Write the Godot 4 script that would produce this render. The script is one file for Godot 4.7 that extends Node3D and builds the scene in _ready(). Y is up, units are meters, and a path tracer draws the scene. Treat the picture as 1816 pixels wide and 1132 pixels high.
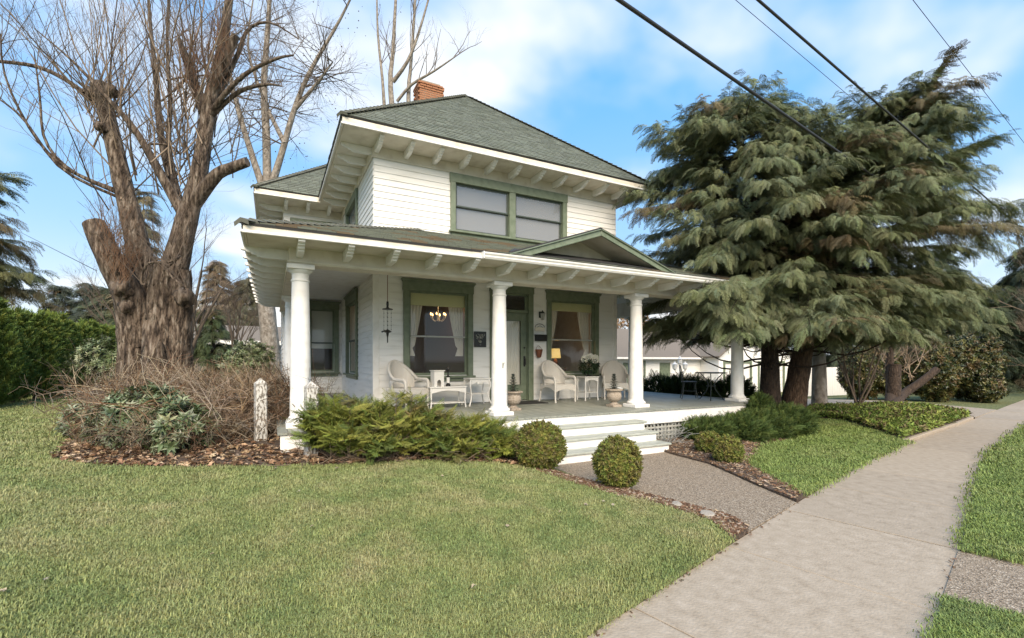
extends Node3D
# A white two-storey house with a wide columned porch, seen from the pavement in early spring.
# House axes: x runs along the porch front, z comes out of the front towards the street, y is up, metres.

var M := {}
var rng := RandomNumberGenerator.new()
var taken := {}
var fn := FastNoiseLite.new()


class MB:
	var v := PackedVector3Array()
	var n := PackedVector3Array()
	var c := PackedColorArray()
	var col := Color(1, 1, 1)
	var tint := false

	func t3(a: Vector3, b: Vector3, d: Vector3, na: Vector3, nb: Vector3, nd: Vector3) -> void:
		if (b - a).cross(d - a).dot(na + nb + nd) > 0.0:
			v.append(a); v.append(d); v.append(b)
			n.append(na); n.append(nd); n.append(nb)
		else:
			v.append(a); v.append(b); v.append(d)
			n.append(na); n.append(nb); n.append(nd)
		if tint:
			c.append(col); c.append(col); c.append(col)

	static func area(p: PackedVector2Array) -> float:
		var s := 0.0
		for i in p.size():
			s += p[i].cross(p[(i + 1) % p.size()])
		return s

	func tri(a: Vector3, b: Vector3, d: Vector3, out := Vector3.UP) -> void:
		var g := (b - a).cross(d - a).normalized()
		if g.dot(out) < 0.0:
			g = -g
		t3(a, b, d, g, g, g)

	func quad(a: Vector3, b: Vector3, d: Vector3, e: Vector3, out := Vector3.UP) -> void:
		tri(a, b, d, out)
		tri(a, d, e, out)

	func box(at: Vector3, size: Vector3, bs := Basis(), ch := 0.0) -> void:
		var hs := size * 0.5
		for ax in 3:
			var a1 := (ax + 1) % 3
			var a2 := (ax + 2) % 3
			for s: float in [-1.0, 1.0]:
				var q := []
				for k: Vector2 in [Vector2(-1, -1), Vector2(1, -1), Vector2(1, 1), Vector2(-1, 1)]:
					var p := Vector3()
					p[ax] = s * hs[ax]
					p[a1] = k.x * (hs[a1] - ch)
					p[a2] = k.y * (hs[a2] - ch)
					q.append(at + bs * p)
				var o := Vector3()
				o[ax] = s
				quad(q[0], q[1], q[2], q[3], bs * o)
		if ch <= 0.0:
			return
		for ax in 3:
			var a1 := (ax + 1) % 3
			var a2 := (ax + 2) % 3
			for s: float in [-1.0, 1.0]:
				for t: float in [-1.0, 1.0]:
					var q := []
					for k: Vector2 in [Vector2(-1, 0), Vector2(1, 0), Vector2(1, 1), Vector2(-1, 1)]:
						var p := Vector3()
						p[ax] = k.x * (hs[ax] - ch)
						p[a1] = s * (hs[a1] - (ch if k.y > 0.5 else 0.0))
						p[a2] = t * (hs[a2] - (0.0 if k.y > 0.5 else ch))
						q.append(at + bs * p)
					var o := Vector3()
					o[a1] = s
					o[a2] = t
					quad(q[0], q[1], q[2], q[3], bs * o)
		for sx: float in [-1.0, 1.0]:
			for sy: float in [-1.0, 1.0]:
				for sz: float in [-1.0, 1.0]:
					var h := Vector3(sx * hs.x, sy * hs.y, sz * hs.z)
					var k := Vector3(sx, sy, sz) * ch
					tri(at + bs * (h - Vector3(0, k.y, k.z)), at + bs * (h - Vector3(k.x, 0, k.z)), at + bs * (h - Vector3(k.x, k.y, 0)), bs * k)

	func span(a: Vector3, b: Vector3, ch := 0.0) -> void:   # a box from corner to corner
		box((a + b) * 0.5, (b - a).abs(), Basis(), ch)

	func tube(p: PackedVector3Array, r: PackedFloat32Array, sides := 6, cap := true, rough := 0.0, ridges := 0.0) -> void:
		var up := Vector3.UP
		var t0 := (p[1] - p[0]).normalized()
		if absf(t0.dot(up)) > 0.9:
			up = Vector3.RIGHT
		var x := t0.cross(up).normalized()
		var ring := []
		var nor := []
		for i in p.size():
			var t := (p[mini(i + 1, p.size() - 1)] - p[maxi(i - 1, 0)]).normalized()
			x = (x - t * x.dot(t)).normalized()
			var y := t.cross(x)
			var rp := PackedVector3Array()
			var rn := PackedVector3Array()
			for k in sides:
				var a := TAU * k / sides
				var d := x * cos(a) + y * sin(a)
				var f := 1.0
				if rough > 0.0:
					f += rough * (sin(a * 3.0 + i * 0.9) * 0.5 + sin(a * 7.0 - i * 0.53 + p[i].y * 2.0) * 0.35 + sin(i * 2.1 + a * 2.0) * 0.4)
				if ridges > 0.0:
					f += ridges * sin(a * 11.0 + sin(p[i].y * 2.3) * 2.0)
				rp.append(p[i] + d * (r[i] * f))
				rn.append(d)
			ring.append(rp)
			nor.append(rn)
		for i in p.size() - 1:
			for k in sides:
				var k2 := (k + 1) % sides
				t3(ring[i][k], ring[i + 1][k], ring[i + 1][k2], nor[i][k], nor[i + 1][k], nor[i + 1][k2])
				t3(ring[i][k], ring[i + 1][k2], ring[i][k2], nor[i][k], nor[i + 1][k2], nor[i][k2])
		if cap:
			for e in 2:
				var i: int = 0 if e == 0 else p.size() - 1
				var o := (p[0] - p[1]) if e == 0 else (p[i] - p[i - 1])
				for k in sides:
					tri(p[i], ring[i][k], ring[i][(k + 1) % sides], o)

	func lathe(prof: PackedVector2Array, seg: int, at := Vector3(), bs := Basis()) -> void:
		for i in prof.size() - 1:
			var a := prof[i]
			var b := prof[i + 1]
			var nn := Vector2(b.y - a.y, a.x - b.x).normalized()
			for k in seg:
				var u := TAU * k / seg
				var w := TAU * (k + 1) / seg
				var cu := Vector3(cos(u), 0, sin(u))
				var cw := Vector3(cos(w), 0, sin(w))
				var nu := bs * (cu * nn.x + Vector3.UP * nn.y)
				var nw := bs * (cw * nn.x + Vector3.UP * nn.y)
				var p1 := at + bs * (cu * a.x + Vector3.UP * a.y)
				var p2 := at + bs * (cu * b.x + Vector3.UP * b.y)
				var p3 := at + bs * (cw * b.x + Vector3.UP * b.y)
				var p4 := at + bs * (cw * a.x + Vector3.UP * a.y)
				if b.x > 0.0001:
					t3(p1, p2, p3, nu, nu, nw)
				if a.x > 0.0001:
					t3(p1, p3, p4, nu, nw, nw)

	func prism(poly: PackedVector2Array, d0: float, d1: float, tf: Transform3D) -> void:   # outline in xy, extruded along z
		var idx := Geometry2D.triangulate_polygon(poly)
		for i in range(0, idx.size(), 3):
			for e in 2:
				var z: float = d0 if e == 0 else d1
				var q := []
				for k in 3:
					var g := poly[idx[i + k]]
					q.append(tf * Vector3(g.x, g.y, z))
				tri(q[0], q[1], q[2], tf.basis * Vector3(0, 0, z - (d0 + d1) * 0.5))
		var ccw := MB.area(poly) > 0.0
		for i in poly.size():
			var a := poly[i]
			var b := poly[(i + 1) % poly.size()]
			var o := Vector3(b.y - a.y, a.x - b.x, 0) * (1.0 if ccw else -1.0)
			quad(tf * Vector3(a.x, a.y, d0), tf * Vector3(b.x, b.y, d0), tf * Vector3(b.x, b.y, d1), tf * Vector3(a.x, a.y, d1), tf.basis * o)

	func sheet(grid: Array, two := 0.0) -> void:   # rows of points, smooth; two > 0 gives it that thickness
		var rows := grid.size()
		var cols: int = grid[0].size()
		var nr := []
		for i in rows:
			var line := PackedVector3Array()
			for j in cols:
				var du: Vector3 = grid[i][mini(j + 1, cols - 1)] - grid[i][maxi(j - 1, 0)]
				var dv: Vector3 = grid[mini(i + 1, rows - 1)][j] - grid[maxi(i - 1, 0)][j]
				line.append(du.cross(dv).normalized())
			nr.append(line)
		var sides := [0.0] if two <= 0.0 else [0.5, -0.5]
		for s: float in sides:
			var g := 1.0 if s >= 0.0 else -1.0
			for i in rows - 1:
				for j in cols - 1:
					var q := []
					var m := []
					for k: Vector2i in [Vector2i(0, 0), Vector2i(0, 1), Vector2i(1, 1), Vector2i(1, 0)]:
						var nn: Vector3 = nr[i + k.x][j + k.y]
						q.append(grid[i + k.x][j + k.y] + nn * (s * two))
						m.append(nn * g)
					t3(q[0], q[1], q[2], m[0], m[1], m[2])
					t3(q[0], q[2], q[3], m[0], m[2], m[3])
		if two > 0.0:
			for i in rows - 1:
				for j: int in [0, cols - 1]:
					var a: Vector3 = grid[i][j]
					var b: Vector3 = grid[i + 1][j]
					var inn: Vector3 = grid[i][1 if j == 0 else cols - 2]
					quad(a + nr[i][j] * two * 0.5, b + nr[i + 1][j] * two * 0.5, b - nr[i + 1][j] * two * 0.5, a - nr[i][j] * two * 0.5, a - inn)
			for j in cols - 1:
				for i: int in [0, rows - 1]:
					var a: Vector3 = grid[i][j]
					var b: Vector3 = grid[i][j + 1]
					var inn: Vector3 = grid[1 if i == 0 else rows - 2][j]
					quad(a + nr[i][j] * two * 0.5, b + nr[i][j + 1] * two * 0.5, b - nr[i][j + 1] * two * 0.5, a - nr[i][j] * two * 0.5, a - inn)

	func mesh() -> ArrayMesh:
		var arr := []
		arr.resize(Mesh.ARRAY_MAX)
		arr[Mesh.ARRAY_VERTEX] = v
		arr[Mesh.ARRAY_NORMAL] = n
		if tint:
			arr[Mesh.ARRAY_COLOR] = c
		var m := ArrayMesh.new()
		m.add_surface_from_arrays(Mesh.PRIMITIVE_TRIANGLES, arr)
		return m


# ---------------------------------------------------------------- naming and placing
func numbered(called: String) -> String:
	if not taken.has(called):
		taken[called] = 0
		return called
	taken[called] += 1
	return "%s_%03d" % [called, taken[called]]


func tag(o: Node, label: String, category: String, group := "", kind := "") -> Node:
	if label:
		o.set_meta("label", label)
	if category:
		o.set_meta("category", category)
	if group:
		o.set_meta("group", group)
	if kind:
		o.set_meta("kind", kind)
	return o


func thing(called: String, label: String, category: String, at := Vector3(), turn := 0.0, group := "") -> Node3D:
	var o := Node3D.new()
	o.name = numbered(called)
	add_child(o)
	o.position = at
	o.rotation.y = turn
	tag(o, label, category, group)
	return o


func world_of(o: Node) -> Transform3D:
	var t := Transform3D()
	var k := o
	while k != self:
		t = (k as Node3D).transform * t
		k = k.get_parent()
	return t


func put(m: Mesh, called: String, mat: Material, parent: Node, at := Transform3D(), label := "", local := false) -> MeshInstance3D:
	var o := MeshInstance3D.new()
	o.mesh = m
	o.material_override = mat
	o.name = numbered(called) if parent == self else called
	parent.add_child(o, true)
	o.transform = at if local or parent == self else world_of(parent).affine_inverse() * at
	if label:
		o.set_meta("label", label)
	return o


func part(b: MB, called: String, mat: Material, parent: Node, label := "") -> MeshInstance3D:   # geometry in world places
	return put(b.mesh(), called, mat, parent, Transform3D(), label)


func own(b: MB, called: String, mat: Material, parent: Node, label := "") -> MeshInstance3D:   # geometry in the parent's axes
	return put(b.mesh(), called, mat, parent, Transform3D(), label, true)


func holder(called: String, parent: Node, label := "", at := Transform3D()) -> Node3D:   # a part that is made of sub-parts
	var o := Node3D.new()
	o.name = called
	parent.add_child(o, true)
	o.transform = world_of(parent).affine_inverse() * at
	if label:
		o.set_meta("label", label)
	return o


func structure(b: MB, called: String, mat: Material) -> MeshInstance3D:
	var o := put(b.mesh(), called, mat, self)
	o.set_meta("kind", "structure")
	return o


func swarm(called: String, mesh: Mesh, mat: Material, at: Array, cols: Array, parent: Node, kind := "") -> MultiMeshInstance3D:
	var mm := MultiMesh.new()
	mm.transform_format = MultiMesh.TRANSFORM_3D
	mm.use_colors = true
	mm.mesh = mesh
	mm.instance_count = at.size()
	for i in at.size():
		mm.set_instance_transform(i, at[i])
		mm.set_instance_color(i, cols[i])
	var o := MultiMeshInstance3D.new()
	o.multimesh = mm
	o.material_override = mat
	o.name = numbered(called) if parent == self else called
	parent.add_child(o, true)
	if kind:
		o.set_meta("kind", kind)
	if parent != self:
		o.transform = world_of(parent).affine_inverse()
	return o


func copy_of(o: Node3D, called: String, label: String, at: Vector3, turn := 0.0) -> Node3D:
	var c: Node3D = o.duplicate()
	c.name = numbered(called)
	add_child(c)
	c.position = at
	c.rotation.y = turn
	c.set_meta("label", label)
	return c


# ---------------------------------------------------------------- materials
func lin(r: float, g: float, b: float) -> Color:
	return Color(r, g, b).linear_to_srgb()


func noise_tex(freq: float, stops: Array, seed_: int, kind := FastNoiseLite.TYPE_SIMPLEX_SMOOTH, size := 512, oct := 4) -> NoiseTexture2D:
	var f := FastNoiseLite.new()
	f.noise_type = kind
	f.frequency = freq
	f.seed = seed_
	f.fractal_octaves = oct
	if kind == FastNoiseLite.TYPE_CELLULAR:
		f.cellular_return_type = FastNoiseLite.RETURN_CELL_VALUE
		f.fractal_type = FastNoiseLite.FRACTAL_NONE
	var t := NoiseTexture2D.new()
	t.width = size
	t.height = size
	t.seamless = true
	t.noise = f
	if stops:
		var g := Gradient.new()
		var o := PackedFloat32Array()
		var c := PackedColorArray()
		for s: Array in stops:
			o.append(s[0])
			c.append(lin(s[1], s[2], s[3]))
		g.offsets = o
		g.colors = c
		t.color_ramp = g
	return t


func normal_tex(freq: float, strength: float, seed_: int, kind := FastNoiseLite.TYPE_SIMPLEX_SMOOTH, size := 512) -> NoiseTexture2D:
	var t := noise_tex(freq, [], seed_, kind, size)
	if kind == FastNoiseLite.TYPE_CELLULAR:
		(t.noise as FastNoiseLite).cellular_return_type = FastNoiseLite.RETURN_DISTANCE
	t.as_normal_map = true
	t.bump_strength = strength
	return t


func plain(r: float, g: float, b: float, rough := 0.7, metal := 0.0) -> StandardMaterial3D:
	var m := StandardMaterial3D.new()
	m.albedo_color = lin(r, g, b)
	m.roughness = rough
	m.metallic = metal
	return m


func textured(tex: Texture2D, scale: Vector3, rough := 0.8, nrm: Texture2D = null, nstr := 1.0, world := true) -> StandardMaterial3D:
	var m := StandardMaterial3D.new()
	m.albedo_texture = tex
	m.roughness = rough
	m.uv1_triplanar = true
	m.uv1_world_triplanar = world
	m.uv1_scale = scale
	m.uv1_triplanar_sharpness = 4.0
	if nrm:
		m.normal_enabled = true
		m.normal_texture = nrm
		m.normal_scale = nstr
	return m


func leafy(rough := 0.6, back := 0.35, spec := 0.3) -> StandardMaterial3D:
	var m := StandardMaterial3D.new()
	m.vertex_color_use_as_albedo = true
	m.roughness = rough
	m.metallic_specular = spec
	m.backlight_enabled = true
	m.backlight = Color(back, back, back * 0.5)
	m.cull_mode = BaseMaterial3D.CULL_DISABLED
	return m


func coloured(rough := 0.8) -> StandardMaterial3D:
	var m := StandardMaterial3D.new()
	m.vertex_color_use_as_albedo = true
	m.roughness = rough
	return m


func make_materials() -> void:
	var grain := normal_tex(0.02, 3.0, 5)
	var white := noise_tex(0.01, [[0.0, .70, .675, .62], [0.45, .79, .775, .735], [1.0, .83, .82, .785]], 11)
	M.white = textured(white, Vector3(0.7, 0.7, 0.7), 0.5, grain, 0.15)
	M.siding = textured(noise_tex(0.006, [[0.0, .68, .665, .62], [0.4, .80, .79, .755], [1.0, .84, .83, .80]], 12), Vector3(0.25, 2.2, 0.25), 0.55, grain, 0.15)
	M.cream = textured(noise_tex(0.008, [[0.0, .56, .50, .40], [0.5, .68, .625, .52], [1.0, .73, .68, .58]], 13), Vector3(0.6, 0.6, 0.6), 0.6, grain, 0.15)
	M.green = textured(noise_tex(0.012, [[0.0, .115, .145, .09], [0.5, .155, .188, .125], [1.0, .185, .215, .15]], 14), Vector3(0.8, 0.8, 0.8), 0.45, grain, 0.12)
	M.sash = plain(.05, .065, .05, 0.4)
	M.rail = plain(.42, .42, .38, 0.45)
	M.deck = textured(noise_tex(0.012, [[0.0, .17, .175, .145], [0.45, .235, .245, .205], [1.0, .29, .295, .25]], 15), Vector3(1.4, 0.5, 0.35), 0.5, grain, 0.3)
	M.deck2 = textured(noise_tex(0.012, [[0.0, .19, .195, .165], [0.45, .255, .265, .22], [1.0, .31, .315, .27]], 16), Vector3(1.4, 0.5, 0.35), 0.45, grain, 0.3)
	M.tread = textured(noise_tex(0.012, [[0.0, .27, .285, .235], [0.45, .37, .385, .33], [1.0, .43, .44, .385]], 17), Vector3(0.5, 0.5, 1.4), 0.5, grain, 0.3)
	M.shingle = coloured(0.9)
	M.shingle.normal_enabled = true
	M.shingle.uv1_triplanar = true
	M.shingle.uv1_world_triplanar = true
	M.shingle.uv1_scale = Vector3(3, 3, 3)
	M.shingle.normal_texture = normal_tex(0.12, 6.0, 21)
	M.tar = plain(.035, .034, .033, 0.75)
	M.brick = textured(noise_tex(0.03, [[0.0, .20, .075, .035], [0.5, .34, .15, .075], [1.0, .45, .24, .13]], 22), Vector3(1.3, 3.1, 1.3), 0.9, grain, 0.5)
	M.mortar = plain(.30, .26, .21, 0.95)
	M.concrete = textured(noise_tex(0.02, [[0.0, .285, .226, .162], [0.35, .355, .29, .214], [0.7, .385, .317, .238], [1.0, .44, .37, .285]], 23, FastNoiseLite.TYPE_SIMPLEX_SMOOTH, 1024, 7), Vector3(0.37, 0.37, 0.37), 0.85, normal_tex(0.2, 3.0, 24), 0.22)
	M.concrete2 = textured(noise_tex(0.02, [[0.0, .26, .207, .15], [0.35, .33, .27, .20], [0.7, .36, .296, .223], [1.0, .41, .345, .266]], 29, FastNoiseLite.TYPE_SIMPLEX_SMOOTH, 1024, 7), Vector3(0.29, 0.29, 0.29), 0.85, normal_tex(0.2, 3.0, 24), 0.22)
	M.aggregate = textured(noise_tex(0.11, [[0.0, .105, .077, .05], [0.3, .215, .163, .11], [0.6, .30, .235, .165], [0.85, .395, .32, .235], [1.0, .51, .435, .34]], 25, FastNoiseLite.TYPE_CELLULAR, 1024), Vector3(0.9, 0.9, 0.9), 0.85, normal_tex(0.11, 7.0, 25, FastNoiseLite.TYPE_CELLULAR, 1024), 0.8)
	M.joint_soil = plain(.05, .036, .025, 0.95)
	M.soil = textured(noise_tex(0.03, [[0.0, .035, .024, .016], [0.5, .085, .058, .04], [1.0, .16, .115, .08]], 26), Vector3(0.8, 0.8, 0.8), 0.95, normal_tex(0.06, 8.0, 27), 0.8)
	M.turf = textured(noise_tex(0.02, [[0.0, .07, .075, .027], [0.5, .14, .155, .055], [1.0, .22, .21, .09]], 28, FastNoiseLite.TYPE_SIMPLEX_SMOOTH, 1024, 6), Vector3(0.35, 0.35, 0.35), 0.95, normal_tex(0.08, 8.0, 27), 0.8)
	M.bark = textured(noise_tex(0.011, [[0.0, .016, .011, .007], [0.3, .05, .034, .023], [0.5, .105, .075, .052], [0.7, .175, .137, .102], [1.0, .29, .25, .205]], 31, FastNoiseLite.TYPE_SIMPLEX_SMOOTH, 1024, 7), Vector3(0.75, 0.13, 0.75), 0.95, normal_tex(0.03, 14.0, 32), 1.0)
	M.bark_pale = textured(noise_tex(0.02, [[0.0, .13, .105, .08], [0.5, .27, .232, .188], [1.0, .40, .36, .31]], 33), Vector3(0.5, 0.2, 0.5), 0.9, normal_tex(0.03, 8.0, 32), 0.8)
	M.bark_dark = textured(noise_tex(0.03, [[0.0, .016, .011, .008], [0.5, .05, .033, .023], [1.0, .115, .078, .052]], 34), Vector3(1.6, 0.22, 1.6), 0.95, normal_tex(0.04, 14.0, 35), 1.0)
	M.bark_red = textured(noise_tex(0.03, [[0.0, .022, .014, .009], [0.5, .085, .05, .03], [1.0, .19, .125, .08]], 36), Vector3(1.6, 0.22, 1.6), 0.95, normal_tex(0.04, 14.0, 35), 1.0)
	M.twig = plain(.12, .09, .066, 0.9)
	M.twig_tan = plain(.26, .195, .135, 0.9)
	M.twig_red = plain(.165, .092, .052, 0.9)
	M.wood_cut = plain(.20, .15, .10, 0.9)
	M.leaf = leafy()
	M.gloss_leaf = leafy(0.35, 0.2, 0.5)
	M.dry = leafy(0.9, 0.15, 0.15)
	M.wicker = textured(noise_tex(0.09, [[0.0, .50, .46, .40], [0.5, .66, .63, .57], [1.0, .74, .71, .66]], 41, FastNoiseLite.TYPE_CELLULAR), Vector3(6, 12, 6), 0.6, normal_tex(0.12, 8.0, 42, FastNoiseLite.TYPE_CELLULAR), 0.7, false)
	M.white_furniture = plain(.72, .70, .655, 0.45)
	M.iron = plain(.022, .03, .028, 0.45)
	M.black = plain(.014, .013, .012, 0.4)
	M.urn = textured(noise_tex(0.02, [[0.0, .19, .15, .11], [0.5, .33, .275, .215], [1.0, .44, .385, .32]], 43), Vector3(2, 2, 2), 0.85, grain, 0.6)
	M.post = textured(noise_tex(0.025, [[0.0, .10, .085, .065], [0.38, .22, .195, .16], [0.5, .56, .535, .48], [1.0, .66, .64, .59]], 44), Vector3(2.2, 0.8, 2.2), 0.9, grain, 0.8)
	M.wire = plain(.03, .03, .032, 0.6)
	M.pole = textured(noise_tex(0.03, [[0.0, .06, .04, .03], [1.0, .17, .12, .085]], 45), Vector3(2, 0.2, 2), 0.9)
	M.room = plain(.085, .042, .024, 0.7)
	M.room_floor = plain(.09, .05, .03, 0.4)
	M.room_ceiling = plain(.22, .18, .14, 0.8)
	M.shade = plain(.50, .50, .26, 0.8)
	M.blind = plain(.09, .09, .095, 0.75)
	M.pale_shade = plain(.46, .47, .41, 0.8)
	M.lace = plain(.66, .63, .54, 0.85)
	M.lace.backlight_enabled = true
	M.lace.backlight = Color(.4, .4, .36)
	M.glass = plain(1, 1, 1, 0.01)
	M.glass.transparency = BaseMaterial3D.TRANSPARENCY_ALPHA
	M.glass.albedo_color = Color(.9, .92, .93, 0.04)
	M.glass.metallic_specular = 0.6
	M.glass_up = M.glass.duplicate()
	M.glass_up.metallic = 0.2
	M.garage_roof = textured(noise_tex(0.05, [[0.0, .11, .092, .072], [0.5, .18, .152, .122], [1.0, .26, .225, .185]], 46), Vector3(1.2, 1.2, 1.2), 0.9)
	M.terracotta = plain(.20, .075, .04, 0.8)
	M.mat = plain(.02, .018, .015, 0.95)
	M.stone = textured(noise_tex(0.03, [[0.0, .26, .22, .17], [1.0, .46, .41, .34]], 47), Vector3(2, 2, 2), 0.9, grain, 0.5)
	M.hills = plain(.05, .07, .05, 1.0)


# ---------------------------------------------------------------- the lie of the land
func sst(a: float, b: float, x: float) -> float:
	var t := clampf((x - a) / (b - a), 0.0, 1.0)
	return t * t * (3.0 - 2.0 * t)


func land(x: float, z: float) -> float:
	var s := (-z - 1.87 - 0.222 * x) * 0.976
	var r := 0.025 + 0.22 * sst(4.0, 1.2, x) * sst(0.0, 3.2, s)
	r += 0.06 * sst(0.0, 0.4, s) * sst(5.5, 4.2, x)
	return r - 0.4 * sst(-10.0, -18.0, z) * sst(9.0, 15.0, x)


func on_land(x: float, z: float, up := 0.0) -> Vector3:
	return Vector3(x, land(x, z) + up, z)


func inside(p: Vector2, poly: PackedVector2Array) -> bool:
	return Geometry2D.is_point_in_polygon(p, poly)


func ground_sheet(poly: PackedVector2Array, cell: float, hf: Callable, skirt := 0.1) -> MB:
	var b := MB.new()
	var lo := poly[0]
	var hi := poly[0]
	for p in poly:
		lo = lo.min(p)
		hi = hi.max(p)
	var nx := int(ceil((hi.x - lo.x) / cell))
	var nz := int(ceil((hi.y - lo.y) / cell))
	for i in nx:
		for j in nz:
			var a := lo + Vector2(i, j) * cell
			var sq := PackedVector2Array([a, a + Vector2(cell, 0), a + Vector2(cell, cell), a + Vector2(0, cell)])
			for q: PackedVector2Array in Geometry2D.intersect_polygons(sq, poly):
				var idx := Geometry2D.triangulate_polygon(q)
				for k in range(0, idx.size(), 3):
					var t := []
					for m in 3:
						var g := q[idx[k + m]]
						t.append(Vector3(g.x, hf.call(g.x, g.y), g.y))
					b.tri(t[0], t[1], t[2], Vector3.UP)
	if skirt > 0.0:
		var ccw := MB.area(poly) > 0.0
		for i in poly.size():
			var p := poly[i]
			var q := poly[(i + 1) % poly.size()]
			var steps := maxi(1, int(p.distance_to(q) / cell))
			var o := Vector3(q.y - p.y, 0, p.x - q.x) * (1.0 if ccw else -1.0)
			for k in steps:
				var c := p.lerp(q, float(k) / steps)
				var d := p.lerp(q, float(k + 1) / steps)
				var hc: float = hf.call(c.x, c.y)
				var hd: float = hf.call(d.x, d.y)
				b.quad(Vector3(c.x, hc, c.y), Vector3(d.x, hd, d.y), Vector3(d.x, hd - skirt, d.y), Vector3(c.x, hc - skirt, c.y), o)
	return b


const LEFT_EDGE := [[-14.0, 2.15], [-8.0, .47], [1.65, -2.24], [3.82, -2.85], [5.7, -3.35], [8.2, -4.0], [10.87, -4.56], [15.48, -5.31], [18.8, -5.93], [34.0, -8.6]]
const RIGHT_EDGE := [[-14.0, 3.55], [-8.0, 1.9], [3.46, -1.30], [5.39, -1.83], [6.95, -2.26], [8.72, -2.75], [11.74, -3.48], [15.59, -4.18], [34.0, -7.3]]
const BED_FRONT := [[-2.70, -8.50], [-2.33, -7.94], [-1.76, -7.44], [-1.0, -6.99], [-.26, -6.67], [.75, -6.25], [2.03, -6.07], [3.0, -5.95], [3.21, -5.37], [3.33, -4.76], [3.47, -4.28], [3.72, -3.70], [3.77, -3.13], [3.66, -2.81]]
const BED_LEFT := [[-6.4, -22.0], [-4.09, -15.8], [-3.67, -14.27], [-3.15, -12.0], [-3.01, -10.49], [-2.87, -9.33]]
const WALK_LEFT := [[4.05, -2.92], [4.06, -3.16], [3.95, -3.72], [3.83, -4.21], [3.72, -4.58], [3.50, -5.26]]
const WALK_RIGHT := [[5.37, -3.26], [5.64, -3.97], [6.13, -5.08], [6.19, -5.85]]
const MULCH_OUT := [[5.71, -3.36], [6.13, -3.98], [6.57, -4.72], [6.76, -4.85], [7.74, -5.39], [8.41, -5.68], [10.09, -5.93], [11.42, -6.64], [13.0, -7.4]]


func edge_z(tab: Array, x: float) -> float:
	for i in tab.size() - 1:
		if x <= tab[i + 1][0]:
			return lerpf(tab[i][1], tab[i + 1][1], clampf((x - tab[i][0]) / (tab[i + 1][0] - tab[i][0]), 0, 1))
	return tab[-1][1]


func poly(lists: Array) -> PackedVector2Array:
	var r := PackedVector2Array()
	for l: Array in lists:
		for p: Array in l:
			r.append(Vector2(p[0], p[1]))
	return r


func back(l: Array) -> Array:
	var r := l.duplicate()
	r.reverse()
	return r


var bed := PackedVector2Array()
var mulch := PackedVector2Array()
var lawn_a := PackedVector2Array()
var lawn_b := PackedVector2Array()
var lawn_c := PackedVector2Array()
var lawn_d := PackedVector2Array()
var cover := PackedVector2Array()


func near_edge(p: Vector2, pl: PackedVector2Array) -> float:
	var best := 1e9
	for i in pl.size():
		var q := Geometry2D.get_closest_point_to_segment(p, pl[i], pl[(i + 1) % pl.size()])
		best = minf(best, p.distance_to(q))
	return best


func bed_height(x: float, z: float) -> float:
	var e := near_edge(Vector2(x, z), bed)
	return land(x, z) + 0.012 + 0.14 * sst(0.0, 1.1, e) * sst(3.4, 2.2, x) + 0.02 * fn.get_noise_2d(x * 60.0, z * 60.0) * sst(0.0, 0.3, e)


func mulch_height(x: float, z: float) -> float:
	return land(x, z) + 0.01 + 0.05 * sst(0.0, 0.5, near_edge(Vector2(x, z), mulch)) + 0.01 * fn.get_noise_2d(x * 90.0, z * 90.0)


func cover_height(x: float, z: float) -> float:
	return land(x, z) + 0.03 + 0.07 * sst(0.0, 0.8, near_edge(Vector2(x, z), cover))


func make_sky() -> PanoramaSkyMaterial:
	var w := 1024
	var h := 512
	var im := Image.create(w, h, false, Image.FORMAT_RGBF)
	var f := FastNoiseLite.new()
	f.seed = 8
	f.frequency = 1.0
	f.fractal_octaves = 6
	f.fractal_gain = 0.52
	var g := FastNoiseLite.new()
	g.seed = 61
	g.frequency = 0.33
	g.fractal_octaves = 3
	for j in h:
		var el := (0.5 - (j + 0.5) / h) * PI
		var y := sin(el)
		for i in w:
			var az := ((i + 0.5) / w - 0.5) * TAU
			var c := Color(.30, .30, .26)
			if y > -0.02:
				var yy := maxf(y, 0.0)
				var k := 1.0 / (yy + 0.22)
				var d := Vector3(sin(az) * cos(el) * k, 0.0, -cos(az) * cos(el) * k)
				var base := Color(.60, .81, 1.0).lerp(Color(.09, .40, .93), pow(clampf(yy / 0.60, 0, 1), 0.75))
				var t := f.get_noise_2d(d.x * 0.9 + 3.0, d.z * 1.2 + 1.7) * 0.6 + g.get_noise_2d(d.x, d.z) * 0.75
				var cl := sst(-0.10, 0.55, t) * (0.9 - 0.3 * sst(0.45, 0.9, yy))
				cl = maxf(cl, 0.5 * sst(0.24, 0.0, yy))
				c = base.lerp(Color(.975, .97, .96), cl)
			im.set_pixel(i, j, Color(c.r * .60, c.g * .58, c.b * .545))
	var m := PanoramaSkyMaterial.new()
	m.panorama = ImageTexture.create_from_image(im)
	return m


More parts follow.
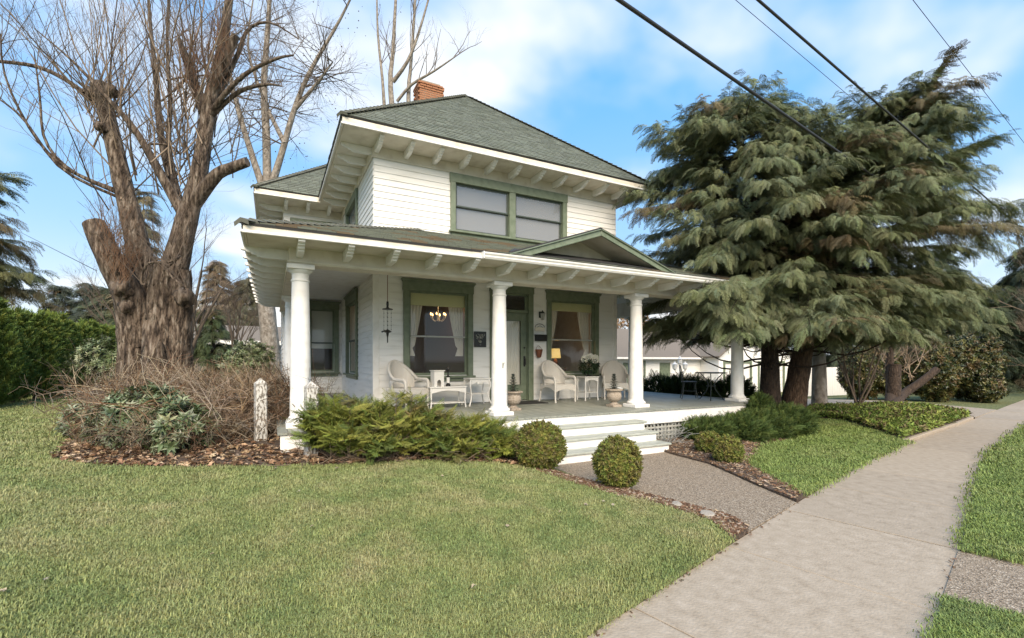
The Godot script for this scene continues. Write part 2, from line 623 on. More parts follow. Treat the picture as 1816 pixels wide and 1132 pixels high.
func _ready() -> void:
	rng.seed = 20240
	fn.seed = 3
	fn.frequency = 0.05
	# camera: on the pavement's far side, level, with the lens shifted up
	var cam := Camera3D.new()
	cam.name = "camera"
	cam.projection = Camera3D.PROJECTION_FRUSTUM
	cam.near = 0.05
	cam.far = 600.0
	cam.size = 0.05 * 1132.0 / 826.0
	cam.frustum_offset = Vector2(0, 0.05 * 75.0 / 826.0)
	cam.position = Vector3(0, 1.63, 0)
	cam.rotation.y = -atan(426.0 / 826.0)
	add_child(cam)
	cam.current = true
	# sky
	var env := Environment.new()
	env.background_mode = Environment.BG_SKY
	env.sky = Sky.new()
	env.sky.sky_material = make_sky()
	env.tonemap_mode = Environment.TONE_MAPPER_LINEAR
	env.tonemap_exposure = 2.22
	env.ambient_light_source = Environment.AMBIENT_SOURCE_SKY
	env.sdfgi_enabled = true
	env.ssao_enabled = true
	env.ssil_enabled = true
	var we := WorldEnvironment.new()
	we.name = "world_environment"
	we.environment = env
	add_child(we)
	# sun: high on the left behind the viewer, softened by thin cloud
	var sun := DirectionalLight3D.new()
	sun.name = "sun"
	sun.light_energy = 0.95
	sun.light_color = Color(1.0, .93, .83)
	sun.light_angular_distance = 48.0
	sun.shadow_enabled = true
	add_child(sun)
	sun.look_at_from_position(Vector3(-2.2, 5.6, 6.6), Vector3.ZERO)

	make_materials()
	make_ground()
	make_house()
	make_porch_things()
	make_trees()
	make_shrubs()
	make_background()
	make_grass()
	make_wires()


func make_ground() -> void:
	bed = poly([BED_FRONT, WALK_LEFT, [[3.5, -6.1], [3.9, -7.3], [3.9, -9.0], [0.3, -9.0], [0.3, -22.0]], BED_LEFT])
	mulch = poly([[[5.41, -3.29]], MULCH_OUT, [[13.5, -9.2], [11.0, -9.6], [11.0, -7.1], [6.4, -7.1]], back(WALK_RIGHT)])
	lawn_a = poly([LEFT_EDGE.slice(0, 3), back(BED_FRONT), back(BED_LEFT), [[-7.2, -34.0], [-30.0, -34.0], [-30.0, 2.1]]])
	lawn_b = poly([MULCH_OUT, [[13.5, -7.75], [13.57, -6.94], [11.17, -4.63], [10.87, -4.56], [8.2, -4.0]]])
	cover = poly([[[11.2, -4.66], [13.57, -6.94], [13.5, -7.75], [13.5, -9.2], [18.3, -8.5], [19.15, -7.27], [17.9, -5.8], [15.48, -5.33]]])
	lawn_c = poly([[[5.24, -1.78], [5.39, -1.82]], RIGHT_EDGE.slice(4), [[34.0, 0.5], [5.95, 0.7]]])
	lawn_d = poly([[[-8.0, 1.9], [3.46, -1.30], [4.09, -1.47], [4.8, 0.9], [4.7, 2.6], [-8.0, 3.4]]])
	# one sheet to the horizon, under everything
	var b := MB.new()
	var xs := []
	for k in 60:
		xs.append(-16.0 + k)
	xs = [-400.0, -160.0, -70.0, -40.0, -28.0, -20.0] + xs + [50.0, 70.0, 120.0, 200.0, 400.0]
	var zs := [-400.0, -160.0, -90.0, -65.0, -50.0]
	for k in 52:
		zs.append(-44.0 + k)
	zs += [12.0, 25.0, 60.0, 400.0]
	for i in xs.size() - 1:
		for j in zs.size() - 1:
			var q := []
			for k: Vector2i in [Vector2i(0, 0), Vector2i(1, 0), Vector2i(1, 1), Vector2i(0, 1)]:
				q.append(on_land(xs[i + k.x], zs[j + k.y], -0.09))
			b.quad(q[0], q[1], q[2], q[3])
	structure(b, "ground", M.turf)
	structure(ground_sheet(lawn_a, 0.5, land), "lawn", M.turf)
	structure(ground_sheet(lawn_b, 0.5, land), "lawn", M.turf)
	structure(ground_sheet(lawn_c, 0.8, land), "lawn", M.turf)
	structure(ground_sheet(lawn_d, 0.8, land), "lawn", M.turf)
	structure(ground_sheet(bed, 0.22, bed_height), "planting_bed", M.soil)
	structure(ground_sheet(mulch, 0.22, mulch_height), "planting_bed", M.soil)
	structure(ground_sheet(cover, 0.4, cover_height), "planting_bed", M.soil)
	# front walk and the pad across the verge: exposed aggregate
	var walk := poly([WALK_LEFT, [[3.5, -6.2], [6.3, -6.2]], back(WALK_RIGHT)])
	structure(ground_sheet(walk, 0.6, func(x, z): return 0.006), "front_walk", M.aggregate)
	structure(ground_sheet(poly([[[4.10, -1.49], [5.23, -1.795], [5.95, 0.7], [4.8, 0.9]]]), 0.6, func(x, z): return 0.004), "verge_walk", M.aggregate)
	# driveway beyond the ground-cover bed
	structure(ground_sheet(poly([[[18.0, -5.8], [21.5, -6.4], [22.5, -9.0], [21.5, -12.0], [26.0, -19.2], [17.0, -19.2], [15.8, -11.5], [15.6, -9.6], [18.35, -8.6], [19.3, -7.3]]]), 0.7, func(x, z): return land(x, z) - 0.01), "driveway", M.concrete2)
	# pavement of cast slabs
	var w := Node3D.new()
	w.name = "sidewalk"
	add_child(w)
	w.set_meta("kind", "structure")
	var x := -8.02
	while x < 33.0:
		var x2 := x + 1.45
		var lift := rng.randf_range(-0.004, 0.004)
		var s := MB.new()
		var c := []
		for e: Array in [[x, 0], [x2, 0], [x2, 1], [x, 1]]:
			var gap: float = 0.009 if e[0] == x else -0.009
			var px: float = e[0] + gap + (0.27 if e[1] == 1 else 0.0)
			var pz: float = edge_z(RIGHT_EDGE if e[1] == 1 else LEFT_EDGE, px)
			c.append(Vector3(px, lift + rng.randf_range(-0.002, 0.002), pz))
		var mid: Vector3 = (c[0] + c[1] + c[2] + c[3]) * 0.25
		var t := []
		for p: Vector3 in c:
			t.append(p + (mid - p).normalized() * 0.005)
		s.quad(t[0], t[1], t[2], t[3])
		for k in 4:
			var k2 := (k + 1) % 4
			var o: Vector3 = (c[k] + c[k2]) * 0.5 - mid
			var dn := Vector3(0, -0.005, 0)
			s.quad(t[k], t[k2], c[k2] + dn, c[k] + dn, o + Vector3.UP)
			s.quad(c[k] + dn, c[k2] + dn, c[k2] + Vector3(0, -0.1, 0), c[k] + Vector3(0, -0.1, 0), o)
		part(s, "concrete_slab", M.concrete if rng.randf() < 0.6 else M.concrete2, w)
		x = x2
	# earth in the joints
	var je := MB.new()
	for k in 40:
		var xa := -8.0 + k * 1.04
		var xb := xa + 1.04
		je.quad(Vector3(xa, -.03, edge_z(LEFT_EDGE, xa) + .01), Vector3(xb, -.03, edge_z(LEFT_EDGE, xb) + .01), Vector3(xb, -.03, edge_z(RIGHT_EDGE, xb) - .01), Vector3(xa, -.03, edge_z(RIGHT_EDGE, xa) - .01))
	part(je, "joint_earth", M.joint_soil, w)
	# low concrete edging along the ground-cover bed
	var kerb := MB.new()
	var pts := [Vector2(11.3, -4.69), Vector2(13.2, -5.0), Vector2(15.48, -5.36), Vector2(17.6, -5.75), Vector2(18.1, -6.0), Vector2(18.6, -6.5)]
	for i in pts.size() - 1:
		var a: Vector2 = pts[i]
		var d: Vector2 = pts[i + 1]
		var yaw := Basis(Vector3.UP, -atan2(d.y - a.y, d.x - a.x))
		kerb.box(Vector3((a.x + d.x) * 0.5, 0.02, (a.y + d.y) * 0.5), Vector3(a.distance_to(d), 0.09, 0.09), yaw, 0.012)
	structure(kerb, "bed_edging", M.concrete2)
	# two pale stones lying in the mulch
	var st := [["flat pale stone in the mulch strip, nearer the sidewalk", Vector2(3.88, -3.25), 0.085], ["flat pale stone in the mulch strip, farther from the sidewalk", Vector2(3.85, -3.62), 0.07]]
	for e: Array in st:
		var sb := MB.new()
		var ring := []
		for lv in 4:
			var row := PackedVector3Array()
			for k in 13:
				var a := TAU * (k % 12) / 12.0
				var r: float = e[2] * [1.0, 1.02, 0.86, 0.02][lv] * (1.0 + 0.18 * sin(a * 2.0 + e[2] * 50.0) + 0.08 * sin(a * 5.0))
				row.append(Vector3(cos(a) * r * 1.25, [-0.02, 0.006, 0.018, 0.02][lv], sin(a) * r * 0.75))
			ring.append(row)
		sb.sheet(ring)
		var o := put(sb.mesh(), "stone", M.stone, self, Transform3D(Basis(Vector3.UP, 0.6), Vector3(e[1].x, bed_height(e[1].x, e[1].y), e[1].y)))
		tag(o, e[0], "stone")


# ---------------------------------------------------------------- the house
const WX0 := 1.94      # walls of the main block
const WX1 := 8.50
const WZ := -10.2
const WB := -20.0
const DECK := 0.65
const PX0 := -0.35     # eaves of the porch roof
const PX1 := 10.93
const PZ := -6.85
const PY := 3.41
const PITCH := 0.34
const EXPO := 0.1375
var house: Node3D
var clap: ArrayMesh
var bracket_mesh: ArrayMesh


func rects_without(x0: float, x1: float, y0: float, y1: float, holes: Array) -> Array:   # holes as Rect2; returns Rect2 that tile the rest
	var xs := [x0, x1]
	for h: Rect2 in holes:
		xs.append(clampf(h.position.x, x0, x1))
		xs.append(clampf(h.end.x, x0, x1))
	xs.sort()
	var out := []
	for i in xs.size() - 1:
		if xs[i + 1] - xs[i] < 0.001:
			continue
		var m: float = (xs[i] + xs[i + 1]) * 0.5
		var cuts := []
		for h: Rect2 in holes:
			if h.position.x < m and h.end.x > m:
				cuts.append(Vector2(h.position.y, h.end.y))
		cuts.sort_custom(func(a, b): return a.x < b.x)
		var y := y0
		for c: Vector2 in cuts:
			if c.x > y:
				out.append(Rect2(xs[i], y, xs[i + 1] - xs[i], minf(c.x, y1) - y))
			y = maxf(y, c.y)
		if y < y1:
			out.append(Rect2(xs[i], y, xs[i + 1] - xs[i], y1 - y))
	return out


# a wall in its own frame: x along it, y up, z out; boards are children of the sheathing
func wall(called: String, tf: Transform3D, x0: float, x1: float, y0: float, y1: float, holes: Array, boards: Array) -> MeshInstance3D:
	var b := MB.new()
	for r: Rect2 in rects_without(x0, x1, y0, y1, holes):
		b.box(tf * Vector3(r.get_center().x, r.get_center().y, -0.09), Vector3(r.size.x, r.size.y, 0.16), tf.basis)
	var w := part(b, called, M.white, house)
	for span: Vector2 in boards:
		var rows := int(ceil((span.y - span.x) / EXPO))
		for k in rows:
			var ya := span.x + k * EXPO
			var cuts := []
			for h: Rect2 in holes:
				if h.position.y - 0.1 < ya + EXPO - 0.02 and h.end.y + 0.12 > ya + 0.04:
					cuts.append(Vector2(h.position.x - 0.09, h.end.x + 0.09))
			cuts.sort_custom(func(a, c): return a.x < c.x)
			cuts.append(Vector2(x1, x1))
			var x := x0
			for c: Vector2 in cuts:
				if c.x - x > 0.02:
					var wob := rng.randf_range(-0.0015, 0.0015)
					put(clap, "clapboard", M.siding, w, tf * Transform3D(Basis(Vector3(c.x - x, 0, 0), Vector3.UP, Vector3.BACK), Vector3((c.x + x) * 0.5, ya + wob, 0)))
				x = c.y
	return w


# a double-hung window: outer casing w wide, from y = 0 (under the sill) to h; k sashes side by side
func window(tf: Transform3D, w: float, h: float, rail_y: float, glass: Material, crown := true, rail: Material = null, units := 1, label := "") -> Node3D:
	var o := holder("window", house, label, tf)
	var cw := 0.125
	var b := MB.new()
	for s: float in [-1.0, 1.0]:
		b.box(Vector3(s * (w - cw) * 0.5, h * 0.5, 0.022), Vector3(cw, h - 0.02, 0.05), Basis(), 0.006)
	own(b, "casing", M.green, o)
	b = MB.new()
	b.box(Vector3(0, h - 0.115, 0.026), Vector3(w + 0.03, 0.21, 0.058), Basis(), 0.006)
	if crown:
		b.box(Vector3(0, h + 0.012, 0.045), Vector3(w + 0.11, 0.045, 0.10), Basis(), 0.01)
		b.box(Vector3(0, h - 0.022, 0.035), Vector3(w + 0.06, 0.03, 0.08), Basis(), 0.006)
	own(b, "head_casing", M.green, o)
	b = MB.new()
	b.box(Vector3(0, 0.055, 0.04), Vector3(w + 0.08, 0.05, 0.14), Basis(), 0.008)
	b.box(Vector3(0, -0.005, 0.015), Vector3(w - 0.04, 0.085, 0.045), Basis(), 0.005)
	own(b, "sill", M.green, o)
	var iw := w - cw * 2.0
	var y0 := 0.08
	var y1 := h - 0.22
	# jambs behind the casing
	b = MB.new()
	for s: float in [-1.0, 1.0]:
		b.box(Vector3(s * (iw * 0.5 + 0.008), (y0 + y1) * 0.5, -0.075), Vector3(0.02, y1 - y0, 0.15))
	b.box(Vector3(0, y1 + 0.008, -0.075), Vector3(iw, 0.02, 0.15))
	if units == 2:
		b.box(Vector3(0, (y0 + y1) * 0.5, -0.02), Vector3(0.17, y1 - y0, 0.13), Basis(), 0.006)
	own(b, "jamb", M.green, o)
	var uw := iw if units == 1 else (iw - 0.17) * 0.5
	for k in units:
		var cx := 0.0 if units == 1 else (k - 0.5) * (uw + 0.17)
		for half in 2:
			var ya := y0 if half == 0 else rail_y - 0.02
			var yb := rail_y + 0.02 if half == 0 else y1
			var zz := -0.075 if half == 0 else -0.04
			b = MB.new()
			var sw := 0.05
			for s: float in [-1.0, 1.0]:
				b.box(Vector3(cx + s * (uw - sw) * 0.5, (ya + yb) * 0.5, zz), Vector3(sw, yb - ya, 0.032), Basis(), 0.004)
			b.box(Vector3(cx, (yb - 0.022) if half == 1 else (ya + 0.035), zz), Vector3(uw - sw * 2.0, 0.045 if half == 1 else 0.07, 0.032), Basis(), 0.004)
			own(b, "sash", M.green if rail else M.sash, o)
			b = MB.new()
			b.box(Vector3(cx, (ya + 0.02) if half == 1 else (yb - 0.02), zz), Vector3(uw - sw * 2.0, 0.036, 0.034), Basis(), 0.004)
			own(b, "meeting_rail", rail if rail else M.sash, o)
			b = MB.new()
			b.quad(Vector3(cx - uw * 0.5 + sw, ya, zz), Vector3(cx + uw * 0.5 - sw, ya, zz), Vector3(cx + uw * 0.5 - sw, yb, zz), Vector3(cx - uw * 0.5 + sw, yb, zz), Vector3.BACK)
			own(b, "pane", glass, o)
	return o


func roof_plane(b: MB, e0: Vector3, e1: Vector3, up: Vector3, outline: PackedVector2Array, expo: float, lift: float, moss := 0.0) -> void:
	# outline in (along the eave, up the slope); courses of separate shingles laid over a deck
	var ex := (e1 - e0).normalized()
	var sy := up.normalized()
	var nn := ex.cross(sy).normalized()
	if nn.y < 0.0:
		nn = -nn
	var top := 0.0
	for p in outline:
		top = maxf(top, p.y)
	var row := 0
	var w := 0.0
	while w < top - 0.02:
		var spans := []
		for p in [w + 0.004, minf(w + expo, top - 0.004)]:
			var hits := []
			for i in outline.size():
				var a := outline[i]
				var c := outline[(i + 1) % outline.size()]
				if (a.y <= p) != (c.y <= p):
					hits.append(a.x + (c.x - a.x) * (p - a.y) / (c.y - a.y))
			hits.sort()
			spans.append(hits)
		if spans[0].size() >= 2 and spans[1].size() >= 2:
			var u0: float = spans[0][0]
			var u1: float = spans[0][-1]
			var t0: float = spans[1][0]
			var t1: float = spans[1][-1]
			var u := minf(u0, t0) - rng.randf() * 0.2 - (0.1 if row % 2 else 0.0)
			while u < maxf(u1, t1):
				var wd := rng.randf_range(0.17, 0.27)
				var ua := clampf(u, u0, u1)
				var ub := clampf(u + wd - 0.008, u0, u1)
				var ta := clampf(u, t0, t1)
				var tb := clampf(u + wd - 0.008, t0, t1)
				u += wd
				if ub - ua < 0.01 and tb - ta < 0.01:
					continue
				var th := lift + rng.randf_range(0.011, 0.02)
				var dw := rng.randf_range(-0.008, 0.006)
				var s := rng.randf_range(0.85, 1.14)
				b.col = Color(.148 * s, .162 * s, .126 * s)
				var mid := e0 + ex * ((ua + ub) * 0.5) + sy * w
				if moss > 0.0:
					var mo := fn.get_noise_2d(mid.x * 14.0, mid.z * 14.0) + moss
					if mo > 0.35 or rng.randf() < moss * 0.25:
						b.col = b.col.lerp(Color(.165, .11, .06) * s, 0.75)
				var p1 := e0 + ex * ua + sy * (w + dw) + nn * th
				var p2 := e0 + ex * ub + sy * (w + dw) + nn * th
				var p3 := e0 + ex * tb + sy * (w + expo + 0.01) + nn * (lift + 0.003)
				var p4 := e0 + ex * ta + sy * (w + expo + 0.01) + nn * (lift + 0.003)
				b.quad(p1, p2, p3, p4, nn)
				b.quad(p1, p2, p2 - nn * th, p1 - nn * th, -sy)
				b.tri(p1, p4, p1 - nn * th, -ex)
				b.tri(p2, p3, p2 - nn * th, ex)
		w += expo
		row += 1


func hip_caps(b: MB, a: Vector3, c: Vector3, side: Vector3, wide := 0.12) -> void:
	var dir := (c - a).normalized()
	var n := int(a.distance_to(c) / 0.15)
	var x := side.normalized()
	var up := x.cross(dir).normalized()
	if up.y < 0.0:
		up = -up
	for k in n:
		var p := a + dir * (k * 0.15)
		var s := rng.randf_range(0.75, 1.15)
		b.col = Color(.15 * s, .152 * s, .12 * s)
		var q := p + dir * 0.19
		var h0 := up * 0.055
		var h1 := up * 0.03
		for sd: float in [-1.0, 1.0]:
			var dn := x * (sd * wide) - up * 0.05
			b.quad(p + h0, q + h1, q + h1 + dn, p + h0 + dn, x * sd + up)
			b.quad(p + h0, p + h0 + dn, p + dn, p, -dir)


func slab(b: MB, pts: Array, thick: float) -> void:   # a flat polygon with thickness downwards
	var out: Vector3 = (pts[1] - pts[0]).cross(pts[2] - pts[0]).normalized()
	if out.y < 0.0:
		out = -out
	var mid := Vector3()
	for p: Vector3 in pts:
		mid += p / pts.size()
	for i in range(1, pts.size() - 1):
		b.tri(pts[0], pts[i], pts[i + 1], out)
		b.tri(pts[0] - out * thick, pts[i] - out * thick, pts[i + 1] - out * thick, -out)
	for i in pts.size():
		var p: Vector3 = pts[i]
		var q: Vector3 = pts[(i + 1) % pts.size()]
		b.quad(p, q, q - out * thick, p - out * thick, (p + q) * 0.5 - mid)


func bracket(at: Vector3, yaw: float) -> void:
	put(bracket_mesh, "bracket", M.white, house, Transform3D(Basis(Vector3.UP, yaw), at))


func column(x: float, z: float) -> void:
	var o := holder("column", house, "", Transform3D(Basis(), Vector3(x, DECK, z)))
	var b := MB.new()
	b.box(Vector3(0, 0.035, 0), Vector3(0.40, 0.07, 0.40), Basis(), 0.008)
	b.lathe(PackedVector2Array([Vector2(0.18, 0.07), Vector2(0.195, 0.085), Vector2(0.198, 0.105), Vector2(0.185, 0.125), Vector2(0.165, 0.132), Vector2(0.163, 0.15), Vector2(0.15, 0.165)]), 28)
	own(b, "base", M.white, o)
	b = MB.new()
	var prof := PackedVector2Array()
	for k in 13:
		var t := k / 12.0
		prof.append(Vector2(0.147 - 0.029 * pow(t, 1.6), 0.16 + t * 2.06))
	b.lathe(prof, 28)
	own(b, "shaft", M.white, o)
	b = MB.new()
	b.lathe(PackedVector2Array([Vector2(0.118, 2.16), Vector2(0.132, 2.17), Vector2(0.132, 2.19), Vector2(0.118, 2.2), Vector2(0.118, 2.28), Vector2(0.13, 2.29), Vector2(0.155, 2.315), Vector2(0.168, 2.335), Vector2(0.0, 2.336)]), 28)
	b.box(Vector3(0, 2.372, 0), Vector3(0.37, 0.07, 0.37), Basis(), 0.008)
	own(b, "capital", M.white, o)


func make_house() -> void:
	house = thing("house", "white two-storey clapboard house with green trim and a wide columned porch", "house", Vector3(5.22, 0, -12))
	var b := MB.new()
	b.prism(PackedVector2Array([Vector2(0.004, 0), Vector2(0.026, 0), Vector2(0.024, 0.01), Vector2(0.008, EXPO + 0.012), Vector2(0.004, EXPO + 0.012)]), -0.5, 0.5, Transform3D(Basis(Vector3(0, 0, 1), Vector3(0, 1, 0), Vector3(1, 0, 0)), Vector3()))
	clap = b.mesh()
	b = MB.new()
	b.prism(PackedVector2Array([Vector2(0, 0), Vector2(.62, 0), Vector2(.62, -.035), Vector2(.595, -.05), Vector2(.56, -.05), Vector2(.55, -.07), Vector2(.515, -.078), Vector2(.49, -.078), Vector2(.48, -.1), Vector2(.445, -.108), Vector2(.42, -.108), Vector2(.41, -.13), Vector2(.36, -.142), Vector2(0, -.142)]), -0.043, 0.043, Transform3D(Basis(Vector3(0, 0, 1), Vector3(0, 1, 0), Vector3(1, 0, 0)), Vector3()))
	bracket_mesh = b.mesh()

	# ---- walls
	var fr := Transform3D(Basis(), Vector3(0, 0, WZ))
	var lf := Transform3D(Basis(Vector3.UP, -PI / 2), Vector3(WX0, 0, 0))          # left wall: its x runs along world z
	var wf := Transform3D(Basis(), Vector3(0, 0, -15.25))
	var wl := Transform3D(Basis(Vector3.UP, -PI / 2), Vector3(0.31, 0, 0))
	var win := [Rect2(2.68, 1.31, 1.40, 1.89), Rect2(6.36, 1.31, 1.40, 1.89), Rect2(4.78, DECK, 0.92, 2.62), Rect2(3.77, 4.66, 2.95, 1.10)]
	wall("front_wall", fr, WX0, WX1, 0.3, 6.25, win, [Vector2(0.66, 3.5), Vector2(4.46, 5.99)])
	wall("left_wall", lf, -15.25, WZ, 0.3, 6.25, [Rect2(-13.87, 1.31, 1.6, 1.89), Rect2(-13.87, 4.66, 1.6, 1.10)], [Vector2(0.66, 3.5), Vector2(4.10, 5.99)])
	wall("wing_front_wall", wf, 0.31, WX0 - 0.01, 0.0, 6.25, [Rect2(1.02, 1.31, 0.68, 1.89), Rect2(0.62, 4.66, 1.0, 1.0)], [Vector2(0.66, 3.5), Vector2(4.10, 5.99)])
	wall("wing_left_wall", wl, -19.0, -15.25, 0.0, 6.25, [], [Vector2(0.1, 5.99)])
	b = MB.new()
	b.span(Vector3(WX1 - 0.16, 0.3, WB), Vector3(WX1, 6.25, WZ - 0.17))
	b.span(Vector3(0.31, 0.0, WB), Vector3(WX1 - 0.16, 6.25, WB + 0.15))
	part(b, "rear_wall", M.white, house)
	# corner boards below, mitred boards above
	b = MB.new()
	b.span(Vector3(WX0 - 0.03, DECK, WZ - 0.1), Vector3(WX0 + 0.1, 3.5, WZ + 0.034), 0.004)
	b.span(Vector3(WX1 - 0.1, DECK, WZ - 0.1), Vector3(WX1 + 0.03, 3.5, WZ + 0.034), 0.004)
	b.span(Vector3(0.28, 0.1, -15.35), Vector3(0.40, 3.5, -15.216), 0.004)
	part(b, "corner_board", M.white, house)
	# friezes under the main eaves
	b = MB.new()
	b.span(Vector3(WX0 - 0.035, 5.99, WZ), Vector3(WX1 + 0.035, 6.215, WZ + 0.035), 0.004)
	b.span(Vector3(WX0 - 0.035, 5.99, -15.2), Vector3(WX0, 6.215, WZ - 0.001), 0.004)
	b.span(Vector3(0.275, 5.99, -15.25), Vector3(WX0 - 0.036, 6.215, -15.215), 0.004)
	b.span(Vector3(0.275, 5.99, -19.0), Vector3(0.31, 6.215, -15.251), 0.004)
	part(b, "frieze", M.cream, house)
	b = MB.new()
	b.span(Vector3(WX0 - 0.05, 5.975, WZ + 0.036), Vector3(WX1 + 0.05, 6.0, WZ + 0.055), 0.004)
	b.span(Vector3(WX0 - 0.055, 5.975, -15.2), Vector3(WX0 - 0.036, 6.0, WZ + 0.05), 0.004)
	part(b, "frieze_moulding", M.cream, house)

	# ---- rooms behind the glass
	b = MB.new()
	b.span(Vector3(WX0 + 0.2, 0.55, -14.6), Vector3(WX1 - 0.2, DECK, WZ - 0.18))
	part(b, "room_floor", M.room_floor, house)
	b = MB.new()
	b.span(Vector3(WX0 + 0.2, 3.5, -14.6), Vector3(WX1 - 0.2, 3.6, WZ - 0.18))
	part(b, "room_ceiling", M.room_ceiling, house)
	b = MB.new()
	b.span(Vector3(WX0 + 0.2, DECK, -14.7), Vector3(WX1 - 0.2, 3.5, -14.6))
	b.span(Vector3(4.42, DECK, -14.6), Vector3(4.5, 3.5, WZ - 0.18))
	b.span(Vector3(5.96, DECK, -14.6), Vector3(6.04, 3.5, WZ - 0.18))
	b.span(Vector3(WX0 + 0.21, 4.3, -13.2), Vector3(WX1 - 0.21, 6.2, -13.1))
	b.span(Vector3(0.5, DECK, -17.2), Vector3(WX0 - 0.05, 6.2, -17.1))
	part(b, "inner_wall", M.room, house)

	# ---- windows and door
	var wnd := window(Transform3D(Basis(), Vector3(3.38, 1.22, WZ + 0.028)), 1.64, 2.2, 0.97, M.glass, true, M.rail, 1, "tall window left of the front door")
	shade(wnd, 1.37, 1.98, 1.68)
	wnd = window(Transform3D(Basis(), Vector3(7.06, 1.22, WZ + 0.028)), 1.64, 2.2, 0.97, M.glass, true, M.rail, 1, "tall window right of the front door")
	shade(wnd, 1.37, 1.98, 1.74)
	wnd = window(Transform3D(Basis(), Vector3(5.245, 4.57, WZ + 0.028)), 3.2, 1.41, 0.67, M.glass_up, false, null, 2, "wide double window of the upper storey")
	for k in 2:
		b = MB.new()
		var cx := (k - 0.5) * 1.56
		var outline := PackedVector2Array([Vector2(cx + 0.68, 0.05), Vector2(cx + 0.68, 1.2)])
		for j in 33:
			outline.append(Vector2(cx + 0.68 - 1.36 * j / 32.0, 1.165 + 0.02 * absf(sin(PI * j / 5.0))))
		outline.append(Vector2(cx - 0.68, 0.05))
		b.prism(outline, -0.125, -0.122, Transform3D())
		own(b, "window_blind", M.blind, wnd)
	window(Transform3D(lf.basis, Vector3(WX0 - 0.028, 1.22, -13.07)), 1.86, 2.2, 0.97, M.glass, true, M.sash, 1)
	window(Transform3D(lf.basis, Vector3(WX0 - 0.028, 4.57, -13.07)), 1.86, 1.41, 0.67, M.glass_up, false, null, 1)
	wnd = window(Transform3D(Basis(), Vector3(1.36, 1.22, -15.222)), 0.94, 2.2, 0.97, M.glass, true, M.sash, 1, "narrow window of the side wing")
	b = MB.new()
	b.quad(Vector3(-0.33, 0.8, -0.11), Vector3(0.33, 0.8, -0.11), Vector3(0.33, 1.97, -0.11), Vector3(-0.33, 1.97, -0.11), Vector3.BACK)
	own(b, "roller_shade", M.pale_shade, wnd, "pale roller shade half drawn")
	window(Transform3D(Basis(), Vector3(1.12, 4.47, -15.222)), 1.26, 1.41, 0.67, M.glass_up, false, null, 1)
	make_door()

	# ---- main roof
	var ap := Vector3(5.22, 9.7, -13.22)
	var ap2 := Vector3(5.22, 9.7, -16.98)
	var e := [Vector3(1.19, 6.39, -9.45), Vector3(9.25, 6.39, -9.45), Vector3(9.25, 6.39, -20.75), Vector3(1.19, 6.39, -20.75)]
	b = MB.new()
	slab(b, [e[0], e[1], ap], 0.05)
	slab(b, [e[1], e[2], ap2, ap], 0.09)
	slab(b, [e[2], e[3], ap2], 0.09)
	slab(b, [e[3], e[0], ap, ap2], 0.05)
	var wv := [Vector3(-0.44, 6.385, -14.45), Vector3(-0.44, 6.385, -19.5), Vector3(2.08, 8.5, -16.97), Vector3(3.9, 8.5, -16.97)]
	slab(b, [wv[0], Vector3(1.3, 6.385, -14.45), wv[3], wv[2]], 0.09)
	slab(b, [wv[1], wv[0], wv[2]], 0.09)
	slab(b, [wv[1], Vector3(1.3, 6.385, -19.5), wv[3], wv[2]], 0.09)
	var roof := part(b, "roof", M.tar, house)
	b = MB.new()
	b.tint = true
	var fs := Vector3(0, 3.31, -3.77)
	roof_plane(b, e[0], e[1], fs, PackedVector2Array([Vector2(-0.03, -0.03), Vector2(8.09, -0.03), Vector2(4.03, fs.length())]), 0.125, 0.0)
	var ls := Vector3(4.03, 3.31, 0)
	roof_plane(b, Vector3(1.19, 6.39, -9.45), Vector3(1.19, 6.39, -20.75), ls, PackedVector2Array([Vector2(-0.03, -0.03), Vector2(11.3, -0.03), Vector2(7.53, ls.length()), Vector2(3.77, ls.length())]), 0.125, 0.0)
	var ws := Vector3(0, 2.115, -2.52)
	roof_plane(b, wv[0], Vector3(1.25, 6.385, -14.45), ws, PackedVector2Array([Vector2(-0.03, -0.03), Vector2(1.6, -0.03), Vector2(4.0, ws.length()), Vector2(2.52, ws.length())]), 0.125, 0.0)
	var wls := Vector3(2.52, 2.115, 0)
	roof_plane(b, wv[0], wv[1], wls, PackedVector2Array([Vector2(-0.03, -0.03), Vector2(5.05, -0.03), Vector2(2.52, wls.length())]), 0.125, 0.0)
	hip_caps(b, e[0], ap, Vector3(1, 0, 1))
	hip_caps(b, e[1], ap, Vector3(-1, 0, 1))
	hip_caps(b, ap, ap2, Vector3(1, 0, 0))
	hip_caps(b, wv[0], wv[2], Vector3(1, 0, 1))
	var sh := part(b, "roof_shingle", M.shingle, roof)
	sh.set_meta("kind", "stuff")
	# eaves: fascia, moulding, soffit
	b = MB.new()
	b.span(Vector3(1.21, 6.215, -9.5), Vector3(9.23, 6.355, -9.47), 0.004)
	b.span(Vector3(1.21, 6.215, -14.4), Vector3(1.24, 6.355, -9.501), 0.004)
	b.span(Vector3(9.2, 6.215, -20.6), Vector3(9.23, 6.355, -9.501), 0.004)
	b.span(Vector3(-0.42, 6.21, -14.5), Vector3(1.235, 6.35, -14.47), 0.004)
	b.span(Vector3(-0.42, 6.21, -19.4), Vector3(-0.39, 6.35, -14.501), 0.004)
	part(b, "fascia", M.cream, house)
	b = MB.new()
	b.span(Vector3(1.18, 6.205, -9.469), Vector3(9.26, 6.25, -9.44), 0.008)
	b.span(Vector3(1.18, 6.205, -14.38), Vector3(1.209, 6.25, -9.44), 0.008)
	b.span(Vector3(-0.45, 6.20, -14.469), Vector3(1.17, 6.245, -14.44), 0.008)
	b.span(Vector3(-0.45, 6.20, -19.4), Vector3(-0.421, 6.245, -14.44), 0.008)
	part(b, "eave_moulding", M.white, house)
	b = MB.new()
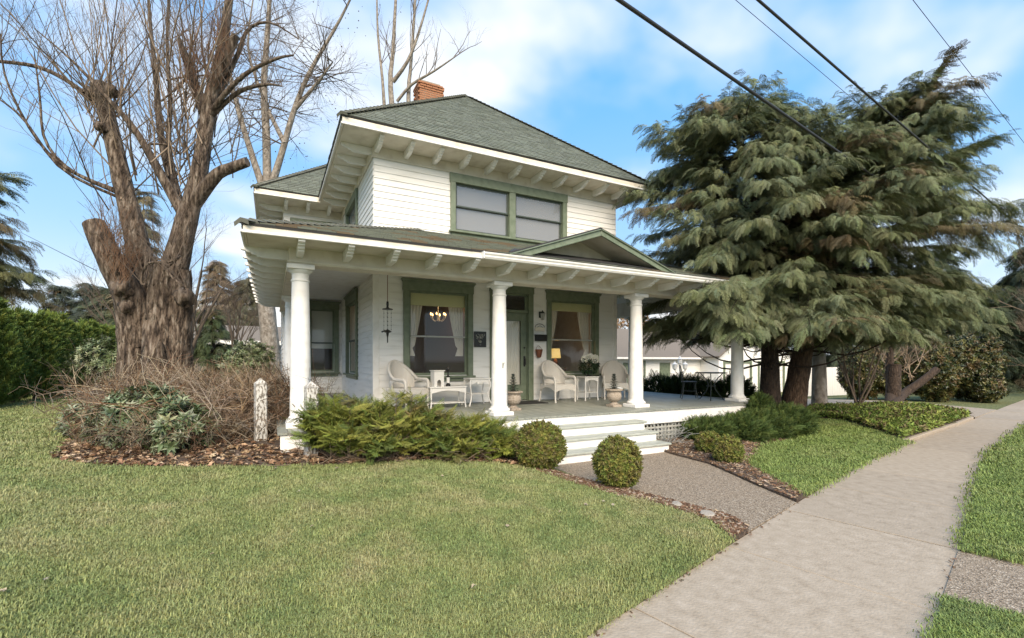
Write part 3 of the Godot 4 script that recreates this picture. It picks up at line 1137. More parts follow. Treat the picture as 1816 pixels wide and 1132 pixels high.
	b.span(Vector3(1.245, 6.216, -10.23), Vector3(9.195, 6.236, -9.505))
	b.span(Vector3(1.245, 6.216, -15.2), Vector3(1.96, 6.236, -10.231))
	b.span(Vector3(8.45, 6.216, -20.5), Vector3(9.195, 6.236, -10.231))
	b.span(Vector3(-0.385, 6.212, -15.26), Vector3(1.244, 6.232, -14.505))
	b.span(Vector3(-0.385, 6.212, -19.4), Vector3(0.33, 6.232, -15.261))
	part(b, "soffit", M.cream, house)
	for k in 11:
		bracket(Vector3(1.98 + 0.638 * k, 6.214, WZ + 0.03), 0.0)
	for k in 7:
		bracket(Vector3(WX0 - 0.03, 6.214, -10.3 - 0.63 * k), -PI / 2)
	for k in 3:
		bracket(Vector3(0.36 + 0.58 * k, 6.21, -15.22), 0.0)
	for k in 5:
		bracket(Vector3(0.28, 6.21, -15.4 - 0.63 * k), -PI / 2)

	# ---- chimney of single bricks
	var ch := holder("chimney", house, "red brick chimney behind the ridge", Transform3D(Basis(), Vector3(4.72, 0, -15.3)))
	b = MB.new()
	b.box(Vector3(0, 9.6, 0), Vector3(0.78, 2.5, 0.58))
	b.box(Vector3(0, 10.93, 0), Vector3(0.66, 0.06, 0.46))
	own(b, "chimney_core", M.mortar, ch)
	var br := MB.new()
	br.box(Vector3(), Vector3(0.2, 0.062, 0.1), Basis(), 0.005)
	var brick := br.mesh()
	for r in 17:
		var y := 9.62 + r * 0.075
		var out := 0.0 if r < 14 else 0.018 * (r - 13)
		var off := 0.0 if r % 2 == 0 else 0.105
		for k in 4:
			for s: float in [-1.0, 1.0]:
				put(brick, "brick", M.brick, ch, Transform3D(Basis(), Vector3(-0.315 + 0.21 * k + off * 0.5 - 0.03, y, s * (0.25 + out))), "", true)
		for k in 3:
			for s: float in [-1.0, 1.0]:
				put(brick, "brick", M.brick, ch, Transform3D(Basis(Vector3.UP, PI / 2), Vector3(s * (0.35 + out), y, -0.2 + 0.2 * k)), "", true)

	make_porch()


func shade(wnd: Node3D, wide: float, top: float, low: float) -> void:
	var b := MB.new()
	b.box(Vector3(0, (top + low) * 0.5, -0.105), Vector3(wide - 0.02, top - low, 0.006))
	b.box(Vector3(0, low, -0.104), Vector3(wide - 0.02, 0.025, 0.014), Basis(), 0.003)
	own(b, "roller_shade", M.shade, wnd, "yellow-green roller shade rolled most of the way up")


func make_door() -> void:
	var o := holder("front_door", house, "green front door with a lace-curtained glass and transom", Transform3D(Basis(), Vector3(5.24, DECK, WZ + 0.028)))
	var b := MB.new()
	for s: float in [-1.0, 1.0]:
		b.box(Vector3(s * 0.525, 1.33, 0.022), Vector3(0.14, 2.66, 0.05), Basis(), 0.006)
	b.box(Vector3(0, 2.74, 0.026), Vector3(1.22, 0.17, 0.058), Basis(), 0.006)
	b.box(Vector3(0, 2.835, 0.04), Vector3(1.3, 0.04, 0.09), Basis(), 0.008)
	for s: float in [-1.0, 1.0]:
		b.box(Vector3(s * 0.452, 1.31, -0.07), Vector3(0.02, 2.62, 0.14))
	b.box(Vector3(0, 2.215, -0.03), Vector3(0.884, 0.07, 0.09), Basis(), 0.005)
	b.box(Vector3(0, 2.63, -0.05), Vector3(0.884, 0.05, 0.1), Basis(), 0.005)
	for s: float in [-1.0, 1.0]:
		b.box(Vector3(s * 0.415, 2.43, -0.05), Vector3(0.05, 0.35, 0.05), Basis(), 0.005)
	own(b, "door_casing", M.green, o)
	b = MB.new()
	b.quad(Vector3(-0.39, 2.25, -0.05), Vector3(0.39, 2.25, -0.05), Vector3(0.39, 2.605, -0.05), Vector3(-0.39, 2.605, -0.05), Vector3.BACK)
	own(b, "transom_pane", M.glass, o)
	b = MB.new()
	for s: float in [-1.0, 1.0]:
		b.box(Vector3(s * 0.36, 1.1, -0.06), Vector3(0.16, 2.16, 0.045), Basis(), 0.005)
	b.box(Vector3(0, 2.09, -0.06), Vector3(0.56, 0.18, 0.045), Basis(), 0.005)
	b.box(Vector3(0, 0.2, -0.06), Vector3(0.56, 0.36, 0.045), Basis(), 0.005)
	for y: float in [0.385, 1.995]:
		b.box(Vector3(0, y, -0.035), Vector3(0.58, 0.03, 0.02), Basis(), 0.004)
	for s: float in [-1.0, 1.0]:
		b.box(Vector3(s * 0.285, 1.19, -0.035), Vector3(0.03, 1.58, 0.02), Basis(), 0.004)
	own(b, "door_leaf", M.green, o)
	b = MB.new()
	b.quad(Vector3(-0.275, 0.38, -0.06), Vector3(0.275, 0.38, -0.06), Vector3(0.275, 2.0, -0.06), Vector3(-0.275, 2.0, -0.06), Vector3.BACK)
	own(b, "door_pane", M.glass, o)
	b = MB.new()
	var g := []
	for i in 2:
		var row := PackedVector3Array()
		for j in 61:
			row.append(Vector3(-0.27 + 0.54 * j / 60.0, 0.4 + 1.58 * i, -0.1 + 0.012 * sin(j * 1.05) + 0.004 * sin(j * 2.7)))
		g.append(row)
	b.sheet(g)
	own(b, "lace_curtain", M.lace, o, "cream lace curtain behind the door glass")
	b = MB.new()
	b.box(Vector3(0.37, 0.98, -0.028), Vector3(0.05, 0.26, 0.012), Basis(), 0.004)
	b.tube(PackedVector3Array([Vector3(0.37, 0.9, -0.02), Vector3(0.37, 0.9, 0.03), Vector3(0.37, 1.05, 0.03), Vector3(0.37, 1.05, -0.02)]), PackedFloat32Array([.01, .011, .011, .01]), 8)
	b.lathe(PackedVector2Array([Vector2(0.0, 0.03), Vector2(0.02, 0.024), Vector2(0.022, 0.0)]), 12, Vector3(0.37, 1.32, -0.036), Basis(Vector3.RIGHT, PI / 2))
	own(b, "door_handle", M.black, o)


func make_porch() -> void:
	var b := MB.new()
	# ---- deck boards, laid front to back
	var dk := holder("porch_deck", house, "grey-green painted porch deck")
	var bm := [MB.new(), MB.new()]
	for k in 2:
		bm[k].box(Vector3(0, -0.016, 0), Vector3(0.128, 0.032, 1.0), Basis(), 0.003)
	var meshes := [bm[0].mesh(), bm[1].mesh()]
	var x := 0.13
	while x < 10.75:
		var z1 := -7.06
		var z0 := WZ - 0.0 if x > WX0 - 0.06 and x < WX1 + 0.06 else -15.2
		if x > 9.0:
			z0 = -14.6
		var k := rng.randi() % 2
		put(meshes[k], "deck_board", M.deck if k == 0 else M.deck2, dk, Transform3D(Basis(Vector3.RIGHT, Vector3.UP, Vector3(0, 0, z1 - z0)), Vector3(x, DECK + rng.randf_range(-0.0015, 0.001), (z0 + z1) * 0.5)))
		x += 0.132
	b = MB.new()
	b.span(Vector3(0.1, DECK - 0.29, -7.12), Vector3(10.76, DECK - 0.036, -7.085), 0.004)
	b.span(Vector3(10.7, DECK - 0.29, -14.6), Vector3(10.735, DECK - 0.036, -7.121), 0.004)
	b.span(Vector3(0.12, DECK - 0.29, -15.2), Vector3(0.155, DECK - 0.036, -7.121), 0.004)
	part(b, "deck_skirt", M.white, house)
	b = MB.new()
	b.span(Vector3(0.3, -0.1, -14.5), Vector3(10.5, DECK - 0.3, -8.2))
	part(b, "foundation", M.mortar, house)
	# lattice under the deck
	var la := holder("lattice", house, "blue-grey square lattice under the porch")
	var sl := MB.new()
	sl.box(Vector3(), Vector3(0.035, 0.44, 0.008))
	var slat := sl.mesh()
	for k in 42:
		put(slat, "slat", M.rail, la, Transform3D(Basis(), Vector3(6.48 + 0.098 * k, 0.16, -7.14)))
	for k in 5:
		put(slat, "slat", M.rail, la, Transform3D(Basis(Vector3(0, 1, 0), Vector3(-9.4, 0, 0), Vector3.BACK), Vector3(8.5, 0.02 + 0.085 * k, -7.131)))
	# steps
	var st := holder("front_steps", house, "wide front steps with white risers and grey-green treads")
	for k in 3:
		var y := DECK - 0.1625 * (k + 1)
		var zf := -7.06 + 0.31 * (k + 1)
		b = MB.new()
		b.span(Vector3(3.55, y - 0.038, zf - 0.345), Vector3(6.40, y, zf), 0.008)
		part(b, "tread", M.tread, st)
		b = MB.new()
		b.span(Vector3(3.58, y - 0.165, zf - 0.06), Vector3(6.36, y - 0.038, zf - 0.03), 0.002)
		part(b, "riser", M.white, st)
		b = MB.new()
		b.span(Vector3(6.325, 0.0, -7.08), Vector3(6.355, y - 0.04, zf - 0.061), 0.002)
		part(b, "stringer", M.white, st)
	for xx: float in [0.38, 3.69, 6.95, 10.2]:
		column(xx, -7.66)
	column(0.38, -11.4)
	column(0.42, -14.95)
	column(10.2, -11.4)
	column(10.2, -14.4)
	# beam
	b = MB.new()
	b.span(Vector3(0.22, 3.06, -7.82), Vector3(10.36, 3.53, -7.5), 0.006)
	b.span(Vector3(0.22, 3.06, -15.2), Vector3(0.54, 3.53, -7.821), 0.006)
	b.span(Vector3(10.04, 3.06, -14.6), Vector3(10.36, 3.53, -7.821), 0.006)
	part(b, "porch_beam", M.cream, house)
	b = MB.new()
	b.span(Vector3(0.2, 3.075, -7.499), Vector3(10.38, 3.105, -7.475), 0.006)
	b.span(Vector3(0.195, 3.075, -15.2), Vector3(0.219, 3.105, -7.475), 0.006)
	part(b, "beam_moulding", M.cream, house)
	b = MB.new()
	b.span(Vector3(0.541, 3.5, WZ), Vector3(10.039, 3.52, -7.821))
	b.span(Vector3(0.541, 3.5, -15.24), Vector3(WX0, 3.52, WZ - 0.001))
	b.span(Vector3(WX1, 3.5, -14.6), Vector3(10.039, 3.52, WZ - 0.001))
	part(b, "porch_ceiling", M.white, house)
	# ---- porch roof
	var run := 3.35
	var sl3 := Vector3(0, PITCH * run, -run)
	var yw := PY + PITCH * run
	b = MB.new()
	slab(b, [Vector3(PX0, PY, PZ), Vector3(PX1, PY, PZ), Vector3(PX1 - run, yw, WZ), Vector3(PX0 + run, yw, WZ)], 0.035)
	slab(b, [Vector3(PX0, PY, PZ), Vector3(PX0 + run, yw, WZ), Vector3(WX0, PY + PITCH * (WX0 - PX0), WZ), Vector3(WX0, PY + PITCH * (WX0 - PX0), -15.25), Vector3(PX0, PY, -15.25)], 0.035)
	slab(b, [Vector3(PX1, PY, PZ), Vector3(PX1 - run, yw, WZ), Vector3(WX1, PY + PITCH * (PX1 - WX1), WZ), Vector3(WX1, PY + PITCH * (PX1 - WX1), -15.0), Vector3(PX1, PY, -15.0)], 0.07)
	var roof := part(b, "porch_roof", M.tar, house)
	b = MB.new()
	b.tint = true
	roof_plane(b, Vector3(PX0, PY, PZ), Vector3(PX1, PY, PZ), sl3, PackedVector2Array([Vector2(-0.02, -0.03), Vector2(11.3, -0.03), Vector2(11.28 - run, sl3.length()), Vector2(run, sl3.length())]), 0.125, 0.0, 0.12)
	var s2 := Vector3(run, PITCH * run, 0)
	var wl2 := s2.length() / run * (WX0 - PX0)
	roof_plane(b, Vector3(PX0, PY, PZ), Vector3(PX0, PY, -15.25), s2, PackedVector2Array([Vector2(-0.02, -0.03), Vector2(8.4, -0.03), Vector2(8.4, wl2), Vector2(3.35, wl2), Vector2(3.35, s2.length())]), 0.125, 0.0, 0.1)
	hip_caps(b, Vector3(PX0, PY, PZ), Vector3(PX0 + run, yw, WZ), Vector3(1, 0, 1))
	hip_caps(b, Vector3(PX1, PY, PZ), Vector3(PX1 - run, yw, WZ), Vector3(-1, 0, 1))
	var sh := part(b, "roof_shingle", M.shingle, roof)
	sh.set_meta("kind", "stuff")
	# eaves
	b = MB.new()
	b.span(Vector3(PX0 + 0.02, 3.285, PZ - 0.05), Vector3(PX1 - 0.02, 3.385, PZ - 0.02), 0.004)
	b.span(Vector3(PX0 + 0.02, 3.285, -15.2), Vector3(PX0 + 0.05, 3.385, PZ - 0.051), 0.004)
	b.span(Vector3(PX1 - 0.05, 3.285, -15.0), Vector3(PX1 - 0.02, 3.385, PZ - 0.051), 0.004)
	part(b, "fascia", M.cream, house)
	b = MB.new()
	b.span(Vector3(PX0 - 0.01, 3.275, PZ - 0.019), Vector3(3.0, 3.315, PZ + 0.01), 0.008)
	b.span(Vector3(PX0 - 0.01, 3.275, -15.2), Vector3(PX0 + 0.019, 3.315, PZ + 0.01), 0.008)
	part(b, "eave_moulding", M.white, house)
	b = MB.new()
	b.span(Vector3(PX0 + 0.055, 3.287, -7.5), Vector3(PX1 - 0.055, 3.305, PZ - 0.055))
	b.span(Vector3(PX0 + 0.055, 3.287, -15.2), Vector3(0.22, 3.305, -7.501))
	b.span(Vector3(10.36, 3.287, -15.0), Vector3(PX1 - 0.055, 3.305, -7.501))
	part(b, "soffit", M.cream, house)
	for k in 16:
		bracket(Vector3(0.36 + 0.645 * k, 3.286, -7.5), 0.0)
	for k in 12:
		bracket(Vector3(0.22, 3.286, -7.75 - 0.62 * k), -PI / 2)
	for k in 11:
		bracket(Vector3(10.36, 3.286, -7.75 - 0.62 * k), PI / 2)
	# gutter over the right part of the front
	b = MB.new()
	var gp := PackedVector2Array([Vector2(0.0, 0.0), Vector2(0.055, 0.0), Vector2(0.075, 0.03), Vector2(0.075, 0.05), Vector2(0.095, 0.075), Vector2(0.1, 0.1), Vector2(0.092, 0.1), Vector2(0.086, 0.08), Vector2(0.066, 0.052), Vector2(0.05, 0.01), Vector2(0.008, 0.01), Vector2(0.0, 0.1)])
	b.prism(gp, 3.0, PX1, Transform3D(Basis(Vector3(0, 0, 1), Vector3(0, 1, 0), Vector3(1, 0, 0)), Vector3(0, 3.275, PZ - 0.018)))
	b.span(Vector3(2.985, 3.27, PZ - 0.019), Vector3(3.0, 3.38, PZ + 0.088))
	part(b, "gutter", M.white, house)
	# ---- little pediment over the steps
	var pd := holder("pediment", house, "low green-edged pediment on the porch roof over the steps")
	var cx := 5.39
	var hw := 1.9
	var py0 := 3.44
	var py1 := 4.10
	var zb := -8.95
	b = MB.new()
	for s: float in [-1.0, 1.0]:
		slab(b, [Vector3(cx, py1, -6.88), Vector3(cx + s * hw, py0, -6.88), Vector3(cx + s * hw, py0, -7.2), Vector3(cx, py1, zb)], 0.03)
	part(b, "pediment_roof", M.tar, pd)
	for s: float in [-1.0, 1.0]:
		var dir := Vector3(s * hw, py0 - py1, 0).normalized()
		var yaw := Basis(dir * s, Vector3(-dir.y * s, dir.x * s, 0), Vector3.BACK)
		b = MB.new()
		var mid := Vector3(cx + s * hw * 0.5, (py0 + py1) * 0.5, -6.9)
		b.box(mid + yaw * Vector3(s * 0.02, -0.085, 0.01), Vector3(hw * 1.06 - 0.03, 0.11, 0.03), yaw, 0.004)
		b.box(mid + yaw * Vector3(s * 0.02, -0.135, 0.03), Vector3(hw * 1.06 - 0.08, 0.03, 0.035), yaw, 0.006)
		b.box(mid + yaw * Vector3(s * 0.02, -0.04, 0.035), Vector3(hw * 1.06 - 0.02, 0.022, 0.04), yaw, 0.006)
		part(b, "rake_board", M.green, pd)
		b = MB.new()
		b.box(mid + yaw * Vector3(0, -0.1, -0.36), Vector3(hw * 1.04, 0.02, 0.66), yaw)
		part(b, "rake_soffit", M.cream, pd)
	b = MB.new()
	b.prism(PackedVector2Array([Vector2(cx - hw * 0.72, 3.56), Vector2(cx + hw * 0.72, 3.56), Vector2(cx, 4.02)]), -7.6, -7.56, Transform3D())
	part(b, "tympanum", M.cream, pd)
	b = MB.new()
	slab(b, [Vector3(cx - hw, PY + 0.045, PZ - 0.03), Vector3(cx + hw, PY + 0.045, PZ - 0.03), Vector3(cx + hw * 0.75, PY + PITCH * 0.75 + 0.045, PZ - 0.75), Vector3(cx - hw * 0.75, PY + PITCH * 0.75 + 0.045, PZ - 0.75)], 0.02)
	part(b, "roof_membrane", M.tar, pd)
	# small bracket hook on the middle column
	b = MB.new()
	b.box(Vector3(3.69, 1.56, -7.515), Vector3(0.035, 0.1, 0.012), Basis(), 0.003)
	b.tube(PackedVector3Array([Vector3(3.69, 1.58, -7.51), Vector3(3.69, 1.58, -7.47), Vector3(3.69, 1.61, -7.455)]), PackedFloat32Array([.006, .006, .005]), 6)
	part(b, "column_hook", M.rail, house)


# ---------------------------------------------------------------- things on the porch
func curve_pts(l: Array) -> PackedVector3Array:
	return PackedVector3Array(l)


func evens(n: int, r: float) -> PackedFloat32Array:
	var a := PackedFloat32Array()
	a.resize(n)
	a.fill(r)
	return a


func smooth_line(ctrl: Array, n: int) -> PackedVector3Array:
	var c := Curve3D.new()
	for i in ctrl.size():
		var t: Vector3 = (ctrl[mini(i + 1, ctrl.size() - 1)] - ctrl[maxi(i - 1, 0)]) / 6.0
		c.add_point(ctrl[i], -t, t)
	var out := PackedVector3Array()
	for k in n:
		out.append(c.sample(mini(int(float(k) / (n - 1) * (ctrl.size() - 1)), ctrl.size() - 2), fmod(float(k) / (n - 1) * (ctrl.size() - 1), 1.0) if k < n - 1 else 1.0))
	return out


func seat_rim(t: float) -> Vector3:   # the rolled rim of a wicker armchair, t from -1 to 1 round the back
	var a := absf(t)
	var p := Vector3()
	if a < 0.5:
		p.x = 0.335 * sin(t * PI)
		p.z = -0.03 - 0.30 * cos(t * PI)
	else:
		p.x = 0.335 * signf(t)
		p.z = -0.03 + (a - 0.5) * 0.66
	p.y = 0.62 + 0.36 * pow(0.5 + 0.5 * cos(PI * minf(a / 0.6, 1.0)), 0.9) - 0.02 * a
	return p


func wicker_chair(label: String, at: Vector3, turn: float) -> Node3D:
	var o := thing("wicker_armchair", label, "armchair", at, turn, "white wicker armchairs on the porch")
	var b := MB.new()
	var g := []
	for i in 7:
		var row := PackedVector3Array()
		for j in 29:
			var p := seat_rim(lerpf(-0.47, 0.47, j / 28.0))
			var y := lerpf(0.36, p.y, i / 6.0)
			var lean := 0.10 * (y - 0.4) / 0.6
			row.append(Vector3(p.x * (0.92 + lean * 0.6), y, p.z * (0.9 + lean)))
		g.append(row)
	b.sheet(g, 0.022)
	own(b, "backrest", M.wicker, o)
	b = MB.new()
	var line := PackedVector3Array()
	for j in 49:
		var p := seat_rim(lerpf(-1.0, 1.0, j / 48.0))
		var lean := 0.10 * maxf(0.0, p.y - 0.62) / 0.36
		line.append(Vector3(p.x * (0.95 + lean * 0.6), p.y, p.z * (0.95 + lean) + (0.0)))
	b.tube(line, evens(49, 0.036), 8)
	own(b, "rolled_rim", M.wicker, o)
	for s: float in [-1.0, 1.0]:
		b = MB.new()
		var leg := smooth_line([Vector3(s * 0.318, 0.60, 0.27), Vector3(s * 0.318, 0.57, 0.325), Vector3(s * 0.315, 0.45, 0.345), Vector3(s * 0.31, 0.2, 0.335), Vector3(s * 0.305, 0.0, 0.345)], 14)
		b.tube(leg, PackedFloat32Array([.036, .038, .038, .036, .034, .032, .03, .028, .026, .024, .022, .021, .022, .024]), 8)
		own(b, "leg", M.wicker, o)
		b = MB.new()
		b.tube(curve_pts([Vector3(s * 0.28, 0.42, -0.24), Vector3(s * 0.285, 0.2, -0.26), Vector3(s * 0.3, 0.0, -0.29)]), PackedFloat32Array([.024, .022, .022]), 8)
		own(b, "leg", M.wicker, o)
		b = MB.new()
		var sd := []
		for i in 4:
			var row := PackedVector3Array()
			for j in 9:
				var u := j / 8.0
				row.append(Vector3(s * 0.315, lerpf(0.40, 0.27 + 0.09 * sin(u * PI), i / 3.0), lerpf(-0.24, 0.33, u)))
			sd.append(row)
		b.sheet(sd, 0.016)
		var ar := []
		for i in 3:
			var row := PackedVector3Array()
			for j in 7:
				var u := j / 6.0
				row.append(Vector3(s * 0.318, lerpf(0.585, 0.52 + 0.04 * sin(u * PI), i / 2.0), lerpf(-0.1, 0.3, u)))
			ar.append(row)
		b.sheet(ar, 0.014)
		own(b, "arm_panel", M.wicker, o)
	b = MB.new()
	b.box(Vector3(0, 0.40, 0.02), Vector3(0.60, 0.06, 0.6), Basis(), 0.02)
	own(b, "seat", M.wicker, o)
	b = MB.new()
	var ap := []
	for i in 4:
		var row := PackedVector3Array()
		for j in 13:
			var u := j / 12.0
			row.append(Vector3(lerpf(-0.3, 0.3, u), lerpf(0.41, 0.24 + 0.07 * sin(u * PI) + 0.015 * absf(sin(u * PI * 4.0)), i / 3.0), 0.335))
		ap.append(row)
	b.sheet(ap, 0.016)
	own(b, "apron", M.wicker, o)
	return o


func small_table(called: String, label: String, at: Vector3, turn: float, w: float, d: float, h: float, splay: float, shelf: float) -> Node3D:
	var o := thing(called, label, "table", at, turn)
	var b := MB.new()
	b.box(Vector3(0, h - 0.015, 0), Vector3(w, 0.03, d), Basis(), 0.008)
	own(b, "tabletop", M.white_furniture, o)
	for sx: float in [-1.0, 1.0]:
		for sz: float in [-1.0, 1.0]:
			b = MB.new()
			var x := sx * (w * 0.5 - 0.035)
			var z := sz * (d * 0.5 - 0.035)
			b.tube(smooth_line([Vector3(x, h - 0.03, z), Vector3(x + sx * splay * 0.4, h * 0.72, z + sz * splay * 0.4), Vector3(x - sx * splay * 0.3, h * 0.35, z - sz * splay * 0.3), Vector3(x + sx * splay, 0.0, z + sz * splay)], 10), PackedFloat32Array([.024, .023, .021, .019, .017, .016, .015, .015, .017, .02]), 8)
			own(b, "leg", M.white_furniture, o)
	for sz: float in [-1.0, 1.0]:
		b = MB.new()
		var outline := PackedVector2Array([Vector2(w * 0.5 - 0.04, h - 0.03), Vector2(-w * 0.5 + 0.04, h - 0.03)])
		for j in 17:
			var u := j / 16.0
			outline.append(Vector2(lerpf(-w * 0.5 + 0.04, w * 0.5 - 0.04, u), h - 0.14 + 0.06 * sin(u * PI)))
		b.prism(outline, sz * (d * 0.5 - 0.03) - 0.007, sz * (d * 0.5 - 0.03) + 0.007, Transform3D())
		own(b, "apron", M.white_furniture, o)
	b = MB.new()
	b.box(Vector3(0, shelf, 0), Vector3(w - 0.07, 0.018, d - 0.07), Basis(), 0.004)
	own(b, "shelf", M.white_furniture, o)
	return o


func leaf_mesh(l: float, w: float, fold := 0.25, droop := 0.2) -> MB:
	var b := MB.new()
	b.tint = true
	add_leaf(b, Vector3(), Vector3.BACK, Vector3.UP, l, w, fold, droop)
	return b


func add_leaf(b: MB, at: Vector3, dir: Vector3, up: Vector3, l: float, w: float, fold := 0.25, droop := 0.2) -> void:
	var x := dir.cross(up).normalized()
	var u := x.cross(dir).normalized()
	var m := at + dir * (l * 0.45) + u * (l * 0.06)
	var t := at + dir * l - u * (l * droop)
	var a := m + x * (w * 0.5) + u * (w * fold)
	var c := m - x * (w * 0.5) + u * (w * fold)
	b.tri(at, a, m, u)
	b.tri(at, m, c, u)
	b.tri(a, t, m, u)
	b.tri(m, t, c, u)


func rnd_dir(up_bias := 0.0) -> Vector3:
	var v := Vector3(rng.randfn(), rng.randfn() + up_bias, rng.randfn())
	return v.normalized()


func tone(r: float, g: float, b: float, vary := 0.2) -> Color:
	var s := rng.randf_range(1.0 - vary, 1.0 + vary)
	return Color(r * s * rng.randf_range(0.93, 1.07), g * s, b * s * rng.randf_range(0.9, 1.1))


func urn(label: String, at: Vector3, turn: float, plant_h: float) -> void:
	var o := thing("urn_planter", label, "planter", at, turn, "stone urns flanking the steps")
	var b := MB.new()
	b.box(Vector3(0, 0.025, 0), Vector3(0.24, 0.05, 0.24), Basis(), 0.006)
	b.lathe(PackedVector2Array([Vector2(.105, .05), Vector2(.11, .06), Vector2(.085, .075), Vector2(.065, .1), Vector2(.07, .115)]), 24)
	own(b, "foot", M.urn, o)
	b = MB.new()
	b.lathe(PackedVector2Array([Vector2(.07, .115), Vector2(.11, .13), Vector2(.145, .165), Vector2(.162, .21), Vector2(.16, .26), Vector2(.15, .31), Vector2(.155, .335)]), 28)
	own(b, "bowl", M.urn, o)
	b = MB.new()
	b.lathe(PackedVector2Array([Vector2(.155, .335), Vector2(.185, .345), Vector2(.198, .36), Vector2(.198, .375), Vector2(.18, .385), Vector2(.165, .375), Vector2(.16, .35), Vector2(.0, .345)]), 28)
	own(b, "rim", M.urn, o)
	var p := thing("dwarf_conifer", "small blue-green dwarf conifer growing in the " + ("urn beside the middle column" if at.x < 5.0 else "urn beside the right-hand column"), "plant", at + Vector3(0, 0.34, 0))
	b = MB.new()
	b.tube(curve_pts([Vector3(0, 0, 0), Vector3(0, plant_h * 0.9, 0)]), PackedFloat32Array([.012, .004]), 6)
	own(b, "stem", M.twig, p)
	b = MB.new()
	b.tint = true
	for k in 1500:
		var h := pow(rng.randf(), 1.3)
		var r := 0.13 * (1.0 - h) * (0.55 + 0.45 * sin(h * 40.0)) + 0.012
		var a := rng.randf() * TAU
		var rr := r * sqrt(rng.randf())
		var q := Vector3(cos(a) * rr, h * plant_h + 0.02, sin(a) * rr)
		var dir := (Vector3(cos(a), 0.5, sin(a)) + rnd_dir() * 0.4).normalized()
		b.col = tone(.035, .06, .05, 0.4)
		add_leaf(b, q, dir, Vector3.UP, rng.randf_range(0.02, 0.045), 0.007)
	own(b, "needles", M.leaf, p)


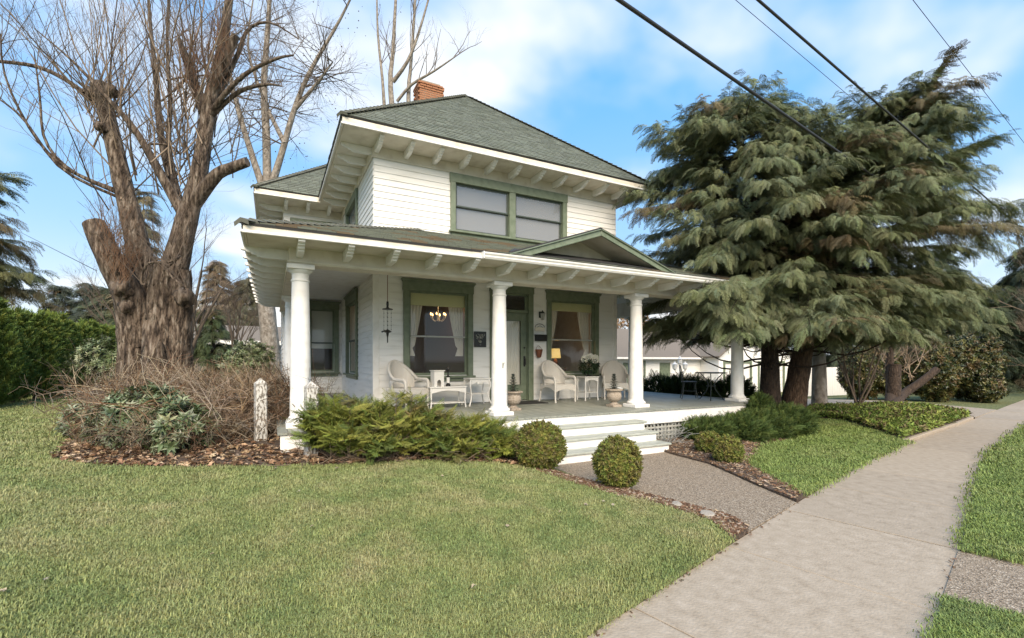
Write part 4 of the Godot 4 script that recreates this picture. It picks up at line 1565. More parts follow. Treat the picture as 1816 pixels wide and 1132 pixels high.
func make_porch_things() -> void:
	var b := MB.new()
	wicker_chair("white wicker armchair at the left end of the porch, angled to the right", Vector3(2.47, DECK, -9.62), 0.5)
	wicker_chair("white wicker armchair between the front door and the flowers", Vector3(6.18, DECK, -9.62), 0.12)
	wicker_chair("white wicker armchair behind the right-hand urn, near the house corner", Vector3(8.0, DECK, -9.62), -0.55)
	small_table("coffee_table", "low white slatted coffee table under the left window", Vector3(3.3, DECK, -9.5), 0.0, 0.82, 0.45, 0.45, 0.01, 0.1)
	var t := small_table("side_table", "white side table with curved splayed legs left of the door", Vector3(4.08, DECK, -9.62), 0.0, 0.5, 0.42, 0.61, 0.06, 0.26)
	b = MB.new()
	b.lathe(PackedVector2Array([Vector2(0.0, 0.02), Vector2(0.03, 0.016), Vector2(0.05, 0.0)]), 14, Vector3(0, 0.52, 0.19), Basis(Vector3.RIGHT, PI / 2))
	for k in 6:
		b.lathe(PackedVector2Array([Vector2(0.0, 0.014), Vector2(0.02, 0.01), Vector2(0.028, 0.0)]), 8, Vector3(0.07 * cos(k * TAU / 6), 0.52 + 0.035 * sin(k * TAU / 6), 0.19), Basis(Vector3.RIGHT, PI / 2))
	own(b, "carved_ornament", M.white_furniture, t)
	small_table("plant_stand", "small white table carrying the hydrangea", Vector3(7.12, DECK, -9.62), 0.0, 0.44, 0.4, 0.6, 0.01, 0.2)

	# hydrangea in a dark pot
	var o := thing("hydrangea", "white-flowered hydrangea in a dark pot on a small table", "plant", Vector3(7.16, DECK + 0.6, -9.62))
	b = MB.new()
	b.lathe(PackedVector2Array([Vector2(0, 0), Vector2(.07, 0), Vector2(.1, .15), Vector2(.105, .16), Vector2(.09, .15), Vector2(0, .14)]), 20)
	own(b, "pot", M.black, o)
	b = MB.new()
	b.tint = true
	for k in 420:
		var d := rnd_dir()
		var q := Vector3(d.x * 0.22, 0.27 + d.y * 0.17, d.z * 0.2) * rng.randf_range(0.75, 1.05)
		b.col = tone(.022, .05, .02, 0.4)
		add_leaf(b, q, (d + rnd_dir() * 0.5).normalized(), Vector3.UP, rng.randf_range(0.06, 0.11), 0.05)
	own(b, "foliage", M.gloss_leaf, o)
	for f: Vector3 in [Vector3(-.17, .43, .05), Vector3(-.06, .47, .1), Vector3(.05, .49, .0), Vector3(.14, .46, .08), Vector3(.2, .42, -.02), Vector3(-.02, .44, -.1), Vector3(.09, .41, .15)]:
		b = MB.new()
		b.tint = true
		for k in 150:
			var d := rnd_dir(0.3)
			b.col = tone(.78, .78, .70, 0.08)
			add_leaf(b, f + d * 0.068, (d + rnd_dir() * 0.7).normalized(), d, 0.034, 0.03)
		own(b, "flower_head", M.leaf, o)

	# lantern and candlestick on the coffee table
	o = thing("lantern", "white house-shaped candle lantern with an arched opening on the coffee table", "lantern", Vector3(3.1, DECK + 0.45, -9.45), 0.1)
	b = MB.new()
	var lo := PackedVector2Array([Vector2(-.11, 0), Vector2(-.045, 0)])
	for k in 9:
		lo.append(Vector2(-0.045 * cos(PI * k / 8.0), 0.09 + 0.05 * sin(PI * k / 8.0)))
	lo.append_array(PackedVector2Array([Vector2(.045, 0), Vector2(.11, 0), Vector2(.11, .32), Vector2(-.11, .32)]))
	b.prism(lo, 0.085, 0.1, Transform3D())
	b.span(Vector3(-.11, 0, -.1), Vector3(-.095, .32, .084))
	b.span(Vector3(.095, 0, -.1), Vector3(.11, .32, .084))
	b.span(Vector3(-.095, 0, -.1), Vector3(.095, .32, -.09))
	own(b, "body", M.white_furniture, o)
	b = MB.new()
	b.box(Vector3(0, .332, 0), Vector3(.26, .022, .24), Basis(), 0.006)
	own(b, "lid", M.white_furniture, o)
	o = thing("candlestick", "black and white candlestick next to the lantern on the coffee table", "candlestick", Vector3(3.33, DECK + 0.45, -9.42))
	b = MB.new()
	b.lathe(PackedVector2Array([Vector2(0, 0), Vector2(.05, 0), Vector2(.05, .03), Vector2(.035, .05), Vector2(.035, .07)]), 16)
	b.lathe(PackedVector2Array([Vector2(.04, .19), Vector2(.045, .2), Vector2(.02, .23), Vector2(.012, .3), Vector2(.03, .34), Vector2(.045, .36), Vector2(.03, .4), Vector2(0, .41)]), 16)
	own(b, "holder", M.black, o)
	b = MB.new()
	b.lathe(PackedVector2Array([Vector2(.036, .07), Vector2(.036, .19), Vector2(0, .19)]), 16)
	own(b, "candle", M.white_furniture, o)

	urn("stone urn planter standing behind the middle column", Vector3(4.28, DECK, -8.25), 0.1, 0.36)
	urn("stone urn planter beside the third column, right of the steps", Vector3(6.56, DECK, -7.92), 0.0, 0.34)

	b = MB.new()
	b.span(Vector3(-.5, 0, -.32), Vector3(.5, .014, .32), 0.004)
	tag(put(b.mesh(), "door_mat", M.mat, self, Transform3D(Basis(), Vector3(5.25, DECK + 0.002, -9.6))), "black mat lying before the front door", "mat")

	# ---- bistro set
	o = thing("bistro_table", "round dark green metal bistro table at the right end of the porch", "table", Vector3(9.93, DECK, -8.2))
	b = MB.new()
	b.lathe(PackedVector2Array([Vector2(0, .675), Vector2(.37, .675), Vector2(.385, .68), Vector2(.385, .695), Vector2(.37, .7), Vector2(0, .7)]), 32)
	own(b, "tabletop", M.iron, o)
	for k in 3:
		b = MB.new()
		var a := TAU * k / 3.0 + 0.4
		var d := Vector3(cos(a), 0, sin(a))
		b.tube(smooth_line([d * 0.3 + Vector3(0, .67, 0), d * 0.1 + Vector3(0, .45, 0), d * 0.12 + Vector3(0, .25, 0), d * 0.33], 12), evens(12, 0.012), 6)
		own(b, "leg", M.iron, o)
	b = MB.new()
	var ringp := PackedVector3Array()
	for k in 17:
		ringp.append(Vector3(0.11 * cos(TAU * k / 16.0), 0.35, 0.11 * sin(TAU * k / 16.0)))
	b.tube(ringp, evens(17, 0.008), 6, false)
	own(b, "brace_ring", M.iron, o)
	o = thing("bistro_chair", "dark green metal bistro chair with a looped back behind the table", "chair", Vector3(9.72, DECK, -8.72), 0.85)
	b = MB.new()
	b.lathe(PackedVector2Array([Vector2(0, .43), Vector2(.19, .43), Vector2(.2, .44), Vector2(.19, .455), Vector2(0, .45)]), 24)
	own(b, "seat", M.iron, o)
	for e in 2:
		b = MB.new()
		var loop := PackedVector3Array()
		var rw := 0.19 - 0.07 * e
		var rh := 0.44 - 0.14 * e
		for k in 25:
			var a := PI * k / 24.0
			loop.append(Vector3(-rw * cos(a), 0.44 + rh * pow(sin(a), 0.6), -0.15 - 0.06 * sin(a) - 0.02))
		b.tube(loop, evens(25, 0.011 if e == 0 else 0.007), 6)
		own(b, "back_loop", M.iron, o)
	for k: Vector2 in [Vector2(-1, -1), Vector2(1, -1), Vector2(-1, 1), Vector2(1, 1)]:
		b = MB.new()
		b.tube(smooth_line([Vector3(k.x * .13, .43, k.y * .13), Vector3(k.x * .15, .2, k.y * .16), Vector3(k.x * .2, 0, k.y * .2)], 8), evens(8, 0.01), 6)
		own(b, "leg", M.iron, o)
	b = MB.new()
	ringp = PackedVector3Array()
	for k in 17:
		ringp.append(Vector3(0.15 * cos(TAU * k / 16.0), 0.2, 0.155 * sin(TAU * k / 16.0)))
	b.tube(ringp, evens(17, 0.006), 6, false)
	own(b, "brace_ring", M.iron, o)

	# ---- on the front wall
	o = thing("wall_plaque", "black wall plaque with a pale raised vase of flowers, left of the door", "plaque", Vector3(4.39, 1.97, WZ + 0.03))
	b = MB.new()
	b.box(Vector3(0, .18, .012), Vector3(.31, .37, .02), Basis(), 0.004)
	own(b, "board", M.black, o)
	b = MB.new()
	b.lathe(PackedVector2Array([Vector2(.0, .04), Vector2(.05, .045), Vector2(.02, .07), Vector2(.05, .1), Vector2(.06, .14), Vector2(.04, .16)]), 12, Vector3(0, 0, .012), Basis(Vector3.RIGHT, Vector3.UP, Vector3(0, 0, .25)))
	own(b, "raised_vase", M.rail, o)
	b = MB.new()
	b.tint = true
	for k in 60:
		var q := Vector3(rng.randfn() * .045, .235 + rng.randfn() * .035, .024)
		b.col = tone(.33, .32, .29, 0.4)
		add_leaf(b, q, Vector3(rng.randfn(), rng.randfn(), .2).normalized(), Vector3.BACK, .035, .02)
	own(b, "raised_flowers", M.leaf, o)

	o = thing("wall_lamp", "small dark iron wall lamp between the door and the right window", "lamp", Vector3(6.04, 2.64, WZ + 0.03))
	b = MB.new()
	b.box(Vector3(0, .17, .01), Vector3(.06, .16, .02), Basis(), 0.004)
	b.tube(smooth_line([Vector3(0, .18, .02), Vector3(0, .2, .07), Vector3(0, .25, .1), Vector3(0, .22, .13)], 8), evens(8, .008), 6)
	own(b, "bracket", M.iron, o)
	b = MB.new()
	b.lathe(PackedVector2Array([Vector2(0, .02), Vector2(.035, .03), Vector2(.05, .1), Vector2(.055, .19), Vector2(.02, .22), Vector2(0, .24)]), 8, Vector3(0, .0, .13))
	own(b, "lantern_glass", M.rail, o)
	b = MB.new()
	b.lathe(PackedVector2Array([Vector2(.065, .19), Vector2(.05, .22), Vector2(.015, .25), Vector2(0, .28)]), 8, Vector3(0, 0, .13))
	for k in 4:
		var a := TAU * k / 4.0 + 0.4
		b.tube(curve_pts([Vector3(.037 * cos(a), .03, .13 + .037 * sin(a)), Vector3(.058 * cos(a), .19, .13 + .058 * sin(a))]), evens(2, .004), 5)
	own(b, "lantern_cage", M.iron, o)

	o = thing("wall_sign", "small cream wall sign under an iron arch beside the door", "sign", Vector3(6.035, 2.39, WZ + 0.03))
	b = MB.new()
	b.box(Vector3(0, .05, .012), Vector3(.29, .1, .016), Basis(), 0.004)
	own(b, "sign_board", M.cream, o)
	b = MB.new()
	var arch := PackedVector3Array()
	for k in 15:
		arch.append(Vector3(-.14 * cos(PI * k / 14.0), .1 + .085 * sin(PI * k / 14.0), .014))
	b.tube(arch, evens(15, .007), 6)
	b.tube(curve_pts([Vector3(-.08, .1, .014), Vector3(0, .14, .014), Vector3(.08, .1, .014)]), evens(3, .005), 5)
	own(b, "iron_arch", M.iron, o)

	o = thing("mailbox", "black wall-mounted mailbox beside the door", "mailbox", Vector3(6.04, 2.14, WZ + 0.03))
	b = MB.new()
	b.box(Vector3(0, .07, .05), Vector3(.31, .14, .09), Basis(), 0.008)
	own(b, "box", M.black, o)
	b = MB.new()
	b.box(Vector3(0, .15, .053), Vector3(.325, .03, .1), Basis(Vector3.RIGHT, 0.12), 0.008)
	own(b, "lid", M.black, o)

	o = thing("wall_basket", "brown hanging wall basket below the mailbox", "basket", Vector3(5.98, 1.70, WZ + 0.03))
	b = MB.new()
	b.lathe(PackedVector2Array([Vector2(0, .02), Vector2(.05, .03), Vector2(.075, .1), Vector2(.095, .2), Vector2(.1, .23), Vector2(.088, .23), Vector2(.08, .19), Vector2(0, .15)]), 18, Vector3(0, 0, .065), Basis(Vector3.RIGHT, Vector3.UP, Vector3(0, 0, .6)))
	own(b, "body", M.terracotta, o)
	b = MB.new()
	b.tube(smooth_line([Vector3(-.09, .22, .065), Vector3(-.03, .31, .03), Vector3(.03, .31, .03), Vector3(.09, .22, .065)], 9), evens(9, .005), 5)
	own(b, "handle", M.terracotta, o)

	# ---- wind chime hanging from the porch ceiling
	o = thing("wind_chime", "rusty iron bell wind chime hanging at the left of the porch", "wind chime", Vector3(2.03, 2.0, -9.3))
	b = MB.new()
	b.tube(curve_pts([Vector3(0, 1.5, 0), Vector3(0, 0.78, 0)]), evens(2, .007), 6)
	own(b, "chain", M.terracotta, o)
	b = MB.new()
	b.lathe(PackedVector2Array([Vector2(0, .82), Vector2(.02, .81), Vector2(.025, .76), Vector2(.02, .7), Vector2(.035, .68), Vector2(.1, .665), Vector2(.105, .65), Vector2(0, .655)]), 16)
	own(b, "bell", M.black, o)
	for k in 4:
		b = MB.new()
		var a := TAU * k / 4.0 + 0.3
		var q := Vector3(.07 * cos(a), 0, .07 * sin(a))
		b.tube(curve_pts([q + Vector3(0, .65, 0), q + Vector3(0, .22, 0)]), evens(2, .002), 4)
		for j in 5:
			b.lathe(PackedVector2Array([Vector2(0, -.012), Vector2(.01, 0), Vector2(0, .012)]), 6, q + Vector3(0, .58 - .08 * j, 0))
		own(b, "bead_string", M.black, o)
	b = MB.new()
	b.lathe(PackedVector2Array([Vector2(0, .26), Vector2(.05, .24), Vector2(.085, .21), Vector2(.03, .19), Vector2(.012, .1), Vector2(.012, .0), Vector2(0, -.01)]), 12)
	b.box(Vector3(-.08, .22, 0), Vector3(.08, .03, .01), Basis(Vector3.BACK, 0.4), 0.003)
	own(b, "clapper", M.black, o)

	# ---- seen through the glass
	for e: Array in [[2.7, 1.0, "white curtain tied back at the left of the left porch window"], [4.06, -1.0, "white curtain tied back at the right of the left porch window"], [6.37, 1.0, "white curtain tied back at the left of the right porch window"], [7.75, -1.0, "white curtain tied back at the right of the right porch window"]]:
		b = MB.new()
		var g := []
		for i in 25:
			var row := PackedVector3Array()
			var v := i / 24.0
			var y := 3.2 - v * 1.45
			var wd := 0.40 - 0.27 * pow(v, 1.3) if v < 0.86 else 0.13 + (v - 0.86) * 0.5
			for j in 25:
				var u := j / 24.0
				row.append(Vector3(e[0] + e[1] * wd * u, y, -10.42 + 0.022 * sin(u * 30.0) * (1.0 - 0.5 * v)))
			g.append(row)
		b.sheet(g)
		tag(put(b.mesh(), "curtain", M.lace, self), e[2], "curtain", "curtains in the porch windows")
	o = thing("chandelier", "lit candle chandelier glowing inside the left porch window", "chandelier", Vector3(3.896, 2.804, -11.800))
	b = MB.new()
	b.tube(curve_pts([Vector3(0, 3.5 - o.position.y, 0), Vector3(0, 0, 0)]), evens(2, .01), 6)
	b.lathe(PackedVector2Array([Vector2(0, -.12), Vector2(.03, -.08), Vector2(.015, 0), Vector2(.03, .05), Vector2(0, .1)]), 10)
	for k in 6:
		var a := TAU * k / 6.0
		var d := Vector3(cos(a), 0, sin(a))
		b.tube(smooth_line([Vector3(0, -.06, 0), d * .1 + Vector3(0, -.12, 0), d * .2 + Vector3(0, -.03, 0)], 8), evens(8, .007), 5)
		b.lathe(PackedVector2Array([Vector2(.012, -.03), Vector2(.012, .03)]), 8, d * .2)
	own(b, "frame", M.rail, o)
	var glow := plain(1, .85, .6)
	glow.emission_enabled = true
	glow.emission = Color(1.0, .78, .45)
	glow.emission_energy_multiplier = 3.0
	for k in 6:
		var a := TAU * k / 6.0
		b = MB.new()
		b.lathe(PackedVector2Array([Vector2(0, .03), Vector2(.018, .05), Vector2(.02, .07), Vector2(0, .11)]), 8, Vector3(cos(a) * .2, 0, sin(a) * .2))
		own(b, "bulb", glow, o)
	var li := OmniLight3D.new()
	li.name = "chandelier_light"
	li.light_color = Color(1.0, .8, .55)
	li.light_energy = 0.12
	li.light_size = 0.2
	li.omni_range = 8.0
	li.omni_attenuation = 2.0
	li.shadow_enabled = true
	li.position = Vector3(0, .2, 0)
	o.add_child(li)
	o = thing("table_lamp", "lit table lamp with a yellow shade inside the right porch window", "lamp", Vector3(6.941, 1.459, -10.850))
	b = MB.new()
	b.lathe(PackedVector2Array([Vector2(0, 0), Vector2(.07, 0), Vector2(.07, .02), Vector2(.03, .05), Vector2(.06, .12), Vector2(.05, .2), Vector2(.015, .24), Vector2(.01, .3)]), 16)
	own(b, "base", M.terracotta, o)
	b = MB.new()
	b.lathe(PackedVector2Array([Vector2(.15, .26), Vector2(.12, .52)]), 24)
	var sh := plain(.7, .62, .36, .8)
	sh.emission_enabled = true
	sh.emission = Color(1.0, .82, .42)
	sh.emission_energy_multiplier = 0.3
	own(b, "lamp_shade", sh, o)
	li = OmniLight3D.new()
	li.name = "table_lamp_light"
	li.light_color = Color(1.0, .75, .4)
	li.light_energy = 0.05
	li.light_size = 0.1
	li.omni_range = 6.0
	li.omni_attenuation = 2.0
	li.shadow_enabled = true
	li.position = Vector3(0, .6, 0)
	o.add_child(li)
	o = thing("lamp_table", "small dark table carrying the lit lamp inside the right porch window", "table", Vector3(o.position.x, DECK, o.position.z))
	b = MB.new()
	var lt: float = Vector3(6.941, 1.459, -10.850).y - DECK
	b.box(Vector3(0, lt - .015, 0), Vector3(.5, .03, .4), Basis(), .005)
	own(b, "tabletop", M.room_floor, o)
	for k: Vector2 in [Vector2(-1, -1), Vector2(1, -1), Vector2(-1, 1), Vector2(1, 1)]:
		b = MB.new()
		b.box(Vector3(k.x * .22, (lt - .03) * .5, k.y * .17), Vector3(.035, lt - .03, .035))
		own(b, "leg", M.room_floor, o)

	# ---- old gate posts
	for e: Array in [[Vector3(-0.15, 0.25, -7.85), 1.16, "weathered white gate post standing among the brambles"], [Vector3(0.47, 0.2, -6.82), 1.19, "weathered white gate post half hidden behind the juniper"]]:
		o = thing("gate_post", e[2], "post", e[0], 0.25, "old white gate posts")
		b = MB.new()
		b.box(Vector3(0, e[1] * 0.5 - 0.08, 0), Vector3(.15, e[1] - 0.06, .15), Basis(), 0.012)
		own(b, "shaft", M.post, o)
		b = MB.new()
		var yt: float = e[1] - 0.11
		for k in 4:
			var c1 := Vector3([-1, 1, 1, -1][k] * .078, yt, [-1, -1, 1, 1][k] * .078)
			var c2 := Vector3([1, 1, -1, -1][k] * .078, yt, [-1, 1, 1, -1][k] * .078)
			b.tri(c1, c2, Vector3(0, yt + .085, 0), (c1 + c2) * 0.5 + Vector3.UP * 0.1 - Vector3(0, yt, 0))
		own(b, "pointed_top", M.post, o)


# ---------------------------------------------------------------- trees
func limb(ctrl: Array, rad: Array, n: int, sides := 10, rough := 0.0, ridges := 0.0) -> MB:
	var b := MB.new()
	add_limb(b, ctrl, rad, n, sides, rough, ridges)
	return b


func add_limb(b: MB, ctrl: Array, rad: Array, n: int, sides := 10, rough := 0.0, ridges := 0.0, cap := true) -> PackedVector3Array:
	var p := smooth_line(ctrl, n)
	var r := PackedFloat32Array()
	for k in n:
		var t := float(k) / (n - 1) * (rad.size() - 1)
		var i := mini(int(t), rad.size() - 2)
		r.append(lerpf(rad[i], rad[i + 1], t - i))
	b.tube(p, r, sides, cap, rough, ridges)
	return p


func grow(b: MB, p: Vector3, dir: Vector3, length: float, r: float, depth: int, kids: int, spread: float, lift: float, sides := 5) -> void:
	var n := 4 if depth > 0 else 3
	var pts := PackedVector3Array([p])
	var rad := PackedFloat32Array([r])
	var d := dir
	for i in n:
		d = (d + rnd_dir() * 0.16 + Vector3.UP * lift).normalized()
		pts.append(pts[-1] + d * (length / n))
		rad.append(maxf(r * lerpf(1.0, 0.42, float(i + 1) / n), 0.0022))
	b.tube(pts, rad, sides if depth > 1 else 3, false)
	if depth <= 0:
		return
	for k in kids:
		var t := rng.randf_range(0.3, 1.0)
		var i := mini(int(t * n), n - 1)
		var q := pts[i].lerp(pts[i + 1], t * n - i)
		var dd := (pts[i + 1] - pts[i]).normalized()
		var side := dd.cross(rnd_dir()).normalized()
		var nd := (dd * cos(spread) + side * sin(spread)).normalized()
		grow(b, q, nd, length * rng.randf_range(0.45, 0.75) * (1.15 - 0.4 * t), rad[i] * rng.randf_range(0.4, 0.62), depth - 1, kids, spread * rng.randf_range(0.8, 1.2), lift, sides)


func spray_mesh(seed_: int, wide := 0.36, thick := 0.032, curl := -0.09) -> ArrayMesh:   # a flat drooping conifer spray, one unit long
	var keep := rng.state
	rng.seed = seed_
	var b := MB.new()
	b.tint = true
	var p := Vector3()
	var d := Vector3(0, 0.12, 1).normalized()
	for k in 11:
		var t := k / 11.0
		var q := p + d * 0.095
		b.col = Color(.75, .7, .6)
		var x := Vector3(0.012 * (1.0 - t), 0, 0)
		b.quad(p - x, p + x, q + x, q - x, Vector3.UP)
		for s: float in [-1.0, 1.0]:
			var l := wide * (1.0 - t * 0.85) * (0.35 + 0.65 * sin(minf(t * 3.0 + 0.35, PI / 2))) * rng.randf_range(0.75, 1.15)
			var dir := (Vector3(s * 0.9, rng.randf_range(-0.35, 0.05), 0.75)).normalized()
			var v := rng.randf_range(0.8, 1.2)
			b.col = Color(v, v, v)
			add_leaf(b, p, dir, Vector3.UP, l, thick * 1.2, 0.1, 0.25)
			for m in 3:
				var u := 0.3 + 0.25 * m
				var s2 := 1.0 if m % 2 else -1.0
				var d2 := (dir + Vector3(s2 * 0.55, rng.randf_range(-0.3, 0.0), s2 * -0.35) * s).normalized()
				v = rng.randf_range(0.75, 1.25)
				b.col = Color(v, v, v)
				add_leaf(b, p + dir * l * u - Vector3(0, l * 0.1 * u, 0), d2, Vector3.UP, l * 0.5, thick, 0.1, 0.3)
		p = q
		d = (d + Vector3(rng.randf_range(-0.05, 0.05), curl, 0)).normalized()
	rng.state = keep
	return b.mesh()


var sprays := []
var floor_y := 0.0   # no foliage hangs below this height


func add_bough(at: Array, cols: Array, wood: MB, root: Vector3, dir: Vector3, length: float, droop: float, size: float, base: Color, dens := 1.0, brown := 0.1) -> void:
	var pts := [root]
	var d := dir
	var n := 7
	for i in n:
		if i > 1 and pts[-1].y < floor_y:
			d = (d + Vector3(0, 0.45, 0)).normalized()
		pts.append(pts[-1] + d * (length / n))
		d = (d + Vector3(0, -droop / n, 0) + rnd_dir() * 0.1).normalized()
	var rad := PackedFloat32Array()
	for i in n + 1:
		rad.append(lerpf(0.012 + length * 0.006, 0.004, float(i) / n))
	wood.tube(PackedVector3Array(pts), rad, 5, false)
	var tint := base
	if rng.randf() < brown:
		tint = base.lerp(Color(.15, .10, .055), rng.randf_range(0.3, 0.8))
	var laterals := int(length * 5.0 * dens) + 3
	for k in laterals:
		var t := lerpf(0.22, 1.0, (k + rng.randf()) / laterals)
		var i := mini(int(t * n), n - 1)
		var q: Vector3 = (pts[i] as Vector3).lerp(pts[i + 1], t * n - i)
		var dd: Vector3 = (pts[i + 1] - pts[i]).normalized()
		var sx := dd.cross(Vector3.UP).normalized()
		var s := 1.0 if k % 2 else -1.0
		var ld := (dd * 0.7 + sx * s * rng.randf_range(0.3, 0.9) + Vector3(0, rng.randf_range(-0.25, 0.3), 0)).normalized()
		var ll := rng.randf_range(0.35, 0.8) * size * (1.15 - 0.5 * t) * clampf(length, 0.6, 2.0)
		var m := 3 + int(ll * 5.0)
		for j in m:
			var u := float(j) / m
			var sd := (ld + ld.cross(Vector3.UP).normalized() * rng.randf_range(-0.7, 0.7) + Vector3(0, -0.35 - 0.4 * u + rng.randf_range(-0.35, 0.35), 0)).normalized()
			var up := (Vector3.UP + rnd_dir() * 0.45).normalized()
			var bs := Basis.looking_at(-sd, up) * Basis(Vector3.BACK, rng.randf_range(-0.5, 0.5))
			var sc := size * rng.randf_range(0.34, 0.68)
			var w := q + ld * (ll * u) - Vector3(0, 0.1 * u * u * ll, 0)
			if w.y < floor_y + 0.35 * fn.get_noise_2d(w.x * 20.0, w.z * 20.0):
				continue
			at.append(Transform3D(bs.scaled(Vector3.ONE * sc), w))
			var v := rng.randf_range(0.7, 1.35)
			cols.append(Color(tint.r * v * rng.randf_range(0.92, 1.12), tint.g * v, tint.b * v * rng.randf_range(0.85, 1.15)))


# an evergreen: boughs from a trunk line; reach(h) gives their length at the height share h
func evergreen(o: Node3D, line: PackedVector3Array, from: float, boughs: int, reach: Array, droop: float, size: float, base: Color, extra: Array = [], dens := 1.0, brown := 0.1, rise := 0.15) -> void:
	if sprays.is_empty():
		for k in 3:
			sprays.append(spray_mesh(100 + k))
	var at := [[], [], []]
	var cols := [[], [], []]
	var wood := MB.new()
	var n := line.size() - 1
	for k in boughs:
		var h := lerpf(from, 1.0, pow((k + rng.randf()) / boughs, 0.9))
		var i := mini(int(h * n), n - 1)
		var q := line[i].lerp(line[i + 1], h * n - i)
		var f := h * (reach.size() - 1)
		var j := mini(int(f), reach.size() - 2)
		var l: float = lerpf(reach[j], reach[j + 1], f - j) * rng.randf_range(0.75, 1.15)
		var a := k * 2.399963 + rng.randf() * 0.5
		l *= 1.0 + 0.85 * fn.get_noise_3d(cos(a) * 22.0 + q.x * 5.0, h * 90.0, sin(a) * 22.0)
		l = minf(l, 3.3)
		var d := Vector3(cos(a), rise + 0.3 * pow(h, 4.0) + rng.randf_range(-0.3, 0.4), sin(a)).normalized()
		var z := k % 3
		add_bough(at[z], cols[z], wood, q, d, l, droop, size, base, dens, brown)
	for e: Array in extra:
		add_bough(at[0], cols[0], wood, e[0], (e[1] - e[0]).normalized(), (e[1] as Vector3).distance_to(e[0]), e[2], size, base, dens, brown)
	part(wood, "limb", M.bark_dark, o).set_meta("kind", "stuff")
	for z in 3:
		if at[z].size():
			swarm("crown", sprays[z], M.leaf, at[z], cols[z], o, "stuff")


